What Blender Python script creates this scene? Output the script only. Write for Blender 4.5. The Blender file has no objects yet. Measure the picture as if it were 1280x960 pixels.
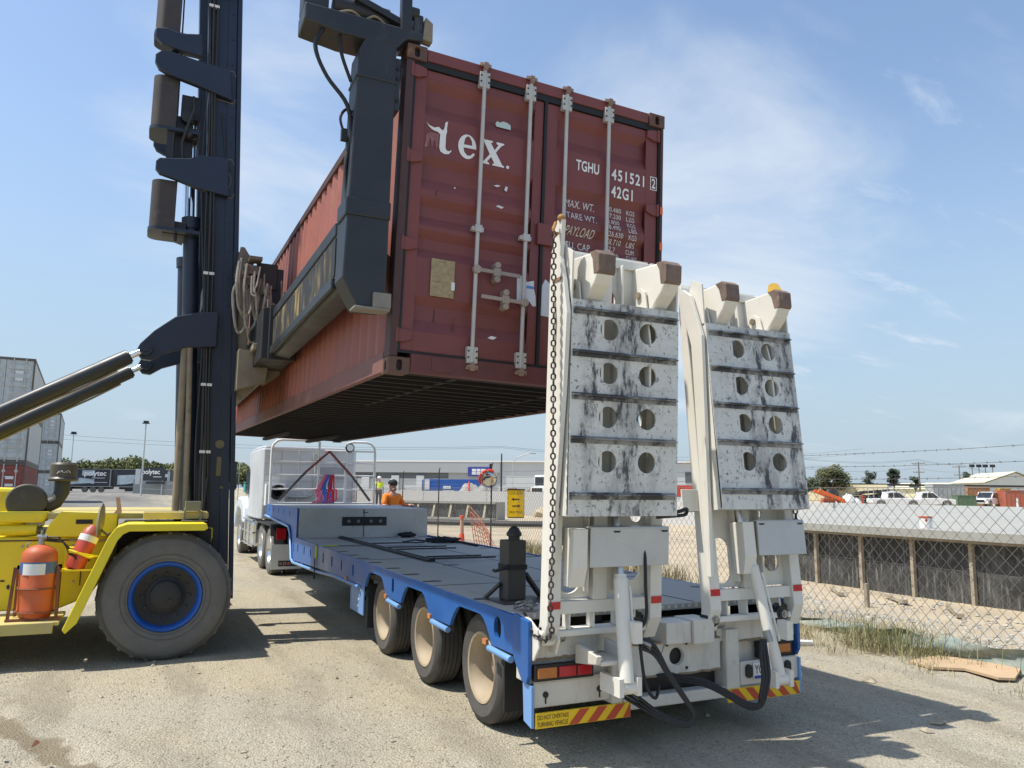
import bpy, bmesh, math, random
import numpy as np
from mathutils import Vector, Matrix
random.seed(7)
sc = bpy.context.scene
COL = sc.collection
R_ = math.radians

# ------------------------------------------------------------------ camera
cam_d = bpy.data.cameras.new("camera"); cam = bpy.data.objects.new("camera", cam_d); COL.objects.link(cam)
yaw, pitch, roll = 0.440, 0.138, 0.010
cf = Vector((math.sin(yaw)*math.cos(pitch), math.cos(yaw)*math.cos(pitch), math.sin(pitch)))
r0 = Vector((math.cos(yaw), -math.sin(yaw), 0)); u0 = r0.cross(cf)
cr = r0*math.cos(roll)+u0*math.sin(roll); cu = u0*math.cos(roll)-r0*math.sin(roll)
mw = Matrix((cr, cu, -cf)).transposed().to_4x4(); mw.translation = Vector((-3.746, -4.966, 1.871))
cam.matrix_world = mw
cam_d.sensor_width = 36; cam_d.lens = 36*960.37/1280; cam_d.clip_start = .05; cam_d.clip_end = 6000
sc.camera = cam

# ------------------------------------------------------------------ sky and sun
TO_SUN = Vector((-0.5, 0.11, 1.0)).normalized()
elev = math.asin(TO_SUN.z); azim = math.atan2(TO_SUN.x, TO_SUN.y)
w = bpy.data.worlds.new("World"); sc.world = w; w.use_nodes = True
nt = w.node_tree; nt.nodes.clear(); N = nt.nodes.new; Lk = nt.links.new
out = N('ShaderNodeOutputWorld'); bg = N('ShaderNodeBackground'); sky = N('ShaderNodeTexSky')
sky.sky_type = 'NISHITA'; sky.sun_disc = False; sky.sun_elevation = elev; sky.sun_rotation = azim
sky.air_density = 1.15; sky.dust_density = 1.0; sky.ozone_density = 1.6
bg.inputs['Strength'].default_value = 0.145
def mth(op, a, b=None, c=None):
    n = N('ShaderNodeMath'); n.operation = op
    for i, v in enumerate((a, b, c)):
        if v is None: continue
        if hasattr(v, 'links'): Lk(v, n.inputs[i])
        else: n.inputs[i].default_value = v
    return n.outputs[0]
tc = N('ShaderNodeTexCoord'); sep = N('ShaderNodeSeparateXYZ'); Lk(tc.outputs['Generated'], sep.inputs[0])
zz = mth('ADD', mth('MAXIMUM', sep.outputs[2], 0.0), 0.16)
cmb = N('ShaderNodeCombineXYZ'); Lk(mth('DIVIDE', sep.outputs[0], zz), cmb.inputs[0]); Lk(mth('DIVIDE', sep.outputs[1], zz), cmb.inputs[1])
mp = N('ShaderNodeMapping'); Lk(cmb.outputs[0], mp.inputs[0])
mp.inputs['Rotation'].default_value = (0, 0, R_(-38)); mp.inputs['Scale'].default_value = (.8, 1.35, 1.0); mp.inputs['Location'].default_value = (9.1, 4.4, 0)
n1 = N('ShaderNodeTexNoise'); n1.inputs['Scale'].default_value = 1.25; n1.inputs['Detail'].default_value = 9; n1.inputs['Roughness'].default_value = .58; n1.inputs['Distortion'].default_value = .5
Lk(mp.outputs[0], n1.inputs['Vector'])
# thicker cirrus bank in one quarter of the sky
def dirmask(d, lo, hi):
    vm = N('ShaderNodeVectorMath'); vm.operation = 'DOT_PRODUCT'; Lk(tc.outputs['Generated'], vm.inputs[0]); vm.inputs[1].default_value = Vector(d).normalized()
    mr = N('ShaderNodeMapRange'); mr.interpolation_type = 'SMOOTHSTEP'; Lk(vm.outputs['Value'], mr.inputs[0])
    mr.inputs[1].default_value = lo; mr.inputs[2].default_value = hi; return mr.outputs[0]
m1 = dirmask((0.60, 0.72, 0.325), .955, 1.0)
m2 = dirmask((0.15, 0.92, 0.35), .955, 1.0)
bank = mth('SUBTRACT', mth('ADD', mth('MULTIPLY', m1, .38), mth('MULTIPLY', m2, .20)), .03)
val = mth('ADD', n1.outputs['Fac'], bank)
mr = N('ShaderNodeMapRange'); Lk(val, mr.inputs[0]); mr.inputs[1].default_value = .52; mr.inputs[2].default_value = .98; mr.interpolation_type = 'SMOOTHSTEP'
hz = N('ShaderNodeMapRange'); Lk(sep.outputs[2], hz.inputs[0]); hz.inputs[1].default_value = 0.0; hz.inputs[2].default_value = .50
hz.inputs[3].default_value = .85; hz.inputs[4].default_value = 0.04; hz.interpolation_type = 'SMOOTHSTEP'
mh = N('ShaderNodeMix'); mh.data_type = 'RGBA'; Lk(hz.outputs[0], mh.inputs[0]); Lk(sky.outputs[0], mh.inputs[6]); mh.inputs[7].default_value = (2.15, 2.8, 3.5, 1)
mp2 = N('ShaderNodeMapping'); Lk(cmb.outputs[0], mp2.inputs[0]); mp2.inputs['Rotation'].default_value = (0, 0, R_(-52)); mp2.inputs['Scale'].default_value = (1.0, 2.6, 1.0); mp2.inputs['Location'].default_value = (2.2, 7.4, 0)
n2 = N('ShaderNodeTexNoise'); n2.inputs['Scale'].default_value = 2.6; n2.inputs['Detail'].default_value = 8; n2.inputs['Roughness'].default_value = .6; n2.inputs['Distortion'].default_value = .4; Lk(mp2.outputs[0], n2.inputs['Vector'])
wr = N('ShaderNodeMapRange'); wr.interpolation_type = 'SMOOTHSTEP'; Lk(n2.outputs['Fac'], wr.inputs[0]); wr.inputs[1].default_value = .55; wr.inputs[2].default_value = .80
wisp = mth('MULTIPLY', mth('MULTIPLY', wr.outputs[0], dirmask((0.68, 0.66, 0.31), .95, .99)), .75)
mx = N('ShaderNodeMix'); mx.data_type = 'RGBA'; Lk(mth('MAXIMUM', wisp, mth('MULTIPLY', mr.outputs[0], .85)), mx.inputs[0]); Lk(mh.outputs[2], mx.inputs[6]); mx.inputs[7].default_value = (4.1, 4.45, 4.85, 1)
Lk(mx.outputs[2], bg.inputs[0]); Lk(bg.outputs[0], out.inputs[0])
sd = bpy.data.lights.new("sun", 'SUN'); sd.energy = 4.2; sd.angle = R_(.55); sd.color = (1, .945, .86)
so = bpy.data.objects.new("sun", sd); COL.objects.link(so); so.rotation_euler = TO_SUN.to_track_quat('Z', 'Y').to_euler(); so.location = (-20, 5, 40)
sc.view_settings.view_transform = 'Standard'; sc.view_settings.look = 'None'; sc.view_settings.exposure = 0.45; sc.view_settings.gamma = 1
sc.view_settings.use_curve_mapping = False
sc.cycles.max_bounces = 6; sc.cycles.diffuse_bounces = 3; sc.cycles.glossy_bounces = 3; sc.cycles.transparent_max_bounces = 8
sc.cycles.use_denoising = True

# ------------------------------------------------------------------ materials
MATS = {}
def M(name, col, rough=.6, metal=0., var=.12, scale=3., dirt=None, damt=.35, dscale=2.5, stretch=(1, 1, 1), bump=0., bscale=60., dsharp=.18, spec=.5, second=None):
    if name in MATS: return MATS[name]
    m = bpy.data.materials.new(name); m.use_nodes = True; t = m.node_tree; b = t.nodes['Principled BSDF']
    b.inputs['Roughness'].default_value = rough; b.inputs['Metallic'].default_value = metal; b.inputs['Specular IOR Level'].default_value = spec
    n = t.nodes.new; l = t.links.new
    tcn = n('ShaderNodeTexCoord'); oi = n('ShaderNodeObjectInfo')
    add = n('ShaderNodeVectorMath'); add.operation = 'ADD'; l(tcn.outputs['Object'], add.inputs[0])
    sc1 = n('ShaderNodeVectorMath'); sc1.operation = 'SCALE'; sc1.inputs[0].default_value = (7.3, 3.1, 5.7); l(oi.outputs['Random'], sc1.inputs[3]); l(sc1.outputs[0], add.inputs[1])
    no = n('ShaderNodeTexNoise'); no.inputs['Scale'].default_value = scale; no.inputs['Detail'].default_value = 6; no.inputs['Roughness'].default_value = .65
    l(add.outputs[0], no.inputs['Vector'])
    mix = n('ShaderNodeMix'); mix.data_type = 'RGBA'
    mr = n('ShaderNodeMapRange'); l(no.outputs['Fac'], mr.inputs[0]); mr.inputs[1].default_value = .3; mr.inputs[2].default_value = .7
    l(mr.outputs[0], mix.inputs[0])
    mix.inputs[6].default_value = (*[c*(1-var) for c in col], 1); mix.inputs[7].default_value = (*[min(.95, c*(1+var)) for c in col], 1)
    cur = mix.outputs[2]
    for (dc, da, ds, st) in ([(dirt, damt, dscale, stretch)] if dirt else []) + ([second] if second else []):
        mpn = n('ShaderNodeMapping'); mpn.inputs['Scale'].default_value = st; l(add.outputs[0], mpn.inputs[0])
        nd = n('ShaderNodeTexNoise'); nd.inputs['Scale'].default_value = ds; nd.inputs['Detail'].default_value = 10; nd.inputs['Roughness'].default_value = .72
        l(mpn.outputs[0], nd.inputs['Vector'])
        m2 = n('ShaderNodeMapRange'); l(nd.outputs['Fac'], m2.inputs[0]); lo = .72-.4*da; m2.inputs[1].default_value = lo; m2.inputs[2].default_value = lo+dsharp
        ml = n('ShaderNodeMath'); ml.operation = 'MULTIPLY'; l(m2.outputs[0], ml.inputs[0]); ml.inputs[1].default_value = .88
        mxx = n('ShaderNodeMix'); mxx.data_type = 'RGBA'; l(ml.outputs[0], mxx.inputs[0]); l(cur, mxx.inputs[6]); mxx.inputs[7].default_value = (*dc, 1)
        cur = mxx.outputs[2]
    l(cur, b.inputs['Base Color'])
    if bump:
        nb = n('ShaderNodeTexNoise'); nb.inputs['Scale'].default_value = bscale; nb.inputs['Detail'].default_value = 5; l(add.outputs[0], nb.inputs['Vector'])
        bp = n('ShaderNodeBump'); bp.inputs['Strength'].default_value = bump; bp.inputs['Distance'].default_value = .01; l(nb.outputs['Fac'], bp.inputs['Height']); l(bp.outputs[0], b.inputs['Normal'])
    rr = n('ShaderNodeMapRange'); l(no.outputs['Fac'], rr.inputs[0]); rr.inputs[1].default_value = .3; rr.inputs[2].default_value = .7
    rr.inputs[3].default_value = max(.03, rough-.1); rr.inputs[4].default_value = min(1, rough+.12); l(rr.outputs[0], b.inputs['Roughness'])
    MATS[name] = m; return m

# ------------------------------------------------------------------ mesh helpers
OFF = {}
ONE = {'wire_mesh', 'pales', 'underside_beams', 'weld_line', 'barbed_wire', 'deck_seam'}
class MB:
    def __init__(s): s.v = []; s.f = []
    def add(s, vs, fs, mat=None):
        b = len(s.v)
        s.v += [tuple(mat @ Vector(q)) for q in vs] if mat is not None else [tuple(q) for q in vs]
        s.f += [tuple(b+i for i in q) for q in fs]; return s
    def box(s, x0, x1, y0, y1, z0, z1, mat=None):
        vs = [(x, y, z) for z in (z0, z1) for y in (y0, y1) for x in (x0, x1)]
        return s.add(vs, [(0, 2, 3, 1), (4, 5, 7, 6), (0, 1, 5, 4), (2, 6, 7, 3), (0, 4, 6, 2), (1, 3, 7, 5)], mat)
    def beam(s, p0, p1, w, h, up=(0, 0, 1)):
        p0, p1 = Vector(p0), Vector(p1); d = (p1-p0); L = d.length; d.normalize(); up = Vector(up)
        if abs(d.dot(up)) > .98: up = Vector((1, 0, 0))
        x = d.cross(up).normalized(); z = x.cross(d).normalized()
        m = Matrix((x, d, z)).transposed().to_4x4(); m.translation = p0
        return s.box(-w/2, w/2, 0, L, -h/2, h/2, m)
    def cyl(s, p0, p1, r0, r1=None, n=16, caps=True):
        p0, p1 = Vector(p0), Vector(p1); r1 = r0 if r1 is None else r1
        d = (p1-p0).normalized(); a = d.orthogonal().normalized(); b = d.cross(a)
        vs = []
        for (c, r) in ((p0, r0), (p1, r1)):
            for i in range(n):
                t = 2*math.pi*i/n; vs.append(c+(a*math.cos(t)+b*math.sin(t))*r)
        fs = [(i, (i+1) % n, n+(i+1) % n, n+i) for i in range(n)]
        if caps: fs += [tuple(range(n-1, -1, -1)), tuple(range(n, 2*n))]
        return s.add(vs, fs)
    def tube(s, pts, r, n=8, closed=False):
        P = [Vector(q) for q in pts]; m = len(P); rings = []
        a = None
        for i in range(m):
            if closed: d = P[(i+1) % m]-P[i-1]
            else: d = P[min(i+1, m-1)]-P[max(i-1, 0)]
            if d.length < 1e-9: d = Vector((0, 0, 1))
            d.normalize()
            if a is None: a = d.orthogonal().normalized()
            a = (a-d*a.dot(d));
            if a.length < 1e-6: a = d.orthogonal()
            a.normalize(); b = d.cross(a)
            rr = r[i] if isinstance(r, (list, tuple)) else r
            rings.append([P[i]+(a*math.cos(2*math.pi*k/n)+b*math.sin(2*math.pi*k/n))*rr for k in range(n)])
        vs = [q for rg in rings for q in rg]; fs = []
        for i in range(m if closed else m-1):
            j = (i+1) % m
            fs += [(i*n+k, i*n+(k+1) % n, j*n+(k+1) % n, j*n+k) for k in range(n)]
        if not closed: fs += [tuple(range(n-1, -1, -1)), tuple(range((m-1)*n, m*n))]
        return s.add(vs, fs)
    def prism(s, poly, axis, d0, d1, mat=None):
        def P(u, v, d): return {'x': (d, u, v), 'y': (u, d, v), 'z': (u, v, d)}[axis]
        n = len(poly); vs = [P(u, v, d0) for u, v in poly]+[P(u, v, d1) for u, v in poly]
        fs = [(i, (i+1) % n, n+(i+1) % n, n+i) for i in range(n)]+[tuple(range(n-1, -1, -1)), tuple(range(n, 2*n))]
        return s.add(vs, fs, mat)
    def lathe(s, prof, o, d, n=32, closed=False, h_cap=True):
        o = Vector(o); d = Vector(d).normalized(); a = d.orthogonal().normalized(); b = d.cross(a); vs = []; m = len(prof)
        for (r, h) in prof:
            for i in range(n):
                t = 2*math.pi*i/n; vs.append(o+d*h+(a*math.cos(t)+b*math.sin(t))*r)
        fs = []
        for j in range(m if closed else m-1):
            k = (j+1) % m
            fs += [(j*n+i, j*n+(i+1) % n, k*n+(i+1) % n, k*n+i) for i in range(n)]
        if not closed:
            if prof[0][0] < .16 and h_cap: fs.append(tuple(range(n-1, -1, -1)))
            if prof[-1][0] < .16 and h_cap: fs.append(tuple(range((m-1)*n, m*n)))
        return s.add(vs, fs)
    def sphere(s, c, rx, ry=None, rz=None, n=14, m=9, mat=None):
        ry = rx if ry is None else ry; rz = rx if rz is None else rz; c = Vector(c)
        vs = [c+Vector((0, 0, -rz))]
        for j in range(1, m):
            ph = -math.pi/2+math.pi*j/m
            for i in range(n):
                t = 2*math.pi*i/n; vs.append(c+Vector((rx*math.cos(ph)*math.cos(t), ry*math.cos(ph)*math.sin(t), rz*math.sin(ph))))
        vs.append(c+Vector((0, 0, rz))); fs = []
        fs += [(0, 1+(i+1) % n, 1+i) for i in range(n)]
        for j in range(m-2):
            fs += [(1+j*n+i, 1+j*n+(i+1) % n, 1+(j+1)*n+(i+1) % n, 1+(j+1)*n+i) for i in range(n)]
        q = 1+(m-2)*n; fs += [(q+i, q+(i+1) % n, len(vs)-1) for i in range(n)]
        return s.add(vs, fs, mat)
    def plate(s, outer, holes, t, fn):
        """flat plate with holes; fn maps (u, v, w) to a point, w in 0..t"""
        cu = bpy.data.curves.new('tmp', 'CURVE'); cu.dimensions = '2D'; cu.fill_mode = 'BOTH'; cu.extrude = t/2
        for lp in [outer]+list(holes):
            sp = cu.splines.new('POLY'); sp.points.add(len(lp)-1); sp.use_cyclic_u = True
            for q, (u, v) in zip(sp.points, lp): q.co = (u, v, 0, 1)
        ob = bpy.data.objects.new('tmp', cu); COL.objects.link(ob)
        dg = bpy.context.evaluated_depsgraph_get(); me = bpy.data.meshes.new_from_object(ob.evaluated_get(dg))
        s.add([fn(q.co.x, q.co.y, q.co.z+t/2) for q in me.vertices], [tuple(p.vertices) for p in me.polygons])
        bpy.data.objects.remove(ob); bpy.data.curves.remove(cu); bpy.data.meshes.remove(me); return s
    def pieces(s):
        n = len(s.v)
        if n > 9000: return None
        par = list(range(n))
        def fd(i):
            while par[i] != i: par[i] = par[par[i]]; i = par[i]
            return i
        for f in s.f:
            a = fd(f[0])
            for q in f[1:]: par[fd(q)] = a
        key = {}
        for i, q in enumerate(s.v):
            k = (round(q[0], 4), round(q[1], 4), round(q[2], 4))
            if k in key: par[fd(i)] = fd(key[k])
            else: key[k] = i
        V = np.array([tuple(q) for q in s.v]); root = np.array([fd(i) for i in range(n)]); ids, isl = np.unique(root, return_inverse=True); k = len(ids)
        if k < 2 or k > 400: return None
        lo = np.full((k, 3), np.inf); hi = np.full((k, 3), -np.inf); np.minimum.at(lo, isl, V); np.maximum.at(hi, isl, V)
        size = (hi-lo).max(axis=1); gap = np.maximum(0., np.maximum(lo[:, None]-hi[None], lo[None]-hi[:, None]))
        near = np.sqrt((gap**2).sum(axis=2)) <= np.maximum(.02, .5*np.maximum(size[:, None], size[None]))
        lab = list(range(k))
        def f2(i):
            while lab[i] != i: i = lab[i]
            return i
        for a, b in zip(*np.nonzero(np.triu(near, 1))): lab[f2(a)] = f2(b)
        g = np.array([f2(i) for i in range(k)]); u = np.unique(g)
        if len(u) < 2 or len(u) > 24: return None
        out = []
        for c in u:
            keep = set(np.nonzero(g == c)[0]); m = MB(); mp = {}
            for f in s.f:
                if isl[f[0]] in keep:
                    for q in f:
                        if q not in mp: mp[q] = len(m.v); m.v.append(s.v[q])
                    m.f.append(tuple(mp[q] for q in f))
            out.append(m)
        return out
    def build(s, name, mat, parent=None, bevel=0., smooth=None, loc=None, label=None, norm=True):
        if parent is not None and name not in ONE:
            ps = s.pieces()
            if ps:
                obs = [q.build(name, mat, parent, bevel, smooth, loc, label, norm) for q in ps]; return obs[0]
        off = OFF.get(parent.name, Vector((0, 0, 0))) if parent else Vector((0, 0, 0))
        me = bpy.data.meshes.new(name); me.from_pydata([tuple(Vector(q)-off) for q in s.v] if off.length else s.v, [], s.f)
        if norm:
            bm = bmesh.new(); bm.from_mesh(me); bmesh.ops.remove_doubles(bm, verts=bm.verts, dist=1e-5); bmesh.ops.recalc_face_normals(bm, faces=bm.faces); bm.to_mesh(me); bm.free()
        if smooth:
            me.shade_smooth(); me.set_sharp_from_angle(angle=R_(smooth))
        o = bpy.data.objects.new(name, me); COL.objects.link(o); me.materials.append(mat)
        if parent: o.parent = parent; OFF[o.name] = off
        if loc is not None: o.location = loc
        if bevel:
            bv = o.modifiers.new('bevel', 'BEVEL'); bv.width = bevel; bv.segments = 2; bv.limit_method = 'ANGLE'; bv.angle_limit = R_(40)
        if label: o['label'] = label
        return o
def spl(pts, k=5):
    P = [Vector(q) for q in pts]; out = []
    for i in range(len(P)-1):
        p0, p1, p2, p3 = P[max(0, i-1)], P[i], P[i+1], P[min(len(P)-1, i+2)]
        for j in range(k):
            t = j/k; out.append(.5*((2*p1)+(p2-p0)*t+(2*p0-5*p1+4*p2-p3)*t*t+(3*p1-p0-3*p2+p3)*t**3))
    return out+[P[-1]]
def circ(cx, cy, r, n=24, ry=None):
    ry = r if ry is None else ry
    return [(cx+r*math.cos(2*math.pi*i/n), cy+ry*math.sin(2*math.pi*i/n)) for i in range(n)]
def slot(cx, cy, w, h, n=8):
    r = w/2; k = max(0, h/2-r)
    return [(cx+r*math.cos(a), cy+k+r*math.sin(a)) for a in [math.pi*i/n for i in range(n+1)]]+[(cx+r*math.cos(a), cy-k+r*math.sin(a)) for a in [math.pi+math.pi*i/n for i in range(n+1)]]
def tag(o, label, cat, group=None, kind=None):
    if label: o['label'] = label
    if cat: o['category'] = cat
    if group: o['group'] = group
    if kind: o['kind'] = kind
    return o
def thing(name, label, cat, loc=(0, 0, 0), group=None, rot=None, world=True):
    o = bpy.data.objects.new(name, None); COL.objects.link(o); o.location = loc; o.empty_display_size = .2
    if rot is not None: o.rotation_euler = rot
    tag(o, label, cat, group); OFF[o.name] = Vector(loc) if world else Vector((0, 0, 0)); return o
def struct(o): o['kind'] = 'structure'; return o
def dup(o, parent=None, loc=None, rotz=None):
    c = o.copy(); COL.objects.link(c)
    if parent: c.parent = parent
    if loc is not None: c.location = loc
    if rotz is not None: c.rotation_euler.z = rotz
    for ch in list(o.children):
        dup(ch, c)
    return c
def text_mb(mb, txt, size, fn, align='LEFT', depth=.0, bold=0., spacing=1., cuts=None):
    """adds flat lettering; fn maps (u, v) text plane to a point"""
    cu = bpy.data.curves.new('tmp', 'FONT'); cu.body = txt; cu.size = size; cu.align_x = align; cu.offset = bold; cu.space_character = spacing
    ob = bpy.data.objects.new('tmp', cu); COL.objects.link(ob); dg = bpy.context.evaluated_depsgraph_get()
    me = bpy.data.meshes.new_from_object(ob.evaluated_get(dg)); bm = bmesh.new(); bm.from_mesh(me)
    if cuts:
        for (co, no) in cuts:
            bmesh.ops.bisect_plane(bm, geom=bm.verts[:]+bm.edges[:]+bm.faces[:], plane_co=co, plane_no=no)
    bm.verts.index_update()
    mb.add([fn(q.co.x, q.co.y) for q in bm.verts], [tuple(v.index for v in f.verts) for f in bm.faces])
    bm.free(); bpy.data.objects.remove(ob); bpy.data.curves.remove(cu); bpy.data.meshes.remove(me); return mb
def ss(a, b, x):
    t = max(0., min(1., (x-a)/(b-a))); return t*t*(3-2*t)
def gz(x, y):
    r = math.hypot(x, y); lf = ss(9, -4, x)
    a = .42*ss(16, 42, r)*lf + .40*ss(62, 88, r)*(1-lf)
    return a + .5*ss(88, 135, r) + .6*ss(140, 230, r)

# palette
m_navy = M('mast_navy', (.014, .023, .044), .45, var=.25, scale=1.5, dirt=(.10, .085, .065), damt=.12, dscale=1.3, stretch=(1, 1, .3), second=((.004, .005, .007), .2, 6, (1, 1, .4)))
m_blk = M('black_steel', (.02, .02, .022), .5, dirt=(.12, .10, .08), damt=.22, dscale=4)
m_black = M('black_plastic', (.012, .012, .013), .55, var=.2)
m_rub = M('hose_rubber', (.014, .015, .018), .6, var=.3, dirt=(.09, .08, .065), damt=.25, dscale=5)
m_spr = M('spreader_grey', (.022, .025, .029), .42, var=.3, scale=2, dirt=(.15, .135, .11), damt=.27, dscale=3, stretch=(1, 1, .5), second=((.004, .004, .004), .25, 5, (1, 1, .3)))
m_wear = M('worn_yellow_black', (.018, .017, .016), .6, dirt=(.46, .32, .10), damt=.56, dscale=2.6, stretch=(1, 1.5, .45), dsharp=.16, second=((.015, .014, .013), .42, 6, (1, 2.5, .5)))
m_tan = M('dusty_tan_steel', (.24, .20, .14), .7, var=.3, dirt=(.06, .05, .04), damt=.35, dscale=3)
m_chrome = M('chrome', (.75, .77, .8), .12, 1., var=.05)
m_steel = M('bare_steel', (.35, .35, .34), .4, .8, dirt=(.16, .10, .06), damt=.3)
m_yel = M('plant_yellow', (.78, .63, .02), .42, var=.08, scale=1.2, dirt=(.34, .27, .10), damt=.34, dscale=2.2, dsharp=.35, second=((.12, .09, .04), .10, 9, (1, 1, .5)))
m_yeld = M('dusty_yellow', (.50, .42, .14), .8, var=.15, dirt=(.40, .34, .24), damt=.72, dscale=1.6, dsharp=.3)
m_tyre = M('tyre_rubber', (.14, .135, .12), .85, var=.2, scale=5, dirt=(.22, .20, .165), damt=.42, dscale=2.6, dsharp=.35, bump=.25, bscale=40)
m_tyre2 = M('trailer_tyre_rubber', (.075, .070, .062), .85, var=.2, scale=6, dirt=(.19, .165, .13), damt=.5, dscale=4, dsharp=.4)
m_bluerim = M('rim_blue', (.012, .085, .36), .45, var=.15, dirt=(.03, .03, .035), damt=.25, dscale=6)
m_hub = M('hub_grease_and_shade', (.022, .021, .02), .55, var=.4, dirt=(.10, .085, .06), damt=.3, dscale=8)
m_oran = M('tank_orange', (.50, .10, .03), .55, var=.14, scale=4, dirt=(.36, .20, .13), damt=.55, dscale=3.5, dsharp=.3)
m_red = M('cylinder_red', (.48, .06, .04), .5, var=.12, dirt=(.36, .17, .12), damt=.5, dscale=5)
m_rust = M('rust_brown', (.20, .075, .04), .8, var=.3, scale=8)
m_lab = M('label_white', (.72, .72, .70), .5, var=.06, dirt=(.45, .42, .38), damt=.3, dscale=9)
m_dred = M('container_maroon', (.185, .050, .046), .5, var=.16, scale=1.4, dirt=(.21, .10, .09), damt=.34, dscale=2.2, stretch=(1.2, 1, .5), dsharp=.4, second=((.07, .03, .024), .26, 5, (2.6, 1, .35)))
m_sred = M('container_side_red', (.30, .10, .073), .55, var=.14, scale=1.2, dirt=(.46, .24, .16), damt=.42, dscale=1.6, stretch=(1, 1.5, .35), dsharp=.3, second=((.10, .035, .03), .25, 3.5, (1, 2, .5)))
m_frame = M('container_frame_dark', (.075, .034, .03), .6, var=.25, dirt=(.25, .13, .08), damt=.25, dscale=5, stretch=(1, 1, .4))
m_rail = M('container_rail', (.20, .085, .07), .6, var=.2, dirt=(.30, .17, .13), damt=.4, dscale=3, second=((.06, .03, .025), .2, 5, (1, .4, 1)))
m_under = M('underside_tar', (.018, .014, .013), .8, var=.3, dirt=(.07, .04, .03), damt=.3, dscale=2, stretch=(.4, 2, 1))
m_seal = M('door_gasket', (.012, .011, .012), .6, var=.2)
m_bar = M('locking_bar_grey', (.50, .48, .44), .45, .15, var=.12, dirt=(.24, .15, .10), damt=.28, dscale=8, stretch=(1, 1, .25))
m_wht = M('lettering_white', (.80, .79, .76), .5, var=.04, dirt=(.45, .28, .25), damt=.12, dscale=14)
m_whtw = M('lettering_worn', (.75, .72, .68), .5, var=.04, dirt=(.2, .05, .05), damt=.42, dscale=22, dsharp=.12)
m_cream = M('trailer_cream', (.70, .675, .60), .45, var=.07, scale=1.2, dirt=(.34, .30, .235), damt=.36, dscale=3.6, stretch=(1.7, 1.7, .3), dsharp=.34, second=((.17, .105, .06), .25, 9, (1.5, 1.5, .6)))
m_plate = M('ramp_scuffed_white', (.66, .66, .62), .5, var=.1, scale=2, dirt=(.03, .03, .035), damt=.47, dscale=3.2, stretch=(2.2, 1, .6), dsharp=.10, second=((.16, .155, .15), .44, 18, (1.3, 1, .8)))
m_galv = M('cover_grey', (.50, .51, .50), .4, .25, var=.08, dirt=(.38, .36, .33), damt=.3, dscale=3)
m_nose = M('worn_nose', (.17, .12, .095), .75, var=.35, scale=9, dirt=(.45, .35, .22), damt=.3, dscale=6)
m_blue = M('trailer_blue', (.018, .105, .34), .4, var=.15, scale=1.0, dirt=(.20, .27, .40), damt=.42, dscale=1.5, stretch=(1, 1, 1.4), dsharp=.5, second=((.32, .30, .27), .22, 7, (1, .6, 1.6)))
m_lblue = M('pale_blue_paint', (.16, .32, .60), .4, var=.12, dirt=(.36, .36, .38), damt=.25, dscale=6)
m_rimc = M('cream_rim', (.36, .29, .195), .6, var=.14, dirt=(.22, .16, .10), damt=.42, dscale=4)
m_ltr = M('lens_red', (.42, .012, .02), .2, var=.05)
m_lta = M('lens_amber', (.45, .15, .03), .25, var=.05)
m_refl = M('reflector_red', (.50, .02, .02), .25)
m_ysign = M('marker_yellow', (.78, .50, .01), .4, var=.04, dirt=(.45, .33, .1), damt=.2, dscale=12)
m_rsign = M('marker_red', (.46, .06, .025), .4, var=.05)
m_rustchain = M('chain_dark_steel', (.06, .05, .045), .55, .5, var=.3, dirt=(.16, .08, .04), damt=.35, dscale=20)
m_post = M('charcoal_paint', (.055, .05, .046), .55, var=.15, dirt=(.14, .12, .10), damt=.2, dscale=5)
m_silv = M('cab_silver_white', (.60, .62, .63), .3, .1, var=.03, scale=.6)
m_alu = M('aluminium', (.68, .69, .70), .25, .9, var=.08)
m_glass = M('dark_glass', (.02, .025, .03), .06, var=.1, spec=.8)
m_whp = M('white_paint', (.74, .74, .72), .35, var=.05, dirt=(.5, .47, .42), damt=.2)
m_conc = M('pale_concrete', (.33, .33, .295), .85, var=.10, scale=.5, dirt=(.25, .24, .21), damt=.35, dscale=.7, bump=.15)
m_form = M('dark_formply', (.040, .041, .040), .6, var=.4, scale=1.5, dirt=(.29, .29, .27), damt=.50, dscale=4, stretch=(1, 4.5, .55), dsharp=.16, second=((.12, .115, .105), .5, 1.3, (1, 1, 1)))
m_timb = M('pale_timber', (.36, .31, .225), .8, var=.25, scale=4, stretch=(1, 1, .2), dirt=(.25, .19, .12), damt=.3)
m_wire = M('galvanised_wire', (.21, .20, .18), .5, .5, var=.2)
m_hiviz = M('hi_vis_orange', (.85, .22, .02), .8, var=.06)
m_hivy = M('hi_vis_yellow', (.70, .85, .05), .8, var=.06)
m_skin = M('skin', (.50, .25, .17), .55, var=.08)
m_darkcloth = M('dark_cloth', (.02, .022, .03), .85)
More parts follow.
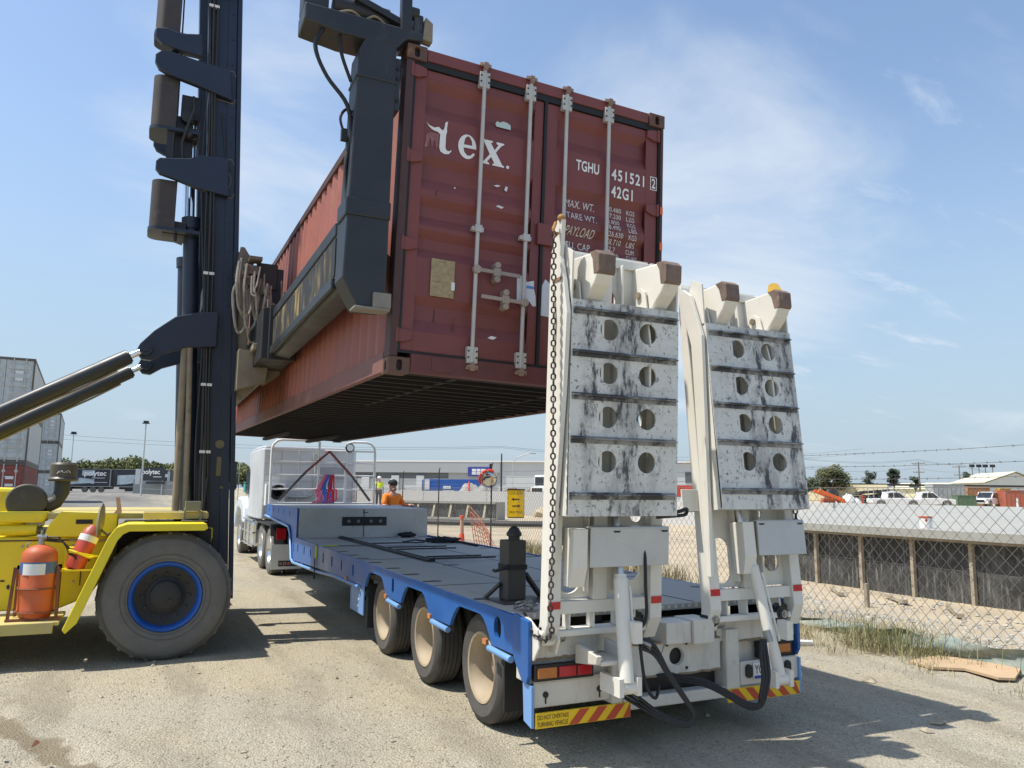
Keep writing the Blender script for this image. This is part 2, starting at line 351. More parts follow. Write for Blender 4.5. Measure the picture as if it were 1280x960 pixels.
# ------------------------------------------------------------------ ground
def ground_mat():
    m = bpy.data.materials.new('gravel_yard'); m.use_nodes = True; t = m.node_tree; b = t.nodes['Principled BSDF']; n = t.nodes.new; l = t.links.new
    b.inputs['Roughness'].default_value = .95; b.inputs['Specular IOR Level'].default_value = .2
    g = n('ShaderNodeNewGeometry'); pos = g.outputs['Position']
    def noise(s, d=8, r=.65, st=(1, 1, 1), rot=0):
        mp = n('ShaderNodeMapping'); mp.inputs['Scale'].default_value = st; mp.inputs['Rotation'].default_value = (0, 0, rot); l(pos, mp.inputs[0])
        q = n('ShaderNodeTexNoise'); q.inputs['Scale'].default_value = s; q.inputs['Detail'].default_value = d; q.inputs['Roughness'].default_value = r; l(mp.outputs[0], q.inputs['Vector']); return q.outputs['Fac']
    def mr(x, a, c, lo=0, hi=1):
        q = n('ShaderNodeMapRange'); l(x, q.inputs[0]); q.inputs[1].default_value = a; q.inputs[2].default_value = c; q.inputs[3].default_value = lo; q.inputs[4].default_value = hi; q.interpolation_type = 'SMOOTHSTEP'; return q.outputs[0]
    def mix(f, a, c):
        q = n('ShaderNodeMix'); q.data_type = 'RGBA'
        if hasattr(f, 'links'): l(f, q.inputs[0])
        else: q.inputs[0].default_value = f
        for s_, v in ((6, a), (7, c)):
            if hasattr(v, 'links'): l(v, q.inputs[s_])
            else: q.inputs[s_].default_value = (*v, 1)
        return q.outputs[2]
    def mul(a, c):
        q = n('ShaderNodeMath'); q.operation = 'MULTIPLY'; l(a, q.inputs[0])
        if hasattr(c, 'links'): l(c, q.inputs[1])
        else: q.inputs[1].default_value = c
        return q.outputs[0]
    sx0 = n('ShaderNodeSeparateXYZ'); l(pos, sx0.inputs[0])
    tan = (.40, .345, .235); grey = (.37, .338, .262); pale = (.50, .445, .325); dk = (.23, .20, .145)
    col = mix(mr(noise(.35, 5), .38, .62), tan, grey)
    col = mix(mul(mr(noise(.16, 6, .6, (1, .35, 1), .3), .46, .70), .7), col, pale)
    col = mix(mul(mr(noise(1.1, 7, .7, (1.6, .5, 1), .5), .48, .70), .65), col, dk); col = mix(mul(mr(noise(.55, 5, .6, (2.2, .35, 1), .62), .52, .66), .4), col, (.43, .39, .31))
    fine = noise(34, 6, .75); col = mix(mul(mr(fine, .52, .66), .42), col, (.52, .475, .37))
    fine2 = noise(80, 4, .8); col = mix(mul(mr(fine2, .54, .66), .52), col, (.17, .15, .11))
    vo = n('ShaderNodeTexVoronoi'); vo.inputs['Scale'].default_value = 60; l(pos, vo.inputs['Vector'])
    sp = n('ShaderNodeSeparateColor'); l(vo.outputs['Color'], sp.inputs[0])
    # single pebbles: each cell of a fine cell pattern has its own tone
    col = mix(mul(mr(sp.outputs[0], .86, .94), .35), col, (.50, .47, .38))
    v2 = n('ShaderNodeTexVoronoi'); v2.inputs['Scale'].default_value = 135; l(pos, v2.inputs['Vector']); s2 = n('ShaderNodeSeparateColor'); l(v2.outputs['Color'], s2.inputs[0])
    v3 = n('ShaderNodeTexVoronoi'); v3.inputs['Scale'].default_value = 66; l(pos, v3.inputs['Vector']); s3 = n('ShaderNodeSeparateColor'); l(v3.outputs['Color'], s3.inputs[0])
    col = mix(mul(mr(s2.outputs[1], .5, 1.0), .36), col, (.21, .185, .135)); col = mix(mul(mr(s2.outputs[2], .6, 1.0), .45), col, (.52, .475, .37))
    col = mix(mul(mr(s3.outputs[1], .88, .95), .6), col, (.15, .135, .105)); col = mix(mul(mr(s3.outputs[2], .90, .96), .5), col, (.56, .52, .43))
    # faint wheel tracks running beside the trailer
    tk2 = n('ShaderNodeMath'); tk2.operation = 'MULTIPLY_ADD'; l(noise(.45, 3), tk2.inputs[0]); tk2.inputs[1].default_value = 1.1; l(sx0.outputs[0], tk2.inputs[2])
    sw = n('ShaderNodeMath'); sw.operation = 'SINE'; l(mul(tk2.outputs[0], 6.2), sw.inputs[0])
    col = mix(mul(mul(mr(sw.outputs[0], .2, .95), mr(noise(1.6, 6, .7, (1, .3, 1)), .36, .62)), .42), col, (.20, .175, .13))
    # beyond the fence the bare earth is paler; far left is a sealed grey road
    sx = n('ShaderNodeSeparateXYZ'); l(pos, sx.inputs[0])
    fx = n('ShaderNodeMath'); fx.operation = 'MULTIPLY_ADD'; l(sx.outputs[1], fx.inputs[0]); fx.inputs[1].default_value = -.07; l(sx.outputs[0], fx.inputs[2])
    earth = mix(mr(noise(.5, 8), .4, .65), (.52, .43, .30), (.40, .335, .24))
    col = mix(mul(mr(fx.outputs[0], 4.6, 6.2), .85), col, earth)
    road = mix(mr(noise(.25, 6, .6, (1, .2, 1)), .40, .64), (.155, .15, .14), (.24, .23, .205))
    # churned darker wheel tracks across the near left of the yard
    t1 = n('ShaderNodeMath'); t1.operation = 'MULTIPLY_ADD'; l(sx0.outputs[0], t1.inputs[0]); t1.inputs[1].default_value = .887; l(mul(sx0.outputs[1], .46), t1.inputs[2])
    wob = n('ShaderNodeMath'); wob.operation = 'ADD'; l(t1.outputs[0], wob.inputs[0]); l(mul(noise(1.3, 5), .5), wob.inputs[1])
    wv = n('ShaderNodeMath'); wv.operation = 'SINE'; l(mul(wob.outputs[0], 13.0), wv.inputs[0])
    near_ = mul(mr(wob.outputs[0], -2.3, -2.55), mr(wob.outputs[0], -5.0, -4.0))
    col = mix(mul(mul(mr(wv.outputs[0], -.1, .7), near_), .82), col, (.19, .155, .10))
    lf = mr(sx.outputs[0], 2.0, -6.0); fr = mr(sx.outputs[1], 24, 40)
    col = mix(mul(lf, fr), col, road)
    l(col, b.inputs['Base Color'])
    bp = n('ShaderNodeBump'); bp.inputs['Strength'].default_value = .7; bp.inputs['Distance'].default_value = .025
    hsum = n('ShaderNodeMath'); hsum.operation = 'ADD'; l(mul(fine, .6), hsum.inputs[0]); l(mul(vo.outputs['Distance'], -.8), hsum.inputs[1])
    h2 = n('ShaderNodeMath'); h2.operation = 'ADD'; l(hsum.outputs[0], h2.inputs[0]); l(mul(noise(9, 7), .55), h2.inputs[1])
    l(h2.outputs[0], bp.inputs['Height']); l(bp.outputs[0], b.inputs['Normal']); return m
m_ground = ground_mat()
from mathutils import noise as mn
def rough(x, y):
    # shallow wheel ruts and lumps in the yard, level under the machines
    r = math.hypot(x+2, y-1); k = ss(60, 25, r)
    h = .035*mn.noise(Vector((x*.35, y*.16, 0)))+.018*mn.noise(Vector((x*1.3, y*.8, 3)))+.008*mn.noise(Vector((x*4, y*4, 7)))
    t = .887*x+.46*y+.22*mn.noise(Vector((x*1.3, y*1.3, 9)))
    if t < -2.55: k2 = ss(-2.55, -2.8, t)*ss(-6, -4.5, t); h += k2*(.035*math.sin(t*13)+.03*mn.noise(Vector((x*6, y*6, 2)))+.015*mn.noise(Vector((x*13, y*13, 2))))
    return h*k
def axis(lo, hi, c, fine, g):
    out = [c]; s = fine; x = c
    while x < hi: s = min(s*g if abs(x-c) > 9 else s, 90); x += s; out.append(x)
    x = c; s = fine
    while x > lo: s = min(s*g if abs(x-c) > 9 else s, 90); x -= s; out.insert(0, x)
    return out
xs = axis(-900, 1800, -1.0, .16, 1.13); ys = axis(-200, 2400, 0.5, .16, 1.13)
g = MB(); nx = len(xs)
for y in ys:
    for x in xs: g.v.append((x, y, gz(x, y)+rough(x, y)))
for j in range(len(ys)-1):
    for i in range(nx-1):
        a = j*nx+i; g.f.append((a, a+1, a+1+nx, a+nx))
go = g.build('gravel_ground', m_ground, norm=False, smooth=80); struct(go)

# loose stones: too many to count, one object
m_stone = M('loose_stone', (.33, .29, .21), .9, var=.4, scale=14, dirt=(.47, .43, .34), damt=.4, dscale=5)
m_stoneg = M('grey_rubble', (.36, .345, .30), .9, var=.35, scale=9)
def stone(mb, x, y, z, r, rnd):
    ax = [r*rnd.uniform(.7, 1.3), r*rnd.uniform(.7, 1.2), r*rnd.uniform(.45, .8)]
    vs = []
    for (a, b_, c) in ((1, 0, 0), (-1, 0, 0), (0, 1, 0), (0, -1, 0), (0, 0, 1), (0, 0, -1)):
        vs.append(Vector((a*ax[0], b_*ax[1], c*ax[2])) + Vector((rnd.uniform(-.25, .25)*r, rnd.uniform(-.25, .25)*r, rnd.uniform(-.15, .15)*r)))
    rz = Matrix.Rotation(rnd.uniform(0, 6.28), 3, 'Z')
    mb.add([rz @ v+Vector((x, y, z+ax[2]*.35)) for v in vs], [(0, 2, 4), (2, 1, 4), (1, 3, 4), (3, 0, 4), (2, 0, 5), (1, 2, 5), (3, 1, 5), (0, 3, 5)])
rnd = random.Random(3); st = MB()
for i in range(24000):
    d = 1.8+11*rnd.random()**1.5; a = rnd.uniform(-.35, 1.35); x = -3.75+d*math.sin(a); y = -4.97+d*math.cos(a)
    if x > 5 or mn.noise(Vector((x*.9, y*.9, 1)))+rnd.uniform(-.35, .35) < -.12: continue
    stone(st, x, y, gz(x, y)+rough(x, y), rnd.choice((.003, .004, .005, .006, .008, .011, .013))*(1 if rnd.random() < .975 else 2.2), rnd)
so_ = st.build('gravel_stones', m_stone, norm=False); tag(so_, 'loose gravel stones scattered over the yard surface', None, kind='stuff')
st = MB()
for i in range(4200):
    y = rnd.uniform(-1.5, 8); x = 5.3+.07*y+abs(rnd.gauss(0, 1.3))
    if x > 9: continue
    stone(st, x, y, gz(x, y), rnd.choice((.012, .018, .026, .04)), rnd)
so_ = st.build('rubble_strip', m_stoneg, norm=False); tag(so_, 'pale grey rubble lying between the wire fence and the dark pit wall', None, kind='stuff')
# a few single stones at the edge of the shadow
k = 0
for (x, y, r, lab) in ((3.02, .83, .075, 'dark stone lying on the shadow edge right of the trailer'), (1.95, -.6, .05, 'flat pale stone near the tip of the ramp shadow'), (-4.35, 1.9, .04, 'small dark clod alone on the open gravel left of the wheels'), (2.25, -.48, .07, 'largest grey stone beside the tip of the ramp shadow')):
    s_ = MB(); stone(s_, x, y, rough(x, y), r, rnd); o = s_.build('stone', m_stone if k != 2 else m_rust, smooth=30); tag(o, lab, 'stone', 'single stones on the yard'); k += 1

# ------------------------------------------------------------------ lifted shipping container
ct = thing('shipping_container', 'maroon shipping container with closed white barred doors, hanging above the trailer', 'container', (-2.187, .483, 2.734), rot=None, world=False)
from mathutils import Quaternion
rvv = Vector((.020, .023, .004)); ct.rotation_mode = 'QUATERNION'; ct.rotation_quaternion = Quaternion(rvv.normalized(), rvv.length)
W_, L_, H_ = 2.438, 12.192, 2.591
def corr_line(L, pitch, depth, out):
    pts = []; x = .12
    while x < L-.12:
        pts += [(x, 0), (x+pitch*.26, 0), (x+pitch*.5, depth), (x+pitch*.76, depth)]; x += pitch
    return [(a, out+s*1.) for a, s in pts if a < L-.1]
def side_sheet(x0, sgn):
    mb = MB(); ln = corr_line(L_, .278, .036, 0)
    for (y, d) in ln: mb.v += [(x0+sgn*d, y, .16), (x0+sgn*d, y, 2.47)]
    for i in range(len(ln)-1): mb.f.append((2*i, 2*i+2, 2*i+3, 2*i+1))
    return mb
side_sheet(.014, 1).build('side_wall', m_sred, ct); side_sheet(W_-.014, -1).build('side_wall', m_sred, ct)
rf = MB(); ln = corr_line(L_, .209, -.02, 0)
for (y, d) in ln: rf.v += [(.06, y, H_-.02+d), (W_-.06, y, H_-.02+d)]
for i in range(len(ln)-1): rf.f.append((2*i, 2*i+2, 2*i+3, 2*i+1))
rf.build('roof', m_sred, ct)
fe = MB(); x = .12
ln = corr_line(W_, .25, -.04, 0)
for (y, d) in ln: fe.v += [(y, L_-.02+d, .16), (y, L_-.02+d, 2.48)]
for i in range(len(ln)-1): fe.f.append((2*i, 2*i+2, 2*i+3, 2*i+1))
fe.build('front_wall', m_sred, ct)
rl = MB()
for x0, x1 in ((-.004, .05), (W_-.05, W_+.004)):
    rl.box(x0, x1, .17, L_-.17, .012, .165)
rl.build('bottom_rail', m_rail, ct, bevel=.006)
rl = MB()
for x0, x1 in ((-.002, .055), (W_-.055, W_+.002)): rl.box(x0, x1, .17, L_-.17, 2.465, 2.56)
rl.build('top_rail', m_frame, ct, bevel=.006)
un = MB(); un.box(.05, W_-.05, .16, L_-.1, .148, .158)
for i in range(41): un.box(.05, W_-.05, .2+i*.29, .2+i*.29+.045, .02, .15); 
un.box(.62, .67, .2, 3.2, .03, .147); un.box(1.77, 1.82, .2, 3.2, .03, .147)
un.prism([(9.0, .0), (9.2, -.055), (12.0, -.055), (12.1, .0)], 'x', .72, .80); un.prism([(9.0, .0), (9.2, -.055), (12.0, -.055), (12.1, .0)], 'x', 1.64, 1.72)
un.build('underside_beams', m_under, ct)
po = MB()
for x0, x1 in ((-.003, .062), (W_-.062, W_+.003)):
    po.box(x0 if x0 < 1 else W_-.026, x1, .005, .15, .118, 2.474); po.box(x0, x1, L_-.15, L_-.005, .118, 2.474)
po.build('corner_post', m_frame, ct, bevel=.008)
hd = MB(); hd.box(.165, W_-.165, .006, .12, 2.495, 2.588); hd.box(.165, W_-.165, .03, .13, 2.588, 2.600); hd.box(.06, W_-.06, L_-.1, L_-.01, 2.49, 2.585)
hd.build('door_header', m_dred, ct, bevel=.006)
sl = MB(); sl.box(.165, W_-.165, .004, .14, .015, .152); sl.box(.33, .5, -.002, .004, .03, .14); sl.box(.06, W_-.06, L_-.12, L_-.01, .02, .15)
sl.build('door_sill', M('sill_maroon', (.13, .035, .034), .6, var=.2, dirt=(.06, .03, .03), damt=.3, dscale=4), ct, bevel=.005)
def casting():
    mb = MB(); A, B, C = .162, .178, .118
    mb.plate([(0, 0), (A, 0), (A, C), (0, C)], [slot(A/2, C/2, .045, .085, 8)], .028, lambda u, v, w_: (u, w_, v))
    mb.plate([(0.029, 0), (B, 0), (B, C), (0.029, C)], [slot(B/2, C/2, .045, .08, 8)], .028, lambda u, v, w_: (w_, u, v))
    mb.box(.029, A, .029, B, 0.001, .02); mb.box(.029, A, .029, B, C-.02, C-.001); mb.box(A-.02, A, .029, B, .021, C-.021)
    return mb
cm = casting(); hole_in = m_black
for (sx, sy, sz) in ((0, 0, 0), (1, 0, 0), (0, 0, 1), (1, 0, 1), (0, 1, 0), (1, 1, 0), (0, 1, 1), (1, 1, 1)):
    mb = MB(); ox = -.004 if sx == 0 else W_+.004; oy = -.004 if sy == 0 else L_+.004; oz = -.003 if sz == 0 else H_+.004-.118
    mb.add([(ox+(q[0] if sx == 0 else -q[0]), oy+(q[1] if sy == 0 else -q[1]), oz+q[2]) for q in cm.v], cm.f)
    co = mb.build('corner_casting', M('casting_worn', (.13, .065, .045), .65, var=.25, dirt=(.32, .20, .10), damt=.35, dscale=6), ct, bevel=.004)
    ib = MB(); ib.box(ox+(.033 if sx == 0 else -.135), ox+(.135 if sx == 0 else -.033), oy+(.033 if sy == 0 else -.15), oy+(.15 if sy == 0 else -.033), oz+.022, oz+.096); ib.build('casting_hole_shade', hole_in, co)  # black block inside stands in for shade in the casting holes
gs = MB(); y0 = .048
gs.box(.064, W_-.026, .02, .046, 2.44, 2.494); gs.box(.064, W_-.026, .018, .045, .153, .172)
gs.box(.064, .082, .02, .05, .172, 2.44); gs.box(W_-.043, W_-.026, .02, .05, .172, 2.44); gs.box(1.226, 1.252, .02, .055, .172, 2.44)
gs.build('door_gasket', m_seal, ct)
INDENT = [(2.355, 2.29, 2.16, 2.06), (1.74, 1.675, 1.56, 1.46), (1.40, 1.34, 1.25, 1.17), (1.135, 1.075, .99, .91), (.61, .545, .43, .33)]
YF, DP = .040, .046
def doory(x, z):
    inside = (.18 < x < 1.14) or (1.36 < x < 2.27)
    if inside:
        for (a, b_, c, d) in INDENT:
            if d <= z <= a:
                if z > b_: return YF+DP*(a-z)/(a-b_)
                if z >= c: return YF+DP
                return YF+DP*(z-d)/(c-d)
    return YF
def door(x0, x1, xa, xb):
    mb = MB(); zs = [.176]
    for (a, b_, c, d) in reversed(INDENT): zs += [d, c, b_, a]
    zs += [2.436]
    prof = [(z, doory((xa+xb)/2, z)) for z in zs]
    for (z, y) in prof: mb.v += [(xa, y, z), (xb, y, z)]
    n = len(prof)
    for i in range(n-1): mb.f.append((2*i, 2*i+1, 2*i+3, 2*i+2))
    # closing cheeks of each indent
    for (a, b_, c, d) in INDENT:
        for xx in (xa, xb): mb.add([(xx, YF, a), (xx, YF+DP, b_), (xx, YF+DP, c), (xx, YF, d)], [(0, 1, 2, 3)])
    o = mb.build('door', m_dred, ct)
    fr = MB()
    fr.box(x0, xa, YF-.004, YF+.045, .176, 2.436); fr.box(xb, x1, YF-.004, YF+.045, .176, 2.436)
    fr.box(xa, xb, YF-.003, YF+.04, 2.37, 2.436); fr.box(xa, xb, YF-.003, YF+.04, .176, .22)
    fr.build('door_frame', m_dred, o, bevel=.004)
    return o
dl = door(.084, 1.224, .18, 1.14); dr = door(1.254, 2.394, 1.36, 2.27)
for (bx, dd) in ((.655, dl), (1.078, dl), (1.425, dr), (1.85, dr)):
    mb = MB(); mb.cyl((bx, -.002, .10), (bx, -.002, 2.56), .0165, n=12)
    bar = mb.build('locking_bar', m_bar, dd, smooth=40)
    mb = MB()
    for z in (2.47, .20): mb.box(bx-.045, bx+.045, -.012, .036, z-.075, z+.055)
    for z in (1.205,): mb.box(bx-.05, bx+.05, -.010, .036, z-.018, z+.018); mb.box(bx-.03, bx+.03, -.028, .0, z-.03, z+.03)
    mb.build('bar_guide', m_bar, dd, bevel=.004)
    mb = MB()
    for z, s in ((2.575, 1), (.10, -1)):
        mb.box(bx-.02, bx+.02, -.03, .004, z-.035, z+.03); mb.box(bx-.05, bx+.05, -.018, .004, z+s*.012-.012, z+s*.012+.012); mb.cyl((bx-.045, -.02, z), (bx+.045, -.02, z), .012, n=8)
    mb.build('bar_cam', M('cam_rusty', (.30, .20, .15), .6, .2, var=.3, dirt=(.12, .05, .03), damt=.4, dscale=12), dd, bevel=.003)
    mb = MB()
    for z in (2.49, 2.44, .22, .17): 
        for s in (-.034, .034): mb.cyl((bx+s, -.016, z), (bx+s, -.011, z), .008, n=8)
    mb.build('guide_bolt', m_blk, dd)
for (xa, xb, z, dd) in ((.655, 1.03, .872, dl), (.70, 1.078, .662, dl), (1.425, 1.80, .872, dr), (1.47, 1.85, .662, dr)):
    mb = MB(); mb.beam((xa, -.028, z), (xb, -.034, z-.005), .014, .03); mb.cyl((xa if z > .8 else xb, -.04, z), (xa if z > .8 else xb, .0, z), .034, n=12)
    cx = xa+.17 if z > .8 else xb-.17
    mb.box(cx-.03, cx+.03, -.046, -.02, z-.035, z+.03); mb.cyl((cx, -.05, z+.055), (cx, .038, z+.055), .026, n=10); mb.cyl((cx, -.05, z-.06), (cx, .038, z-.06), .026, n=10)
    mb.box(cx-.018, cx+.018, -.04, .036, z-.07, z+.06)
    mb.build('door_handle', M('handle_weathered', (.36, .29, .24), .55, .2, var=.2, dirt=(.14, .06, .04), damt=.35, dscale=14), dd, bevel=.003)
for z in (2.40, 1.70, 1.0, .29):
    for s, dd in ((0, dl), (1, dr)):
        mb = MB(); X = (lambda v: v) if s == 0 else (lambda v: W_-v)
        xx = sorted((X(.05), X(.165)))
        mb.prism([(X(.045), z-.055), (X(.10), z-.055), (X(.17), z-.03), (X(.17), z+.03), (X(.10), z+.045), (X(.045), z+.045)], 'y', .012, .034)
        mb.cyl((X(.05), .01, z-.06), (X(.05), .01, z+.05), .014, n=8); mb.build('door_hinge', m_dred, dd, bevel=.003)
mb = MB(); mb.box(1.19, 1.33, .0, .034, 1.18, 1.36); mb.build('lock_plate', m_dred, dr, bevel=.004)
# lettering on the doors, following the pressed sheet
cut_at = lambda size: None
def door_text(name, txt, x, z, h, parent, xs=1., shear=0., mat=None, bold=.006, align='LEFT', spacing=1.05, wid=None):
    size = h/.70
    cuts = [((0, (q-z), 0), (0, 1, 0)) for i in INDENT for q in i if z-.05 < q < z+h+.05]
    mb = MB(); text_mb(mb, txt, size, lambda u, v: (u, v, 0), 'LEFT', bold=bold, spacing=spacing, cuts=cuts)
    us = [q[0] for q in mb.v]; w0 = max(us)-min(us)
    k = (wid/w0) if wid else xs
    mb.v = [(x+(q[0]-min(us))*k+shear*q[1], doory(x+(q[0]-min(us))*k, z+q[1])-.0035-(.0045 if x > 2.25 else 0), z+q[1]) for q in mb.v]
    return mb.build(name, mat or m_wht, parent, norm=False)
door_text('container_number', 'TGHU', 1.553, 1.912, .09, dr, wid=.23, bold=.003)
door_text('container_number', '451521', 1.912, 1.90, .098, dr, wid=.345, bold=.003, spacing=1.2)
door_text('container_number', '2', 2.334, 1.905, .088, dr, wid=.042, bold=.002)
door_text('container_number', '42G1', 1.912, 1.742, .10, dr, wid=.225, bold=.003, spacing=1.15)
mb = MB(); ya = YF-.0062
for q in ((2.318, 2.324, 1.885, 2.01), (2.384, 2.390, 1.885, 2.01), (2.324, 2.384, 1.885, 1.891), (2.324, 2.384, 2.004, 2.01)): mb.box(q[0], q[1], ya, ya+.002, q[2], q[3])
mb.v = [(v[0], v[1]-.0035, v[2]) for v in mb.v]
mb.build('check_digit_frame', m_wht, dr)
for txt, z, wd in (('MAX. WT.', 1.585, .29), ('TARE WT.', 1.470, .30), ('PAYLOAD', 1.338, .28), ('CU. CAP.', 1.215, .265)):
    door_text('weight_lettering', txt, 1.478, z, .066, dr, wid=wd, shear=.12, mat=m_whtw, bold=0)
for txt, u, z in (('30.480', 'KGS', 1.622), ('67.200', 'LBS', 1.563), ('3.850', 'KGS', 1.503), ('8.490', 'LBS', 1.448), ('26.630', 'KGS', 1.385), ('58.710', 'LBS', 1.325), ('67.7', 'CUM', 1.262), ('2.390', 'CUFT', 1.203)):
    door_text('weight_figures', txt, 1.90, z, .042, dr, wid=.026*len(txt)-.01, mat=m_whtw, bold=0)
    door_text('weight_figures', u, 2.105, z, .042, dr, wid=.028*len(u), mat=m_whtw, bold=0)
# serif "tex" drawn as outlines
def outl(name, polys, mat, parent, t=.002, y=YF-.004):
    mb = MB()
    for (o_, hs) in polys: mb.plate(o_, hs, t, lambda u, v, w_: (u, y-t+w_, v))
    return mb.build(name, mat, parent)
def arc(cx, cy, rx, ry, a0, a1, n=14): return [(cx+rx*math.cos(R_(a0+(a1-a0)*i/n)), cy+ry*math.sin(R_(a0+(a1-a0)*i/n))) for i in range(n+1)]
tpoly = [(.195, 2.005), (.215, 1.985), (.26, 1.972), (.297, 1.987), (.318, 1.972), (.332, 1.965), (.345, 1.985), (.35, 2.035), (.372, 2.05), (.366, 1.99), (.368, 1.962), (.361, 1.93), (.361, 1.83), (.372, 1.808), (.395, 1.806), (.412, 1.822), (.412, 1.808), (.392, 1.782), (.355, 1.774), (.322, 1.788), (.310, 1.818), (.312, 1.93), (.29, 1.945), (.262, 1.948), (.238, 1.957), (.215, 1.975)]
eout = arc(.546, 1.879, .078, .102, 0, 300, 26)
eout = [(.624, 1.879)]+arc(.546, 1.879, .078, .102, 8, 330, 26)[0:]+[(.600, 1.838), (.575, 1.81), (.548, 1.806), (.522, 1.83), (.513, 1.868), (.624, 1.872)]
ehole = [(.515, 1.893), (.588, 1.896), (.583, 1.935), (.562, 1.965), (.543, 1.968), (.524, 1.945)]
xpoly = [(.672, 1.978), (.765, 1.978), (.765, 1.966), (.748, 1.960), (.785, 1.905), (.818, 1.955), (.800, 1.964), (.800, 1.978), (.868, 1.978), (.868, 1.966), (.846, 1.955), (.797, 1.887), (.858, 1.792), (.874, 1.786), (.874, 1.774), (.770, 1.774), (.770, 1.786), (.788, 1.792), (.757, 1.842), (.722, 1.795), (.742, 1.786), (.742, 1.774), (.672, 1.774), (.672, 1.786), (.694, 1.796), (.744, 1.862), (.690, 1.957), (.672, 1.966)]
outl('logo_letter', [(tpoly, [])], m_wht, dl); outl('logo_letter', [(eout, [ehole])], m_wht, dl); outl('logo_letter', [(xpoly, [])], m_wht, dl)
outl('logo_dot', [(circ(.908, 1.786, .014, 12), [])], m_wht, dl)
ghost = M('paint_ghost', (.26, .10, .10), .6, var=.3, scale=20, dirt=(.42, .24, .24), damt=.45, dscale=18, dsharp=.1)
outl('logo_ghost_mark', [([(.19, 1.80), (.20, 1.90), (.225, 1.928), (.302, 1.93), (.302, 1.84), (.285, 1.80), (.268, 1.88), (.25, 1.80), (.23, 1.89), (.215, 1.80)], [])], ghost, dl, .0012)
outl('torn_sticker', [([(.79, 2.145), (.805, 2.17), (.83, 2.162), (.86, 2.18), (.90, 2.175), (.928, 2.16), (.93, 2.122), (.80, 2.122)], [])], M('sticker_pale_green', (.50, .62, .58), .5, var=.1, dirt=(.7, .75, .72), damt=.4, dscale=30), dl, .0015, y=.0555)
plq = MB(); plq.box(.295, .49, YF-.012, YF-.008, .62, .918)
plq.build('data_plate', M('brass_data_plate', (.36, .27, .14), .45, .25, var=.25, scale=30, dirt=(.14, .10, .05), damt=.42, dscale=40, stretch=(.4, 1, 2), dsharp=.1), dl, bevel=.003)
tg = MB(); tg.box(.466, .494, YF-.0155, YF-.0125, .685, .75); tg.build('inspection_tag', m_lab, dl)
pp = M('torn_white_paper', (.66, .67, .69), .7, var=.06, dirt=(.45, .47, .52), damt=.3, dscale=10)
outl('torn_document', [([(1.03, .90), (1.10, .89), (1.12, .85), (1.185, .87), (1.188, .80), (1.205, .74), (1.21, .66), (1.18, .655), (1.15, .69), (1.10, .65), (1.035, .66)], [])], pp, dl, .002, y=YF-.008)
outl('torn_document', [([(1.26, .84), (1.29, .90), (1.33, .87), (1.40, .905), (1.52, .90), (1.52, .575), (1.258, .59)], [])], pp, dr, .002, y=YF-.008)
bs = MB(); bs.box(1.12, 1.185, YF-.0135, YF-.0105, .80, .82); bs.build('blue_stripe', M('paper_blue', (.08, .26, .55)), dl)
for k, (x, z, pts) in enumerate(((.80, 1.615, [(0, 0), (.03, .012), (.06, .01), (.03, -.008)]), (.90, 1.60, [(0, 0), (.012, .035), (.03, .03), (.022, -.01)]), (.46, 1.53, [(0, 0), (.01, .008), (.02, 0), (.01, -.006)]), (.82, 1.437, [(0, 0), (.02, .014), (.07, .004), (.05, -.012)]), (.30, 1.42, [(0, 0), (.006, .05), (.014, .05), (.01, 0)]), (.35, .43, [(0, 0), (.006, .10), (.014, .10), (.012, 0)]), (.50, .36, [(0, 0), (.008, .12), (.016, .12), (.01, 0)]), (.80, .35, [(0, 0), (.03, .02), (.08, .015), (.05, -.01)]), (1.70, .80, [(0, 0), (.03, .02), (.06, .0), (.03, -.012)]))):
    sm_ = MB(); yq = min(doory(x, z), doory(x+.03, z+.03), doory(x, z+.1))-.002; sm_.prism([(x+a, z+b_) for a, b_ in pts], 'y', yq-.001, yq); sm_.build('paint_scrape', m_lab if k in (0, 1, 2, 3, 7) else m_frame, dl if x < 1.24 else dr)
tp = MB()
for z in (1.66, 1.33): tp.box(W_-.03, W_-.002, -.003, .0, z, z+.07)
tp.build('orange_tape', M('tape_orange', (.8, .16, .02), .4), ct)
sm = MB(); 
for (y, z, a, h) in ((.55, 1.45, .05, .22), (.62, 1.15, .04, .10), (.45, 1.75, .03, .10)): sm.box(-.0035, -.0015, y, y+a, z, z+h)
sm.v = [(q[0]+.008, q[1], q[2]) for q in sm.v]
sm.build('side_marking', m_whtw, ct)
# ------------------------------------------------------------------ container handler (big yellow lift truck)
hl = thing('container_handler', 'yellow container handling lift truck with a tall navy mast, holding up the maroon container', 'lift truck', (-3.45, 6.8, 0))
mb = MB()
mb.prism([(-8.8, .5), (-4.55, .5), (-4.25, .62), (-4.0, 1.05), (-4.0, 1.30), (-8.8, 1.30)], 'y', 5.30, 8.3)
mb.prism([(-4.0, .55), (-2.95, .55), (-2.95, 1.38), (-4.0, 1.38)], 'y', 5.45, 8.15)
mb.build('chassis', m_yel, hl, bevel=.02)
mb = MB(); mb.prism([(-4.92, 1.30), (-4.02, 1.30), (-4.02, 1.56), (-4.60, 1.58), (-4.70, 1.45), (-4.74, 1.33)], 'y', 5.22, 5.7); pn = mb.build('side_cover', m_yel, hl, bevel=.015)
mb = MB(); mb.box(-4.44, -4.27, 5.21, 5.222, 1.445, 1.495); mb.build('vent_slot', m_black, pn)
mb = MB(); mb.prism([(-5.25, 1.46), (-4.76, 1.46), (-4.72, 1.58), (-5.25, 1.58)], 'y', 5.26, 5.7); mb.build('tank_cover', m_yel, hl, bevel=.03)
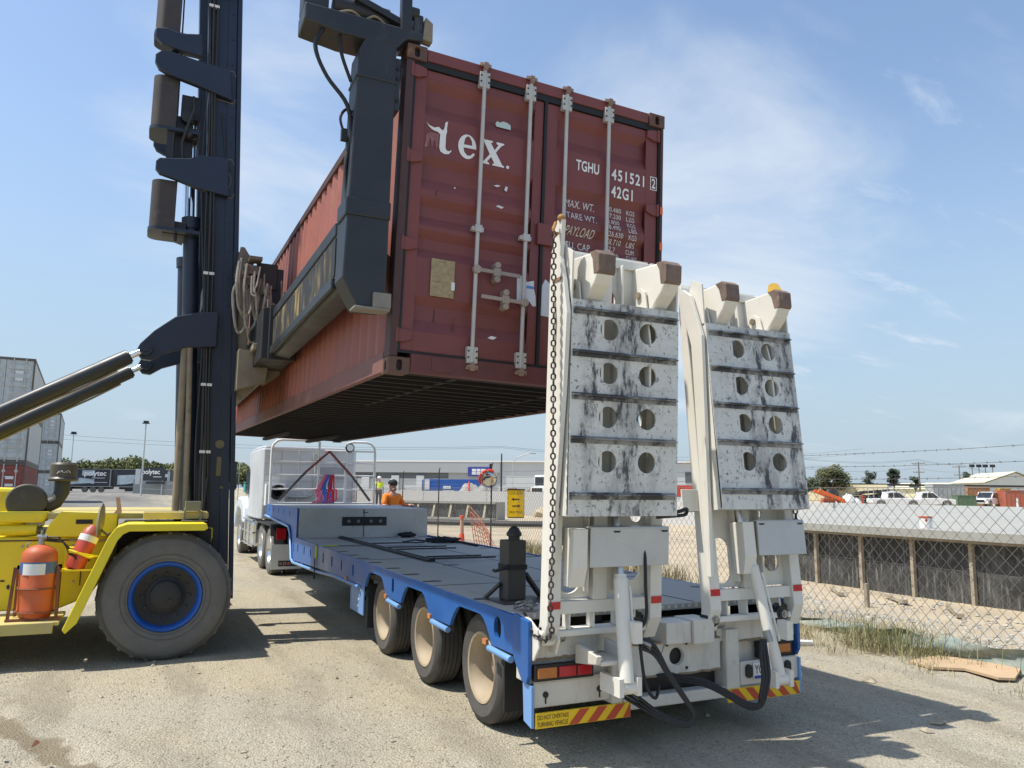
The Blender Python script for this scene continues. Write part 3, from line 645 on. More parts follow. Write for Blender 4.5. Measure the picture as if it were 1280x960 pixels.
mb = MB(); mb.cyl((-7.5, 5.33, 1.38), (-4.83, 5.33, 1.38), .062, n=14); mb.build('guard_tube', m_yel, hl, smooth=40)
mb = MB(); mb.prism([(-4.95, 1.565), (-3.02, 1.565), (-3.02, 1.50), (-4.95, 1.50)], 'y', 5.3, 8.2); mb.box(-3.75, -3.05, 5.0, 5.6, 1.50, 1.585); mb.build('deck_plate', m_yeld, hl, bevel=.01)
mb = MB(); mb.prism([(-8.8, 1.30), (-5.0, 1.30), (-5.0, 1.62), (-5.08, 1.84), (-8.8, 1.9)], 'y', 5.75, 7.9); mb.build('engine_hood', m_yel, hl, bevel=.04)
mb = MB(); mb.box(-9.6, -8.8, 5.3, 8.3, .45, 1.9); mb.build('counterweight', m_yel, hl, bevel=.08)
# air cleaner and intake bowl
mb = MB(); mb.lathe([(.02, 0), (.19, 0), (.205, .02), (.205, .10), (.18, .11), (.18, .45), (.15, .46), (.02, .46)], (-4.98, 5.5, 1.69), (0, 1, 0), 28); 
mb.tube([(-4.83, 5.78, 1.62), (-4.72, 5.83, 1.68), (-4.66, 5.85, 1.80), (-4.66, 5.85, 1.95)], .085, 12)
mb.build('air_cleaner', M('air_cleaner_grey', (.055, .052, .042), .6, var=.2, dirt=(.14, .12, .08), damt=.3, dscale=4), hl, smooth=35)
mb = MB(); mb.lathe([(.02, 0), (.15, 0), (.165, .015), (.165, .03), (.145, .05), (.145, .20), (.125, .225), (.02, .23)], (-4.66, 5.85, 1.93), (0, 0, 1), 28); mb.build('intake_bowl', M('intake_bowl_grey', (.085, .08, .065), .5, var=.15, dirt=(.17, .15, .11), damt=.3, dscale=4), hl, smooth=35)
mb = MB()
for i, (a, b_) in enumerate(((-.055, .10), (-.02, .125), (.02, .11), (.05, .13))):
    mb.tube([(-4.66+a, 5.85-math.sqrt(.148**2-a*a), 2.02+.03*i % .05), (-4.66+a+.02, 5.85-math.sqrt(.148**2-(a+.02)**2)-.001, 2.05), (-4.66+a+.03, 5.85-math.sqrt(.148**2-(a+.03)**2), 2.03)], .004, 5)
mb.build('chalk_scribble', m_lab, hl)
# seams, bolts and latches on the body panels
mb = MB()
mb.box(-5.30, -5.285, 5.292, 5.299, .52, 1.29); mb.box(-8.0, -4.3, 5.290, 5.299, 1.255, 1.268); mb.box(-4.36, -4.35, 5.292, 5.299, .75, 1.25); mb.build('panel_seam', m_black, hl)
for (x, z) in ((-5.2, 1.20), (-4.95, 1.20), (-4.45, 1.20), (-4.42, .80), (-5.02, .62), (-5.2, .62)):
    mb = MB(); mb.cyl((x, 5.30, z), (x, 5.288, z), .014, n=6); mb.build('panel_bolt', m_steel, hl)
for (x, z, w_, h_) in ((-5.06, .74, .03, .05), (-5.13, .82, .05, .02), (-5.0, .86, .02, .03), (-4.30, 1.02, .03, .03), (-5.18, .95, .03, .02)):
    mb = MB(); mb.prism([(x, z), (x+w_*.7, z-h_*.2), (x+w_, z+h_*.5), (x+w_*.5, z+h_), (x-.2*w_, z+h_*.6)], 'y', 5.296, 5.2985); mb.build('paint_chip', m_hub, hl)
mb = MB(); mb.box(-4.12, -4.06, 5.27, 5.30, 1.1, 1.18); mb.tube([(-4.5, 5.29, 1.27), (-4.3, 5.27, 1.24), (-4.05, 5.29, 1.26)], .012, 6); mb.build('panel_latch', m_steel, hl, bevel=.004)
# running board, tank and its frame
mb = MB(); mb.box(-8.5, -4.47, 4.52, 5.30, .435, .475); mb.box(-8.5, -4.52, 4.50, 4.53, .36, .475); mb.build('running_board', m_yeld, hl, bevel=.008)
tank = MB(); cx, cy = -4.72, 4.78
tank.lathe([(.02, 0), (.13, 0), (.15, .03), (.155, .06), (.172, .07), (.178, .09), (.172, .11), (.172, .30), (.179, .32), (.179, .335), (.172, .35), (.172, .62), (.165, .68), (.13, .73), (.07, .76), (.03, .77), (.02, .77)], (cx, cy, .48), (0, 0, 1), 32)
tk = tank.build('suppressant_tank', m_oran, hl, smooth=50)
mb = MB(); n = 40
def band(r, z0, z1, a0, a1): 
    b2 = MB(); k = 16
    for i in range(k+1):
        a = R_(a0+(a1-a0)*i/k); b2.v += [(cx+r*math.cos(a), cy+r*math.sin(a), z0), (cx+r*math.cos(a), cy+r*math.sin(a), z1)]
    b2.f = [(2*i, 2*i+2, 2*i+3, 2*i+1) for i in range(k)]; return b2
band(.1745, .955, 1.075, 170, 400).build('blue_band', M('label_blue', (.06, .12, .30), .5, dirt=(.3, .25, .2), damt=.3, dscale=10), tk)
band(.1765, .945, 1.06, 222, 296).build('label', m_lab, tk)
mb = MB(); mb.cyl((cx, cy, 1.245), (cx, cy, 1.33), .032, n=10); mb.cyl((cx-.04, cy, 1.33), (cx+.05, cy, 1.33), .024, n=8); mb.cyl((cx, cy, 1.35), (cx, cy, 1.40), .012, n=8)
mb.tube([(cx-.11, cy, 1.20), (cx-.13, cy, 1.25), (cx-.10, cy, 1.27)], .01, 6); mb.build('valve', m_steel, tk, smooth=40)
mb = MB()
for sx in (-.205, .185):
    mb.beam((cx+sx*1.12, cy-.11, .485), (cx+sx, cy-.05, 1.02), .03, .03); mb.beam((cx+sx, cy+.2, .485), (cx+sx, cy+.2, 1.02), .03, .03)
mb.box(cx-.25, cx+.25, cy-.14, cy-.10, .478, .50); mb.box(cx-.22, cx+.2, cy+.185, cy+.215, .98, 1.02)
for z in (.80, .56): mb.tube([(cx+.185*math.cos(R_(a)), cy+.185*math.sin(R_(a)), z) for a in range(180, 361, 15)], .009, 6)
mb.build('tank_frame', m_rust, hl)
red = MB(); p0, p1 = Vector((-4.40, 4.88, .97)), Vector((-4.23, 4.98, 1.45)); red.lathe([(.02, 0), (.085, 0), (.095, .02), (.095, .38), (.08, .45), (.04, .50), (.02, .5)], p0, p1-p0, 24); rc = red.build('actuator_cylinder', m_red, hl, smooth=45)
mb = MB(); d = (p1-p0).normalized(); mb.lathe([(.0965, .37), (.0975, .37), (.0975, .44), (.09, .44)], p0-d*.06, d, 24); mb.build('label', m_lab, rc)
mb = MB(); mb.box(-4.52, -4.20, 4.80, 4.98, .955, .975); mb.beam((-4.46, 4.79, 1.17), (-4.16, 4.88, 1.10), .05, .02); mb.tube([(-4.47, 4.79, 1.19), (-4.38, 4.76, 1.16), (-4.26, 4.80, 1.10), (-4.18, 4.88, 1.11)], .014, 6); mb.box(-4.50, -4.42, 4.95, 5.32, .96, 1.2); mb.build('cylinder_bracket', m_yel, hl, bevel=.004)
mb = MB()
for k in range(3): mb.tube([(cx+.04, cy, 1.33-.02*k), (cx+.16+.03*k, cy-.03, 1.33-.03*k), (cx+.27, cy+.02, 1.20-.03*k), (cx+.34, cy+.03, 1.08+.01*k)], .009, 6)
mb.build('tank_hose', m_hub, hl)
# wheel arch
fo = [(-3.10, 1.475), (-3.90, 1.475), (-4.00, 1.44), (-4.07, 1.34), (-4.43, .40), (-4.40, .36), (-4.30, .46), (-3.98, 1.30), (-3.93, 1.365), (-3.87, 1.395), (-3.12, 1.395), (-3.08, 1.42)]
mb = MB(); mb.prism(fo, 'y', 4.40, 4.46)
ti = [(-3.10, 1.470), (-3.90, 1.470), (-4.00, 1.435), (-4.07, 1.335), (-4.42, .42), (-4.39, .41), (-4.04, 1.33), (-3.97, 1.41), (-3.89, 1.44), (-3.10, 1.44)]
mb.prism(ti, 'y', 4.455, 5.44); mb.build('wheel_arch', m_yel, hl, bevel=.008)
mb = MB(); mb.box(-4.0, -3.0, 5.0, 5.2, .4, 1.38); mb.build('arch_liner', m_black, hl)
mb = MB(); mb.lathe([(.02, -.012), (.16, -.012), (.19, 0), (.16, .02), (.02, .045)], (-4.16, 4.62, 1.50), (-1, .1, .05), 28); mb.tube([(-4.15, 4.64, 1.40), (-4.09, 4.68, 1.34), (-4.06, 4.72, 1.36)], .014, 6); mb.build('round_mirror', M('olive_grey', (.20, .185, .12), .5, var=.2), hl, smooth=40)
mb = MB(); mb.prism([(-4.06, 1.57), (-3.98, 1.57), (-3.98, 1.60), (-4.01, 1.75), (-4.05, 1.75), (-4.03, 1.61)], 'y', 5.1, 5.16); mb.build('deck_bracket', M('faded_pink', (.42, .26, .20), .7), hl)
# working lamp on the arch by the mast
mb = MB(); mb.box(-3.31, -3.14, 4.92, 5.05, 1.60, 1.71); mb.tube([(-3.27, 4.95, 1.48), (-3.32, 4.95, 1.50), (-3.31, 4.95, 1.62), (-3.20, 4.95, 1.66)], .016, 6); mb.tube([(-3.14, 4.95, 1.48), (-3.12, 4.95, 1.56), (-3.18, 4.95, 1.62)], .016, 6); mb.box(-3.34, -3.06, 4.9, 5.1, 1.475, 1.49); mb.build('work_lamp', M('lamp_grey', (.16, .16, .14), .5, dirt=(.25, .22, .16), damt=.3), hl, bevel=.008)

def big_wheel():
    t = MB(); r = .69
    t.lathe([(.372, .02), (.385, .0), (.43, -.012), (.52, -.025), (.60, -.018), (.655, .015), (.682, .06), (.69, .12), (.69, .40), (.682, .46), (.655, .505), (.60, .53), (.43, .52), (.372, .49)], (0, 0, 0), (0, 1, 0), 72, closed=True)
    for rr, hh in ((.405, -.008), (.455, -.020), (.632, -.004), (.648, .006)): t.lathe([(rr-.004, hh+.012), (rr, hh-.003), (rr+.004, hh+.012)], (0, 0, 0), (0, 1, 0), 72, h_cap=False)
    for k in range(28):
        a = 2*math.pi*k/28; ca, sa = math.cos(a), math.sin(a)
        m_ = Matrix.Rotation(-a, 4, 'Y')
        t.box(.655, .6935, .05, .17, -.02, .02, m_); m2 = Matrix.Rotation(-a-.11, 4, 'Y'); t.box(.655, .694, .35, .52, -.02, .02, m2)
    rim = MB()
    rim.lathe([(.372, .03), (.378, .012), (.366, -.004), (.345, .004), (.33, .03), (.318, .06), (.315, .14), (.30, .20), (.30, .48), (.372, .49)], (0, 0, 0), (0, 1, 0), 56)
    hub = MB(); hub.lathe([(.02, .06), (.135, .06), (.16, .075), (.165, .11), (.20, .125), (.318, .075), (.322, .10), (.282, .24), (.02, .24)], (0, 0, 0), (0, 1, 0), 40)  # greasy hub; its outer disc is widened in black for shade inside the rim
    for k in range(12):
        a = 2*math.pi*k/12; hub.cyl((.235*math.cos(a), .085, .235*math.sin(a)), (.235*math.cos(a), .125, .235*math.sin(a)), .015, n=6)
    for k in range(10):
        a = 2*math.pi*k/10+.2; hub.cyl((.145*math.cos(a), .052, .145*math.sin(a)), (.145*math.cos(a), .08, .145*math.sin(a)), .010, n=6)
    hub.cyl((.05, .04, -.06), (.05, .065, -.06), .028, n=10)
    w_ = t.build('wheel', m_tyre, None, smooth=35)
    a = rim.build('rim', m_bluerim, None, smooth=40); b_ = hub.build('hub', m_hub, None, smooth=35)
    for q in (a, b_): q.parent = w_
    return w_
wl = big_wheel(); wl.parent = hl; wl.location = Vector((-3.465, 4.50, .68))-Vector(hl.location)
w2 = dup(wl, hl, Vector((-3.465, 9.10, .68))-Vector(hl.location), math.pi)
w3 = dup(wl, hl, Vector((-8.4, 5.0, .68))-Vector(hl.location)); w4 = dup(wl, hl, Vector((-8.4, 8.6, .68))-Vector(hl.location), math.pi)
mb = MB(); mb.cyl((-3.465, 4.9, .68), (-3.465, 8.7, .68), .2, n=16); mb.cyl((-8.4, 5.2, .68), (-8.4, 8.4, .68), .12, n=12); mb.build('axle', m_blk, hl)

# mast
fx = lambda z: -2.645-.0405*z
MT = 10.4
def rail(y0, y1):
    mb = MB()
    mb.prism([(fx(.32)-.36, .32), (fx(.32)-.06, .32), (fx(MT)-.10, MT), (fx(MT)-.44, MT)], 'y', y0, y1)
    mb.prism([(fx(.5)-.055, .5), (fx(.5), .5), (fx(MT), MT), (fx(MT)-.055, MT)], 'y', y0-.03, y0+.06)
    mb.prism([(fx(.5)-.17, .34), (fx(.5)-.06, .34), (fx(MT)-.065, MT), (fx(MT)-.175, MT)], 'y', y0-.012, y0+.0)
    return mb.build('mast_rail', m_navy, hl, bevel=.012)
rail(5.50, 5.78); rail(7.85, 8.13)
mb = MB()
for y in (5.80, 7.6): mb.prism([(fx(2.2)-.28, 2.2), (fx(2.2)-.02, 2.2), (fx(MT)-.02, MT+1), (fx(MT)-.28, MT+1)], 'y', y, y+.22)
mb.build('inner_mast_rail', m_navy, hl, bevel=.01)
mb = MB()
for (z, h) in ((.62, .3), (4.55, .35)): mb.box(fx(z)-.34, fx(z)-.22, 5.78, 7.85, z, z+h)
mb.build('mast_tie', m_navy, hl, bevel=.01)
# arms and bent rear cross members
def arm(poly): 
    mb = MB(); mb.prism(poly, 'y', 5.41, 5.50); mb.prism(poly, 'y', 8.13, 8.2); return mb.build('mast_arm', m_navy, hl, bevel=.012)
arm([(-3.02, 5.68), (-3.39, 5.72), (-3.68, 5.80), (-3.86, 5.84), (-3.91, 5.90), (-3.91, 6.00), (-3.87, 6.05), (-3.72, 6.07), (-3.52, 6.11), (-3.38, 6.18), (-3.05, 6.20)])
arm([(-3.05, 7.02), (-3.46, 7.12), (-3.85, 7.20), (-3.96, 7.25), (-4.01, 7.34), (-4.01, 7.44), (-3.95, 7.50), (-3.85, 7.52), (-3.46, 7.47), (-3.1, 7.45)])
arm([(-3.45, 7.55), (-3.72, 7.56), (-3.95, 7.60), (-4.03, 7.68), (-4.03, 7.80), (-3.9, 7.83), (-3.72, 7.80), (-3.47, 7.86)])
arm([(-3.1, 8.55), (-3.5, 8.6), (-3.98, 8.72), (-4.05, 8.85), (-4.0, 8.95), (-3.5, 8.95), (-3.1, 8.9)])
m_cross = M('cross_member_brown', (.052, .040, .033), .55, var=.3, scale=3, dirt=(.12, .09, .07), damt=.3, dscale=4)
def cross(x, z0, z1):
    o = [(x+.30, 5.50), (x+.13, 5.50)]+arc(x+.13, 5.63, .13, .13, 270, 180, 8)+arc(x+.13, 5.86, .13, .13, 180, 90, 8)+[(x+.30, 5.99)]
    i = [(x+.30, 5.95), (x+.14, 5.95), (x+.05, 5.85), (x+.05, 5.65), (x+.14, 5.55), (x+.30, 5.55)]
    mb = MB(); mb.prism(o+i, 'z', z0+.02, z1); c_ = mb.build('cross_member', m_cross, hl, smooth=35)
    big = [(a+(.3 if a > x+.2 else -.012), (b_-.012 if b_ < 5.75 else b_+.012)) for a, b_ in o]
    mb = MB(); mb.prism(big, 'z', z0-.02, z0+.022); mb.build('lip', m_navy, c_)
cross(-3.94, 5.15, 5.80); cross(-4.01, 6.50, 7.22); cross(-4.04, 7.83, 8.75)
# lift cylinders, pipes and hoses
for y in (5.72, 7.7):
    mb = MB(); mb.cyl((-3.20, y, .6), (-3.43, y, 5.25), .10, n=20); mb.cyl((-3.43, y, 5.25), (-3.44, y, 5.4), .12, n=20); cy_ = mb.build('lift_cylinder', m_navy, hl, smooth=40)
    mb = MB(); mb.cyl((-3.44, y, 5.4), (-3.50, y, 6.75), .042, n=14); mb.build('piston_rod', m_chrome, cy_, smooth=40)
mb = MB(); mb.box(-3.66, -3.42, 5.60, 5.9, 6.72, 7.05); mb.box(-3.60, -3.44, 5.55, 5.9, 6.42, 6.58); mb.cyl((-3.58, 5.52, 6.72), (-3.58, 5.9, 6.72), .08, n=12); mb.box(-3.72, -3.5, 5.62, 5.72, 5.95, 6.75); mb.sphere((-3.55, 5.55, 6.48), .07); mb.tube([(-3.52, 5.5, 7.0), (-3.5, 5.44, 6.8), (-3.56, 5.45, 6.6), (-3.62, 5.5, 6.35), (-3.6, 5.52, 6.1)], .02, 6); mb.box(-3.78, -3.5, 5.6, 5.75, 5.12, 5.3); mb.cyl((-3.62, 5.58, 5.12), (-3.62, 5.58, 5.02), .02, n=8)
mb.build('cylinder_head', m_blk, hl, bevel=.006)
mb = MB(); mb.box(-3.80, -3.72, 5.52, 5.58, 5.98, 9.6); mb.box(-3.70, -3.68, 5.60, 5.63, 5.98, 9.6); mb.v = [(q[0]-(q[2]-6)*.012, q[1], q[2]) for q in mb.v]; mb.build('guide_bar', m_blk, hl)
mb = MB(); mb.tube([(-3.40, 5.44, 1.52), (-3.41, 5.44, 2.5), (-3.42, 5.46, 3.62)], .042, 10); mb.tube([(-3.29, 5.42, 1.52), (-3.32, 5.42, 2.6), (-3.36, 5.44, 3.62)], .035, 10); mb.build('hydraulic_pipe', m_tan, hl, smooth=40)
mb = MB()
for (dx, r, wob) in ((-.405, .016, .012), (-.365, .018, .006), (-.325, .016, .01), (-.445, .012, .03)):
    pts = []
    for k in range(26):
        z = 1.1+k*.38; pts.append((fx(z)+dx+wob*math.sin(z*1.7+dx*40), 5.455-.01*(dx > -.38), z))
    mb.tube(pts, r, 6)
mb.tube([(-3.06, 5.40, 2.0), (-3.10, 5.36, 1.4), (-3.0, 5.36, .95), (-2.95, 5.36, 1.25)], .016, 6)
mb.tube([(-3.16, 5.46, 6.85), (-3.13, 5.46, 6.6), (-3.05, 5.46, 6.0), (-3.04, 5.46, 5.95)], .009, 5)
mb.tube([(-3.35, 5.46, 3.6), (-3.37, 5.46, 2.8), (-3.26, 5.46, 2.0), (-3.22, 5.46, 1.5)], .014, 6)
mb.build('mast_hose', m_hub, hl)
mb = MB()
for z in (2.3, 3.15, 4.6, 5.72, 7.22, 8.3): mb.box(fx(z)-.43, fx(z)-.30, 5.43, 5.475, z, z+.035)
mb.build('hose_clamp', m_lab, hl)
mb = MB()
for z in (5.70, 6.20, 7.02, 7.45): mb.tube([(fx(z)-.36, 5.497, z+.02), (fx(z)-.10, 5.488, z-.015*(1 if z in (5.7, 7.02) else -1)), (fx(z)-.07, 5.486, z+(.05 if z in (5.70, 7.02) else -.05))], .005, 5)
mb.tube([(fx(5.9)-.2+.09*math.cos(a/4), 5.488, 5.92+.13*math.sin(a/4)) for a in range(26)], .004, 5, closed=True)
ONE.discard('weld_line'); mb.build('weld_line', m_tan, hl)
for k in range(24):
    z = .9+k*.37; mb = MB(); mb.cyl((fx(z)-.115, 5.49, z), (fx(z)-.115, 5.478, z), .014, n=6); mb.build('rail_bolt', m_navy, hl)
mb = MB(); mb.cyl((-2.93, 5.49, 2.42), (-2.93, 5.48, 2.42), .055, n=16); mb.box(-2.955, -2.90, 5.482, 5.494, 2.02, 2.26); mb.box(-2.90, -2.86, 5.482, 5.494, 1.86, 1.89); mb.build('mast_label', M('faded_label', (.15, .13, .06), .6, dirt=(.05, .05, .05), damt=.4, dscale=12), hl)
for y, yy in ((5.40, 5.50), (6.72, 6.82)):
    mb = MB(); mb.prism([(-3.05, 4.12), (-3.30, 4.08), (-3.55, 4.0), (-3.78, 3.80), (-3.93, 3.62), (-3.97, 3.52), (-3.90, 3.43), (-3.80, 3.42), (-3.66, 3.52), (-3.4, 3.62), (-3.05, 3.66)], 'y', y, yy); mb.cyl((-3.86, y-.03, 3.55), (-3.86, yy+.02, 3.55), .065, n=16); mb.build('tilt_bracket', m_navy, hl, bevel=.01)
    s = Vector((-3.86, y-.02, 3.55)); e = Vector((-8.2, y-.02, .95 if y < 6 else .9)); d = (e-s).normalized()
    mb = MB(); mb.cyl(s+d*.21, s+d*4.9, .092, n=20); mb.cyl(s+d*.19, s+d*.23, .075, n=20); q = mb.build('tilt_cylinder', m_spr, hl, smooth=40)
    mb = MB(); mb.cyl(s, s+d*.28, .038, n=12); mb.build('piston_rod', m_chrome, q, smooth=40); mb = MB(); mb.cyl((s.x, s.y-.06, s.z), (s.x, s.y+.06, s.z), .075, n=16); mb.cyl((s.x, s.y-.08, s.z), (s.x, s.y+.08, s.z), .04, n=12); mb.build('rod_eye', m_navy, q, smooth=40)
    mb = MB(); nrm = Vector((d.z, 0, -d.x)); mb.tube([s+d*.4-nrm*.10+Vector((0, -.02, 0)), s+d*.8-nrm*.11, s+d*1.3-nrm*.10, s+d*4.5-nrm*.11], .014, 6); mb.build('cylinder_pipe', m_tan, q)

# carriage
mb = MB(); mb.prism([(-2.95, 3.05), (-2.66, 3.05), (-2.48, 3.25), (-2.48, 3.60), (-2.66, 3.62), (-2.66, 4.95), (-2.95, 5.0)], 'y', 5.52, 8.1); cg = mb.build('carriage', m_tan, hl, bevel=.015)
mb = MB(); mb.box(-2.66, -2.28, 5.30, 5.45, 3.68, 4.75); mb.box(-2.5, -2.05, 4.72, 5.6, 3.62, 3.74); mb.box(-2.63, -2.36, 5.28, 5.31, 4.45, 4.8); mb.build('carriage_plate', m_blk, hl, bevel=.01)
mb = MB(); mb.prism([(-2.80, 3.10), (-2.45, 3.22), (-2.42, 3.5), (-2.62, 3.62), (-2.80, 3.62)], 'y', 5.20, 5.44); mb.box(-2.66, -2.44, 4.9, 5.3, 3.58, 3.66); mb.prism([(-2.45, 3.2), (-2.25, 3.35), (-2.24, 3.45), (-2.42, 3.6)], 'y', 5.4, 5.6); mb.build('carriage_foot', m_tan, hl, bevel=.008)
rn = random.Random(11); mb = MB()
for k in range(13):
    x0 = -2.86+.032*k; z0 = 4.75-.02*k+rn.uniform(-.1, .1); y = 5.22-rn.uniform(0, .16)
    zb = 3.78+rn.uniform(-.05, .35); sw = rn.uniform(-.10, .16)
    mb.tube(spl([(x0, y, z0), (x0+sw*.3-.03, y-.05, z0-.25), (x0+sw-.04, y-.07, (z0+zb)/2), (x0+sw*.8, y-.05, zb+.05), (x0+sw*.8+.06, y-.03, zb-.03), (x0+sw*.8+.13, y, zb+.10), (x0+sw*.5+.16, y+.03, zb+.45)], 3), rn.choice((.011, .014, .018)), 6)
mb.build('carriage_hose', M('dusty_hose', (.25, .23, .19), .7, var=.4, scale=8, dirt=(.06, .055, .05), damt=.4, dscale=7), hl, smooth=50)
mb = MB(); mb.prism([(-2.90, 4.55), (-2.84, 4.98), (-2.79, 4.98), (-2.66, 4.78), (-2.84, 4.62)], 'y', 5.28, 5.34); mb.box(-2.80, -2.62, 5.15, 5.35, 4.60, 4.72); mb.box(-2.74, -2.58, 5.1, 5.3, 4.78, 4.83); mb.box(-2.62, -2.52, 5.2, 5.3, 4.35, 4.55); mb.cyl((-2.72, 5.12, 4.5), (-2.72, 5.3, 4.5), .06, n=10); mb.box(-2.58, -2.45, 5.22, 5.3, 4.1, 4.4); mb.build('valve_block', M('valve_dusty', (.14, .12, .095), .7, var=.4, scale=9), hl, bevel=.006)

# spreader: long box beam along the container, end post, top arm with twist lock
bm_ = [(-2.50, 3.47), (-2.47, 3.42), (-2.30, 3.40), (-2.235, 3.50), (-2.235, 3.95), (-2.30, 3.98), (-2.50, 3.98)]
mb = MB(); mb.prism(bm_, 'y', .64, 11.2); mb.box(-2.53, -2.49, 1.0, 11.0, 3.44, 3.535); mb.box(-2.515, -2.49, 1.0, 11.0, 3.88, 3.99); sb = mb.build('spreader_beam', m_spr, hl, bevel=.012)
mb = MB(); mb.box(-2.508, -2.499, 1.0, 5.2, 3.55, 3.86); mb.build('wear_strip', m_wear, sb)
mb = MB(); mb.box(-2.55, -2.22, 4.35, 4.42, 3.38, 4.05); mb.box(-2.62, -2.24, 4.42, 5.6, 3.40, 4.02); mb.build('beam_sleeve', m_blk, hl, bevel=.01)
mb = MB(); mb.box(-2.47, -2.24, .95, 5.2, 3.982, 4.0); mb.prism([(.95, 4.0), (2.1, 4.0), (2.0, 4.045), (1.9, 4.07), (1.0, 4.07)], 'x', -2.46, -2.44); mb.build('beam_cap', M('beam_cap_pale', (.36, .31, .25), .6, var=.2), hl)
def end_post(y0, y1, nm):
    mb = MB(); P = [(-2.575, 3.385), (-2.46, 3.18), (-2.25, 3.18), (-2.225, 5.26), (-2.47, 5.26), (-2.515, 5.16)]
    mb.prism(P, 'y', y0, y1)
    mb.prism([(-2.575, 3.85), (-2.235, 3.85), (-2.233, 3.99), (-2.573, 3.99)], 'y', y0-.012, y1+.012)
    mb.prism([(-2.533, 4.935), (-2.222, 4.935), (-2.222, 4.96), (-2.532, 4.96)], 'y', y0-.010, y1+.01)
    mb.box(-2.24, -2.185, y0+.02, y1, 4.74, 5.17)
    o = mb.build(nm, m_spr, hl, bevel=.02)
    mb = MB(); mb.box(-2.485, -2.22, y0-.03, y0+.12, 3.158, 3.178); mb.box(-2.35, -2.215, y0-.03, y0+.12, 3.178, 3.29); mb.build('post_foot', M('foot_grey', (.22, .20, .17), .6, var=.2), o, bevel=.006)
    mb = MB()
    for z in (4.82, 5.0, 5.08): mb.cyl((-2.205, y0+.018, z), (-2.205, y0+.012, z), .016, n=8)
    mb.build('bolt_hole', m_black, o); return o
end_post(.40, .66, 'spreader_post'); end_post(12.0, 12.3, 'spreader_post')
def top_arm(y0, y1):
    mb = MB(); mb.prism([(-2.93, 5.283), (-2.64, 5.244), (-2.217, 5.244), (-2.15, 5.335), (-2.02, 5.35), (-2.0, 5.42), (-2.16, 5.42), (-2.93, 5.42)], 'y', y0, y1)
    mb.box(-2.93, -2.74, y0+.08, y1-.02, 5.42, 5.72); mb.box(-2.20, -2.11, y0, y0+.06, 5.40, 5.85)
    mb.box(-2.09, -2.01, y0+.02, y1-.1, 5.36, 5.58)
    o = mb.build('spreader_arm', m_spr, hl, bevel=.012)
    ym = (y0+y1)/2
    mb = MB(); mb.cyl((-2.70, ym, 5.53), (-2.27, ym, 5.53), .085, n=16); mb.cyl((-2.27, ym, 5.53), (-2.13, ym, 5.53), .035, n=10); mb.beam((-2.55, y0+.05, 5.59), (-2.15, y0+.05, 5.47), .05, .05); mb.cyl((-2.13, y0+.05, 5.59), (-2.05, y0+.05, 5.59), .05, n=10); mb.build('arm_cylinder', m_blk, o, smooth=40)
    mb = MB(); mb.cyl((-2.06, .58 if y0 < 5 else 12.52, 5.338), (-2.06, .58 if y0 < 5 else 12.52, 5.40), .05, n=10); mb.prism([(-2.02, 5.37), (-1.94, 5.36), (-1.94, 5.52), (-2.0, 5.56)], 'y', y0, y0+.08); mb.build('twist_lock', m_tan, o, bevel=.004)
    mb = MB(); mb.tube(spl([(-2.68, y0+.05, 5.43), (-2.58, y0+.02, 5.45), (-2.48, y0+.05, 5.43), (-2.40, y0+.02, 5.46), (-2.3, y0+.05, 5.43)]), .010, 6); mb.build('arm_hose', m_tan, o); return o
top_arm(.40, .68); top_arm(12.1, 12.5)
mb = MB(); mb.tube(spl([(-2.77, .45, 5.29), (-2.84, .45, 5.12), (-2.80, .45, 4.90), (-2.66, .47, 4.72), (-2.62, .48, 4.50), (-2.645, .5, 4.25), (-2.625, .5, 4.0)]), .017, 8); mb.tube(spl([(-2.66, .45, 5.26), (-2.64, .46, 5.08), (-2.61, .48, 4.92)]), .015, 8)
mb.tube(spl([(-2.605, .50, 4.68), (-2.66, .50, 4.70), (-2.70, .50, 4.63), (-2.68, .50, 4.54), (-2.64, .5, 4.46), (-2.625, .5, 4.2), (-2.64, .5, 3.95), (-2.61, .52, 3.85)]), .011, 6); mb.box(-2.69, -2.645, .48, .52, 4.45, 4.54)
mb.v = [(q[0]+.085*ss(5.2, 4.75, q[2]), q[1], q[2]) for q in mb.v]; mb.build('post_hose', m_rub, hl, smooth=50)
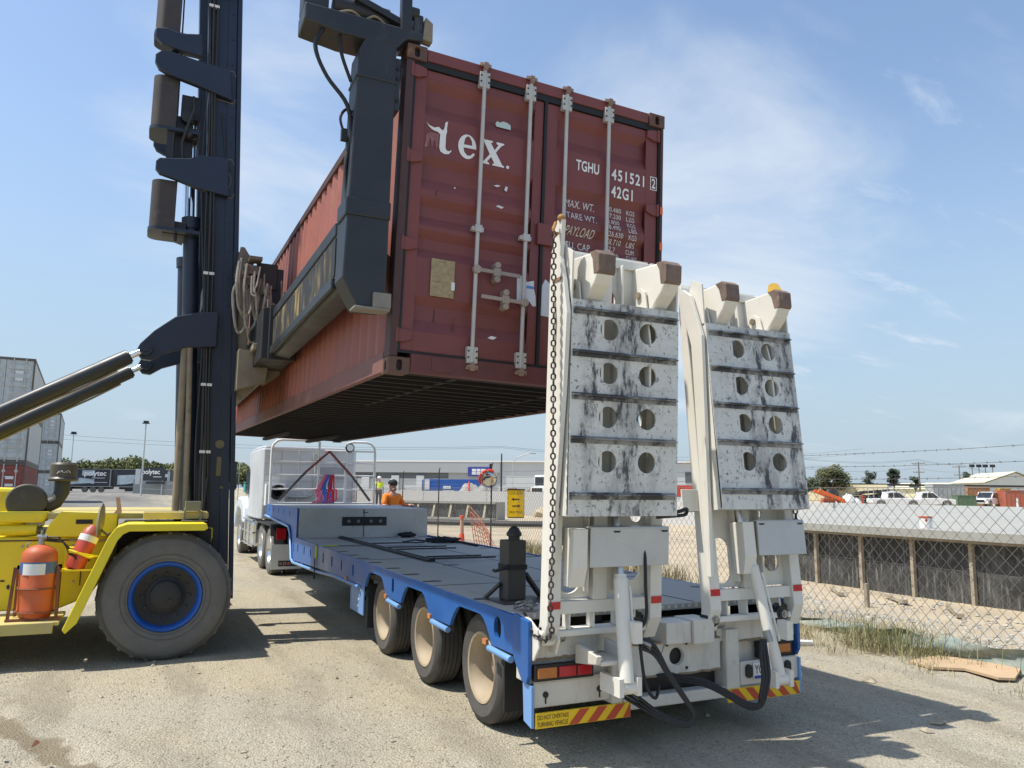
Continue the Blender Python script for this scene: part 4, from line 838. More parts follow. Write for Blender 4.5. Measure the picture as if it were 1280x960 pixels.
# ------------------------------------------------------------------ low loader trailer
tr = thing('low_loader_trailer', 'blue low loader trailer with grey tread deck and two raised white ramps', 'trailer', (0, 0, 0))
def tread_mat():
    m = M('deck_tread_plate', (.58, .555, .51), .65, .0, var=.12, scale=1.2, dirt=(.62, .575, .49), damt=.45, dscale=1.6, dsharp=.4, second=((.24, .23, .215), .46, 3, (1.2, .3, 1)))
    t = m.node_tree; b = t.nodes['Principled BSDF']; n = t.nodes.new; l = t.links.new
    tcn = n('ShaderNodeTexCoord'); mp = n('ShaderNodeMapping'); mp.inputs['Scale'].default_value = (11, 11, 11); mp.inputs['Rotation'].default_value = (0, 0, R_(45)); l(tcn.outputs['Object'], mp.inputs[0])
    ck = n('ShaderNodeTexChecker'); ck.inputs['Scale'].default_value = 1.0; l(mp.outputs[0], ck.inputs[0])
    wv = n('ShaderNodeTexVoronoi'); wv.inputs['Scale'].default_value = 1.9; wv.inputs['Randomness'].default_value = 0.; l(mp.outputs[0], wv.inputs['Vector'])
    bp = n('ShaderNodeBump'); bp.inputs['Strength'].default_value = .7; bp.inputs['Distance'].default_value = .006; bp.invert = True; l(wv.outputs['Distance'], bp.inputs['Height']); l(bp.outputs[0], b.inputs['Normal'])
    mr = n('ShaderNodeMapRange'); l(wv.outputs['Distance'], mr.inputs[0]); mr.inputs[1].default_value = .2; mr.inputs[2].default_value = .45; mr.inputs[3].default_value = 1.3; mr.inputs[4].default_value = .66
    src = b.inputs['Base Color'].links[0].from_socket
    mx = n('ShaderNodeVectorMath'); mx.operation = 'SCALE'; l(src, mx.inputs[0]); l(mr.outputs[0], mx.inputs[3]); l(mx.outputs[0], b.inputs['Base Color']); return m
m_deck = tread_mat()
m_riser = M('riser_worn_grey', (.52, .51, .48), .55, .15, var=.12, scale=2, dirt=(.035, .035, .04), damt=.22, dscale=9, dsharp=.08, second=((.45, .45, .44), .3, 3, (1, 1, 1)))
DZ, GZ, YS, YG = .978, 1.513, 9.42, 13.35
mb = MB(); mb.box(-1.233, 1.233, .26, YS, .93, DZ); mb.build('deck', m_deck, tr, bevel=.004)
mb = MB()
for y in (2.05, 4.9, 7.2): mb.box(-1.232, 1.232, y, y+.012, DZ-.001, DZ+.003)
mb.box(-.42, -.405, .3, YS-.02, DZ-.001, DZ+.003); mb.box(.405, .42, .3, YS-.02, DZ-.001, DZ+.003); mb.build('deck_seam', m_blk, tr)
mb = MB(); mb.box(-1.233, 1.233, YS, YG, GZ-.05, GZ); mb.build('gooseneck_deck', M('gooseneck_grey', (.44, .45, .46), .5, .2, var=.1, dirt=(.45, .44, .42), damt=.4, dscale=2), tr, bevel=.006)
mb = MB(); mb.box(-1.20, 1.232, YS-.015, YS+.02, DZ+.002, GZ-.002); rs = mb.build('riser', m_riser, tr, bevel=.004)
mb = MB(); mb.box(-.42, .42, YS-.03, YS-.014, 1.20, 1.36); rb = mb.build('lamp_recess', m_black, rs)
for x in (-.30, -.12, .12, .30):
    mb = MB(); mb.cyl((x, YS-.032, 1.28), (x, YS-.038, 1.28), .03, n=12); mb.build('lamp', M('dull_lens', (.20, .21, .20), .3), rs)
mb = MB(); mb.box(-.02, -.008, YS-.022, YS-.014, DZ+.02, GZ-.03); mb.box(-.03, .06, YS-.022, YS-.014, 1.43, 1.445); mb.box(-.03, -.018, YS-.022, YS-.014, 1.43, 1.50); mb.build('riser_mark', m_blk, rs)
# blue side rails with wheel cut outs and lashing slots
WY = (1.085, 2.53, 3.985)
def side_poly():
    p = [(.20, DZ-.004), (.20, .70)]
    for k, yw in enumerate(WY):
        r = .52; zc = .44; a0 = math.acos(min(1, .99)); base = .70
        dy = math.sqrt(r*r-(base-zc)**2)
        st, en = math.degrees(math.atan2(base-zc, -dy)), math.degrees(math.atan2(base-zc, dy))
        for i in range(15):
            a = R_(st+(en-st)*i/14); y = yw+r*math.cos(a); z = zc+min(.455, r*math.sin(a)); 
            if y > .21: p.append((y, z))
        if k == 2: pass
    p += [(4.62, .70), (5.4, .69), (7.2, .66), (9.40, .60), (9.40, DZ+.03)]
    return p
slots = [slot(y, .84, .07, .15, 6) for y in (9.05, 8.45, 7.9, 6.9, 6.3, 5.7, 5.05)]+[slot(3.27, .84, .08, .17, 6), slot(.52, .84, .13, .17, 8)]
for sx in (-1, 1):
    mb = MB(); mb.plate(side_poly(), slots, .03, lambda u, v, w_: (sx*(1.235+w_), u, v)); mb.build('side_rail', m_blue, tr)
    mb = MB(); mb.box(sx*1.19-.012, sx*1.19+.012, 4.6, 9.4, .62, .93); mb.box(sx*1.19-.01, sx*1.19+.01, .3, .75, .72, .93); mb.box(sx*1.19-.01, sx*1.19+.01, 3.0, 3.5, .75, .93); mb.build('rail_backing', m_blk, tr)
    gp = [(9.42, DZ), (9.42, .60), (9.52, .58), (9.75, .62), (9.95, 1.10), (10.1, 1.19), (YG, 1.30), (YG, GZ+.004), (9.42, GZ+.004)]
    mb = MB(); mb.plate(gp, [slot(y, 1.41, .05, .11, 6) for y in (10.2, 10.9, 11.6, 12.3, 12.9)]+[slot(9.62, .80, .05, .14, 6)], .035, lambda u, v, w_: (sx*(1.205+w_), u, v)); mb.build('gooseneck_side', m_blue, tr)
    mb = MB(); mb.box(sx*1.16-.012, sx*1.16+.012, 9.9, 13.3, 1.32, 1.46); mb.build('gooseneck_backing', m_blk, tr)
    # pale blue rub tubes below the rail
    mb = MB(); x = sx*1.262
    mb.tube([(x, 13.3, 1.27), (x, 10.15, 1.16), (x, 9.95, 1.05), (x, 9.72, .60), (x, 9.5, .555), (x, 7.35, .60), (x, 6.2, .655), (x, 4.75, .665)], .024, 8)
    for (a, b_) in ((.28, .68), (1.58, 2.0), (3.03, 3.46)): mb.tube([(x, a, .655), (x, b_, .665)], .026, 8)
    mb.build('rub_tube', m_lblue, tr, smooth=50)
    mb = MB()
    for (a, b_) in ((.28, .70), (1.57, 2.02), (3.02, 3.47)): mb.box(sx*1.2-.005, sx*1.2+.005, a, b_, .64, .74)
    mb.build('gap_shade_strip', m_black, tr)  # black strips put in for the shade in the gap below the rail
    mb = MB()
    for y in (.70, 2.01, 3.47, 5.35): mb.box(x-.02, x+.005, y, y+.07, .685, .725)
    mb.build('side_marker', M('marker_amber', (.50, .20, .07), .4), tr)
    # underside panel and bracket ahead of the axle group
    mb = MB(); mb.box(sx*1.22-.01, sx*1.22+.01, 4.62, 5.28, .33, .70); tb = mb.build('mud_panel', m_lblue, tr, bevel=.006)
    mb = MB()
    for (a, b_) in ((4.75, .62), (4.8, .56), (4.84, .5), (5.1, .45), (5.0, .42), (4.92, .40), (5.15, .62), (5.12, .5), (4.86, .42)): mb.cyl((sx*1.231, a, b_), (sx*1.236, a, b_), .016, n=8)
    mb.build('panel_hole', m_lab, tb)
    mb = MB(); mb.box(sx*1.19-.008, sx*1.19+.008, 4.56, 4.60, .25, .72); mb.box(min(sx*.6, sx*1.2), max(sx*.6, sx*1.2), 4.52, 4.54, .2, .72); mb.build('front_flap', m_rub, tr)
    mb = MB(); mb.box(min(sx*.62, sx*1.2), max(sx*.62, sx*1.2), .52, .54, .22, .78); mb.build('rear_flap', m_rub, tr)
# flat black ovals in place of the shade in tie-down recesses
td = MB(); td.prism(slot(0, 0, .10, .20, 7), 'z', -.002, .003); tie = td.build('lashing_slot_shade', m_black, tr, loc=(-1.13, 1.08, DZ)); tie.rotation_euler.z = R_(90)
for (x, y) in ((-1.13, 2.4), (-1.14, 3.06), (-1.14, 3.75), (-1.14, 4.5), (-1.14, 5.1), (-1.14, 5.65), (-1.14, 6.3), (-.36, 3.9), (.36, 3.9), (1.12, 1.1), (1.12, 2.4), (1.12, 4.65), (1.12, 6.3), (.4, 1.1)):
    c = tie.copy(); COL.objects.link(c); c.location = (x, y, DZ)
mb = MB()
for x in (-.55, .55): mb.box(x-.07, x+.07, .3, 9.6, .55, .93)
for y in (5.5, 7.0, 8.5): mb.box(-1.15, 1.15, y, y+.08, .72, .93)
mb.box(-1.1, 1.1, 9.5, 13.2, 1.22, 1.46); mb.box(-.6, .6, 9.45, 9.9, .6, 1.4)
for yw in WY: mb.cyl((-.7, yw, .43), (.7, yw, .43), .07, n=12); mb.box(-.65, -.45, yw-.35, yw+.3, .5, .6); mb.box(.45, .65, yw-.35, yw+.3, .5, .6)
for x in (-.75, -.6): mb.cyl((x, 6.6, .28), (x, 6.6, .8), .04, n=10); mb.box(x-.1, x+.1, 6.5, 6.7, .25, .28)
mb.build('chassis', m_blk, tr)
mb = MB(); mb.cyl((-.6, 12.6, 1.15), (-.6, 12.6, 1.24), .3, n=16); mb.build('king_pin_plate', m_blk, tr)
# wheels: dual tyres on cream rims
def tyre_prof(r, w_, ri, y0):
    g = []
    sh = w_*.16
    g += [(ri, y0+.03), (ri+.015, y0+.012), (r*.86, y0-.004), (r*.95, y0+.012), (r*.985, y0+.03)]
    yy = y0+.04; nb = 5; gw = .009; rw = (w_-.08-(nb-1)*gw)/nb
    for k in range(nb):
        g += [(r, yy), (r, yy+rw)]; yy += rw
        if k < nb-1: g += [(r-.012, yy+.001), (r-.012, yy+gw-.001)]; yy += gw
    g += [(r*.985, y0+w_-.03), (r*.95, y0+w_-.012), (r*.86, y0+w_+.004), (ri+.015, y0+w_-.012), (ri, y0+w_-.03)]
    return g
def dual_wheel(r, rimr, mt, mrim, deep, nuts=10):
    t = MB()
    for y0 in (0, .325): t.lathe(tyre_prof(r, .285, rimr, y0), (0, 0, 0), (1, 0, 0), 48, closed=True)
    rim = MB(); rim.lathe([(rimr, .035), (rimr+.012, .018), (rimr+.004, .006), (rimr-.014, .012), (rimr-.02, .04), (rimr-.035, .06), (rimr-.045, deep*.7), (rimr-.06, deep), (.13, deep+.015), (.12, deep-.05), (.075, deep-.075), (.02, deep-.08)], (0, 0, 0), (1, 0, 0), 44)
    rim.lathe([(rimr, .58), (rimr, .3), (rimr-.03, .3), (rimr-.03, .58)], (0, 0, 0), (1, 0, 0), 32)
    o = t.build('wheel', mt, None, smooth=30); pass
    nb = rim
    for k in range(nuts):
        a = 2*math.pi*k/nuts; nb.cyl((deep-.02, .165*math.cos(a), .165*math.sin(a)), (deep+.012, .165*math.cos(a), .165*math.sin(a)), .014, n=6)
    q = rim.build('rim', mrim, None, smooth=35); q.parent = o
    return o
tw = dual_wheel(.435, .275, m_tyre2, m_rimc, .215)
first = True
for yw in WY:
    for sx in (-1, 1):
        if first: o = tw; first = False
        else: o = dup(tw, tr)
        o.parent = tr; o.location = (sx*1.165, yw, .430); o.rotation_euler = (R_(37*yw), 0, 0 if sx < 0 else math.pi)
# rear corner wings and rear frame
for sx in (-1, 1):
    mb = MB(); mb.plate([(.235, DZ+.012), (-.005, DZ-.01), (-.005, .60), (.03, .54), (.10, .55), (.235, .68)], [], .03, lambda u, v, w_: (sx*(1.237+w_), u, v)); mb.build('rear_wing', m_blue, tr, bevel=.006)
    mb = MB(); mb.plate([(.12, .54), (-.02, .53), (-.02, .255), (.10, .28)], [], .02, lambda u, v, w_: (sx*(1.225+w_), u, v)); mb.build('marker_side', m_lblue, tr)
mb = MB()
mb.box(-1.235, -.42, .03, .25, .70, .865); mb.box(.42, 1.235, .03, .25, .70, .865)
mb.box(-1.235, -.40, .06, .25, .53, .70); mb.box(.58, 1.22, .10, .26, .45, .70)
mb.box(-1.21, -.585, .012, .03, .375, .545); mb.box(-1.21, -.55, .005, .06, .545, .56)
mb.box(-.585, -.44, -.02, .14, .345, .70); mb.box(.47, .60, -.02, .16, .345, .80)
mb.box(-.13, .10, -.06, .16, .735, .895); mb.box(.105, .30, -.09, .16, .725, .905)
mb.box(-.42, .46, .20, .40, .45, .86)
mb.prism([(-.02, .66), (-.30, .70), (-.32, .76), (-.02, .80)], 'x', -.90, -.86); mb.prism([(-.02, .66), (-.32, .70), (-.32, .78), (-.02, .82)], 'x', -.66, -.62); mb.box(-.86, -.66, -.31, -.02, .69, .72)
m_tail = M('grimy_tail_paint', (.62, .59, .52), .5, var=.1, scale=2, dirt=(.27, .23, .17), damt=.50, dscale=3.0, stretch=(1.6, 1.6, .4), dsharp=.4, second=((.12, .08, .05), .34, 10, (1.3, 1.3, .7)))
rfm = mb.build('rear_frame', m_tail, tr, bevel=.008)
mb = MB(); mb.plate([(-.40, .50), (.44, .50), (.44, .735), (-.40, .735)], [circ(.01, .63, .062, 24)], .02, lambda u, v, w_: (u, .02+w_, v)); mb.plate(circ(.01, .63, .15, 8, .13), [circ(.01, .63, .068, 24)], .008, lambda u, v, w_: (u, .008+w_, v)); mb.build('tow_plate', m_tail, tr, bevel=.003)
mb = MB(); mb.box(-.1, .12, .05, .06, .52, .73)
for (x, z) in ((-.08, .72), (.10, .72), (-.08, .54), (.10, .54)): mb.cyl((x, .018, z), (x, .002, z), .012, n=8)
for (x, z) in ((-1.12, .46), (-.68, .46)): mb.cyl((x, .012, z), (x, .004, z), .022, n=10); mb.box(x-.004, x+.004, .004, .012, z-.06, z-.02)
mb.box(-.40, .46, .12, .14, .37, .50); mb.build('tow_bolt_and_dark_sheet', m_black, tr)  # bolts, plus flat black sheets behind the hole and below the plate
mb = MB(); mb.box(-.44, .46, -.01, .10, .285, .372); mb.build('rear_bumper', m_tail, tr, bevel=.012)
# lamps
mb = MB(); mb.box(-1.222, -.745, -.022, .03, .556, .668); lh = mb.build('tail_lamp', m_black, tr, bevel=.008)
for (a, b_, m_) in ((-1.20, -1.05, m_lta), (-1.035, -.895, m_ltr), (-.885, -.765, m_ltr)):
    mb = MB(); mb.box(a, b_, -.034, -.018, .578, .65); mb.build('lens', m_, lh, bevel=.006)
mb = MB(); mb.box(.84, 1.20, .02, .08, .545, .672); lh = mb.build('tail_lamp', m_black, tr, bevel=.008)
for (a, b_, m_) in ((1.03, 1.17, m_lta), (.87, 1.0, m_ltr)):
    mb = MB(); mb.box(a, b_, .008, .022, .575, .645); mb.build('lens', m_, lh, bevel=.006)
mb = MB(); mb.prism([(1.20, .70), (1.33, .70), (1.30, .58), (1.20, .45)], 'y', .06, .12); mb.build('lamp_guard', m_rub, tr)
# marker boards
def board(x0, x1, xs_, name):
    z0, z1 = .250, .352
    mb = MB(); mb.box(x0, x1, -.03, -.012, z0, z1); b_ = mb.build('marker_board', m_ysign, tr, bevel=.002)
    mb = MB(); x = xs_
    while x < x1-.02:
        p = [(x, z0+.004), (x+.075, z0+.004), (x+.165, z1-.004), (x+.09, z1-.004)] if name == 'l' else [(x+.09, z0+.004), (x+.165, z0+.004), (x+.075, z1-.004), (x, z1-.004)]
        p = [(max(xs_, min(x1-.003, a)), c) for a, c in p]
        mb.prism(p, 'y', -.0335, -.0305); x += .15
    mb.build('red_stripe', m_rsign, b_); return b_
bl = board(-1.215, -.44, -.955, 'l'); br = board(.47, 1.215, .49, 'r')
mb = MB()
text_mb(mb, 'DO NOT OVERTAKE', .043, lambda u, v: (-1.205+u*.62, -.0325, .308+v)); 
text_mb(mb, 'TURNING VEHICLE', .043, lambda u, v: (-1.205+u*.66, -.0325, .263+v)); mb.build('board_lettering', m_black, bl, norm=False)
# number plate in its bracket
mb = MB(); mb.box(.62, 1.20, .0, .02, .362, .54); mb.prism([(1.20, .54), (1.24, .54), (1.28, .37), (1.2, .37)], 'y', .0, .02); mb.build('plate_panel', m_tail, tr, bevel=.004)
mb = MB(); mb.box(.745, 1.055, -.014, -.002, .40, .525); npl = mb.build('number_plate', m_whp, tr, bevel=.004)
mb = MB(); text_mb(mb, 'YQ', .105, lambda u, v: (.757+u*.66, -.0165, .437+v)); text_mb(mb, '\u00b7', .105, lambda u, v: (.862+u*.66, -.0165, .437+v)); text_mb(mb, 'SL', .105, lambda u, v: (.957+u*.66, -.0165, .437+v)); mb.build('plate_lettering', m_black, npl, norm=False)
mb = MB(); mb.box(.752, 1.048, -.0165, -.0145, .403, .426); mb.build('plate_strip', M('plate_blue', (.03, .06, .35)), npl)
for x in (.70, 1.11):
    mb = MB(); mb.prism(slot(x, .465, .06, .105, 6), 'y', -.02, .0); mb.build('plate_lamp', m_black, tr)

# ramps ---------------------------------------------------------------
def scuffed(name, xa, wa_, xb, wb_):
    # flat grey white paint, rubbed black by tyres and machine tracks in two bands, speckled with chips
    m = bpy.data.materials.new(name); m.use_nodes = True; t = m.node_tree; b = t.nodes['Principled BSDF']; n = t.nodes.new; l = t.links.new
    tcn = n('ShaderNodeTexCoord'); P_ = tcn.outputs['Object']; sx = n('ShaderNodeSeparateXYZ'); l(P_, sx.inputs[0])
    def noise(s, st, d=8, r=.7):
        mp = n('ShaderNodeMapping'); mp.inputs['Scale'].default_value = st; l(P_, mp.inputs[0]); q = n('ShaderNodeTexNoise'); q.inputs['Scale'].default_value = s; q.inputs['Detail'].default_value = d; q.inputs['Roughness'].default_value = r; l(mp.outputs[0], q.inputs['Vector']); return q.outputs['Fac']
    def mt(op, a, c):
        q = n('ShaderNodeMath'); q.operation = op
        for i, v in enumerate((a, c)):
            if hasattr(v, 'links'): l(v, q.inputs[i])
            else: q.inputs[i].default_value = v
        return q.outputs[0]
    def mr(x, a, c):
        q = n('ShaderNodeMapRange'); q.interpolation_type = 'SMOOTHSTEP'; l(x, q.inputs[0]); q.inputs[1].default_value = a; q.inputs[2].default_value = c; return q.outputs[0]
    def band(xc, w_): return mr(mt('ABSOLUTE', mt('SUBTRACT', sx.outputs[0], xc), 0), w_*2.0, w_*.3)
    def mix(f, a, c):
        q = n('ShaderNodeMix'); q.data_type = 'RGBA'; l(f, q.inputs[0])
        for s_, v in ((6, a), (7, c)):
            if hasattr(v, 'links'): l(v, q.inputs[s_])
            else: q.inputs[s_].default_value = (*v, 1)
        return q.outputs[2]
    col = mix(noise(2.5, (1, 1, 1)), (.60, .60, .56), (.70, .70, .66))
    col = mix(mt('MULTIPLY', mr(noise(5, (1, 1, 2.2)), .5, .66), .55), col, (.45, .44, .41))
    bands = mt('MAXIMUM', band(xa, wa_), band(xb, wb_))
    col = mix(mt('MULTIPLY', mr(noise(34, (1, 1, .8), 6), .57, .63), .85), col, (.13, .12, .11))
    sm = mt('ADD', noise(6.5, (2.2, 1, .75)), mt('MULTIPLY', bands, .125)); col = mix(mt('MULTIPLY', mr(mt('ADD', noise(3.2, (2.0, 1, .8)), mt('MULTIPLY', bands, .12)), .50, .72), .6), col, (.27, .265, .25)); col = mix(mt('MULTIPLY', mr(sm, .60, .74), .93), col, (.03, .03, .036))
    col = mix(mt('MULTIPLY', mr(noise(9, (.6, 1, 3.5)), .64, .70), .7), col, (.28, .19, .11))
    l(col, b.inputs['Base Color']); b.inputs['Roughness'].default_value = .5; return m
def ramp(cx, tilt, side, wide=.96):
    """tilt: lean towards the tow truck (radians); side -1 left / 1 right for chain and hoses"""
    o = Vector((cx, .02, .86)); ct_, st_ = math.cos(tilt), math.sin(tilt)
    def P(u, v, w_): return o+Vector((u, v*st_-w_*ct_, v*ct_+w_*st_))   # w towards the rear
    def loc(mb): mb.v = [tuple(P(*q)) for q in mb.v]; return mb
    hw = wide/2
    f = MB()     # coordinates (u, v, w) in mesh space
    for s in (-1, 1):
        a = sorted((s*hw, s*(hw-.105)))
        f.prism([(-.06, -.03), (-.06, .06), (.10, .14), (2.0, .14), (2.62, .12), (2.74, .10), (2.78, .085), (2.74, .06), (2.5, .045), (.1, .02)], 'x', a[0], a[1])
        b_ = sorted((s*hw, s*(hw-.012))); 
    f.box(-hw+.10, hw-.10, .16, .25, .02, .11); f.box(-hw+.10, hw-.10, .0, .045, -.04, .09)
    for u in (-.27, -.07, .14, .28): f.box(u-.008, u+.008, .045, .16, -.02, .085)
    f.box(-.10, .02, .25, 2.7, .02, .11); f.box(-.155, -.14, .3, 2.72, .0, .12); f.box(.10, .12, .3, 2.72, .0, .12)
    f.box(-hw+.1, hw-.1, 2.70, 2.77, .03, .085)
    fr = loc(f).build('loading_ramp', m_cream, tr, bevel=.008)
    w = MB()
    hs = [slot(-.265, .47, .19, .36, 10)]+[circ(-.26, v, .085, 20) for v in (1.1, 1.55, 2.0, 2.45)]+[circ(.26, v, .085, 20) for v in (.45, 1.1, 1.55, 2.0)]+[circ(.16 if side > 0 else .30, .84, .05, 16)]
    hs += [circ(.02, 2.46, .072, 20)]
    w.plate([(-hw+.10, .26), (hw-.10, .26), (hw-.10, 2.79), (-hw+.10, 2.79)], hs, .02, lambda u, v, x: (u, v, .030+x)); loc(w).build('ramp_web', m_cream, fr)
    # flip-over section folded down on the outside
    pz0, pz1 = .87, 2.345; pl = MB(); fw = .455
    holes = [circ(u, v, .076, 28) for u in (-.145, .185) for v in (1.235, 1.545, 1.855, 2.165)]
    pl.plate([(-fw, pz0), (fw, pz0), (fw, pz1), (-fw, pz1)], holes, .014, lambda u, v, x: (u, v, .33+x))
    pl.box(-fw, fw, pz1, pz1+.014, .18, .344); pl.box(-fw, fw, pz0-.012, pz0, .22, .344)
    loc(pl).build('flip_plate', scuffed('flip_plate_paint', cx+.02, .13 if side < 0 else .10, cx+(-.30 if side < 0 else .36), .05 if side < 0 else .09), fr)
    sd_ = MB()
    for s in (-1, 1):
        a = sorted((s*fw, s*(fw-.014))); sd_.prism([(pz0, .345), (pz0, .24), (1.5, .16), (pz1+.3, .16), (pz1+.42, .22), (pz1+.35, .34), (pz1, .33)], 'x', a[0], a[1])
    sd_.box(-.02, .0, pz0, pz1, .20, .328); sd_.box(-.2, -.18, pz0, pz1, .22, .328)
    loc(sd_).build('flip_side', m_cream, fr)
    for k, v in enumerate((2.285, 1.985, 1.685, 1.385, 1.0)):
        c = MB(); c.box(-fw+.012, fw-.02, v-.028, v+.022, .344, .352); c.box(-fw+.012, fw-.02, v+.0, v+.01, .352, .378); loc(c).build('cleat', M('cleat_scuffed', (.30, .30, .29), .5, .2, var=.2, dirt=(.02, .02, .024), damt=.72, dscale=3, stretch=(1.2, 1, 1), dsharp=.1), fr, bevel=.002)
    # hooks with rusty noses at the knuckle, and the strap arms
    for u in (-.33, .235):
        h = MB(); hp = [(2.28, .15), (2.36, .30), (2.46, .42), (2.54, .475), (2.66, .48), (2.69, .44), (2.715, .0), (2.5, -.05), (2.28, -.05)]
        h.prism(hp, 'x', u, u+.135)
        hk = loc(h).build('knuckle_arm', m_cream, fr, bevel=.012)
        nz = MB(); nz.prism([(2.53, .42), (2.525, .468), (2.545, .484), (2.665, .488), (2.698, .446), (2.70, .36), (2.64, .40)], 'x', u-.003, u+.138); loc(nz).build('worn_nose', m_nose, hk, bevel=.006)
        ar = MB(); ar.prism([(2.50, .12), (2.54, .20), (2.50, .26), (2.1, .335), (1.7, .335), (1.7, .29), (2.1, .24)], 'x', u-.012-.016, u-.012); ar.prism([(2.5, -.10), (2.5, .02), (1.9, .16), (1.9, .05)], 'x', u+.145, u+.17); loc(ar).build('strap_arm', m_cream, fr, bevel=.004)
        bo = MB(); c0 = P(u-.05, 2.48, .19); c1 = P(u+.0, 2.48, .19); bo.cyl(c0, c1, .028, n=10); bo.cyl(c0+(c1-c0)*.6, c1, .04, n=12); bo.build('pivot_bolt', m_tan, hk)
    # tall outer arm with dogleg (left edge)
    oa = MB(); s = -1; u0 = -hw-.012
    oa.prism([(.55, .15), (.55, .22), (1.7, .33), (2.25, .36), (2.50, .30), (2.68, .24), (2.94, .26), (2.96, .20), (2.90, .15), (2.66, .13), (2.46, .18), (2.2, .22), (1.6, .20)] if side < 0 else [(.35, .15), (.35, .20), (1.7, .30), (2.25, .34), (2.62, .24), (2.70, .15), (2.6, .10), (2.2, .20), (1.6, .18)], 'x', u0-.012, u0+.022); loc(oa).build('outer_arm', m_cream, fr, bevel=.004)
    if side < 0:
        ru = MB(); ru.tube([P(u0-.04, 2.92, .22), P(u0-.07, 2.86, .24), P(u0-.06, 2.80, .25), P(u0-.03, 2.84, .24)], .012, 6); ru.sphere(P(u0-.005, 2.955, .235), .028); ru.box(-.001, .001, 0, .001, 0, .001); ru.build('chain_shackle', M('rusty_shackle', (.38, .20, .06), .75, var=.3), fr)
        b2 = MB(); b2.box(u0-.02, u0+.03, 2.50, 2.52, .15, .28); loc(b2).build('arm_clamp', M('clamp_rusty', (.32, .19, .11), .75, var=.3), fr)
    else:
        ru = MB(); ru.prism([(2.68, .28), (2.79, .32), (2.79, .37), (2.68, .43)], 'x', .30, .36); loc(ru).build('latch_cap', M('latch_yellow', (.60, .38, .06), .6), fr)
        st = MB(); st.box(-hw-.16, -hw, .86, .875, -.1, .10); st.box(-hw-.16, -hw+.0, .86, 1.03, .085, .10); loc(st).build('side_step', m_cream, fr, bevel=.004)
    # cover sheet and the box behind it
    cv = MB(); cv.box(-.225 if side < 0 else -.06, .44, .50, .765, .26, .272); cv.box(-.225 if side < 0 else -.06, .44, .765, .777, .16, .272); cvo = loc(cv).build('cover_sheet', m_galv, fr, bevel=.004)
    db = MB()
    for uu in (-.05, .36): db.prism([(uu-.03+.04, .750), (uu+.03+.04, .750), (uu+.02+.04, .738), (uu-.02+.04, .738)], 'z', .273, .276)
    loc(db).build('sheet_hole', m_black, cvo)
    bx = MB(); u_ = -.235 if side < 0 else -.075
    bx.prism([(.36, .12), (.36, .22), (.50, .262), (.765, .262), (.765, .10)], 'x', u_-.12, u_-.004); loc(bx).build('cylinder_box', m_cream, fr, bevel=.006)
    # hinge pins, reflectors
    for u in (-hw+.05, hw-.05, -hw+.16, hw-.17):
        hp = MB(); hp.cyl(P(u-.04, .0, .0), P(u+.04, .0, .0), .055, n=16); hp.cyl(P(u-.055, 0, 0), P(u+.055, 0, 0), .028, n=12); hp.build('hinge_pin', m_steel, fr, smooth=40)
    for u in (-hw+.052, hw-.052):
        rf_ = MB(); rf_.box(u-.045, u+.045, .205, .255, .141, .147); loc(rf_).build('red_reflector', m_refl, fr)
    return fr, P
ra, PA = ramp(-.70, R_(-2.6), -1); rb_, PB = ramp(.735, R_(5.5), 1)
# lift rams
def ram(p0, p1, p2, parent, br=True):
    p0, p1, p2 = Vector(p0), Vector(p1), Vector(p2)
    mb = MB(); k0 = .052 if br else .044; mb.cyl(p0, p1, k0, n=20); mb.cyl(p1, p1+(p2-p1).normalized()*.03, k0*.86, n=20); mb.cyl((p0.x-.07, p0.y, p0.z-.03), (p0.x+.07, p0.y, p0.z-.03), .045, n=14); k_ = .2 if br else .05; mb.box(p0.x-.09, p0.x-.055, p0.y-.05, p0.y+k_, p0.z-.08, p0.z+.04); mb.box(p0.x+.055, p0.x+.09, p0.y-.05, p0.y+k_, p0.z-.08, p0.z+.04); mb.box(p0.x+.04, p0.x+.10, p0.y-.05, p0.y+.05, p0.z+.26, p0.z+.40); r_ = mb.build('lift_ram', m_cream, parent, smooth=35)
    mb = MB(); mb.cyl(p1+(p2-p1)*.02, p2, .027, n=14); mb.build('ram_rod', M('dull_chrome', (.5, .51, .52), .3, .9, var=.15), r_, smooth=40)
    mb = MB(); d = (p1-p0).normalized(); mb.tube([p0+d*.25+Vector((.062, -.02, 0)), p1-d*.1+Vector((.062, -.02, 0)), p1-d*.05+Vector((.05, -.03, 0))], .011, 6); mb.build('ram_pipe', m_cream, r_)
    return r_
ram((-.69, -.36, .58), (-.65, -.235, 1.26), (-.62, -.10, 1.95), ra)
ram((.715, -.33, .50), (.645, -.15, 1.30), (.59, .02, 1.95), rb_, False)
# hydraulic hoses
hs_ = MB()
for k, dz in enumerate((0, .033, -.03)):
    hs_.tube(spl([(-.60, -.38, .84+dz), (-.50, -.42, .79+dz), (-.40, -.45, .62+dz*.5), (-.27, -.47, .44+dz*.4), (-.215, -.47, .35+dz*.3), (-.235, -.46, .30+dz*.3), (-.30, -.43, .29+dz*.4), (-.42, -.33, .34+dz*.6), (-.52, -.2, .42+dz), (-.58, -.05, .47+dz)]), .0125, 8)
for k, dx in enumerate((-.055, -.083, -.11)):
    hs_.tube(spl([(.50+dx*.5, -.44, .80), (.515+dx, -.47, .70), (.51+dx, -.49, .55), (.45+dx*.8, -.50, .42-dx*.3-.02), (.36, -.48, .35-dx*.4-.03), (.27, -.45, .36-dx*.6-.05), (.16, -.38, .43-dx*.6-.05), (.05, -.25, .49-dx*.6-.05), (-.1, -.05, .50-dx*.6-.05), (-.2, .05, .49)]), .0135, 8)
hs_.build('hydraulic_hose', m_rub, tr, smooth=60)
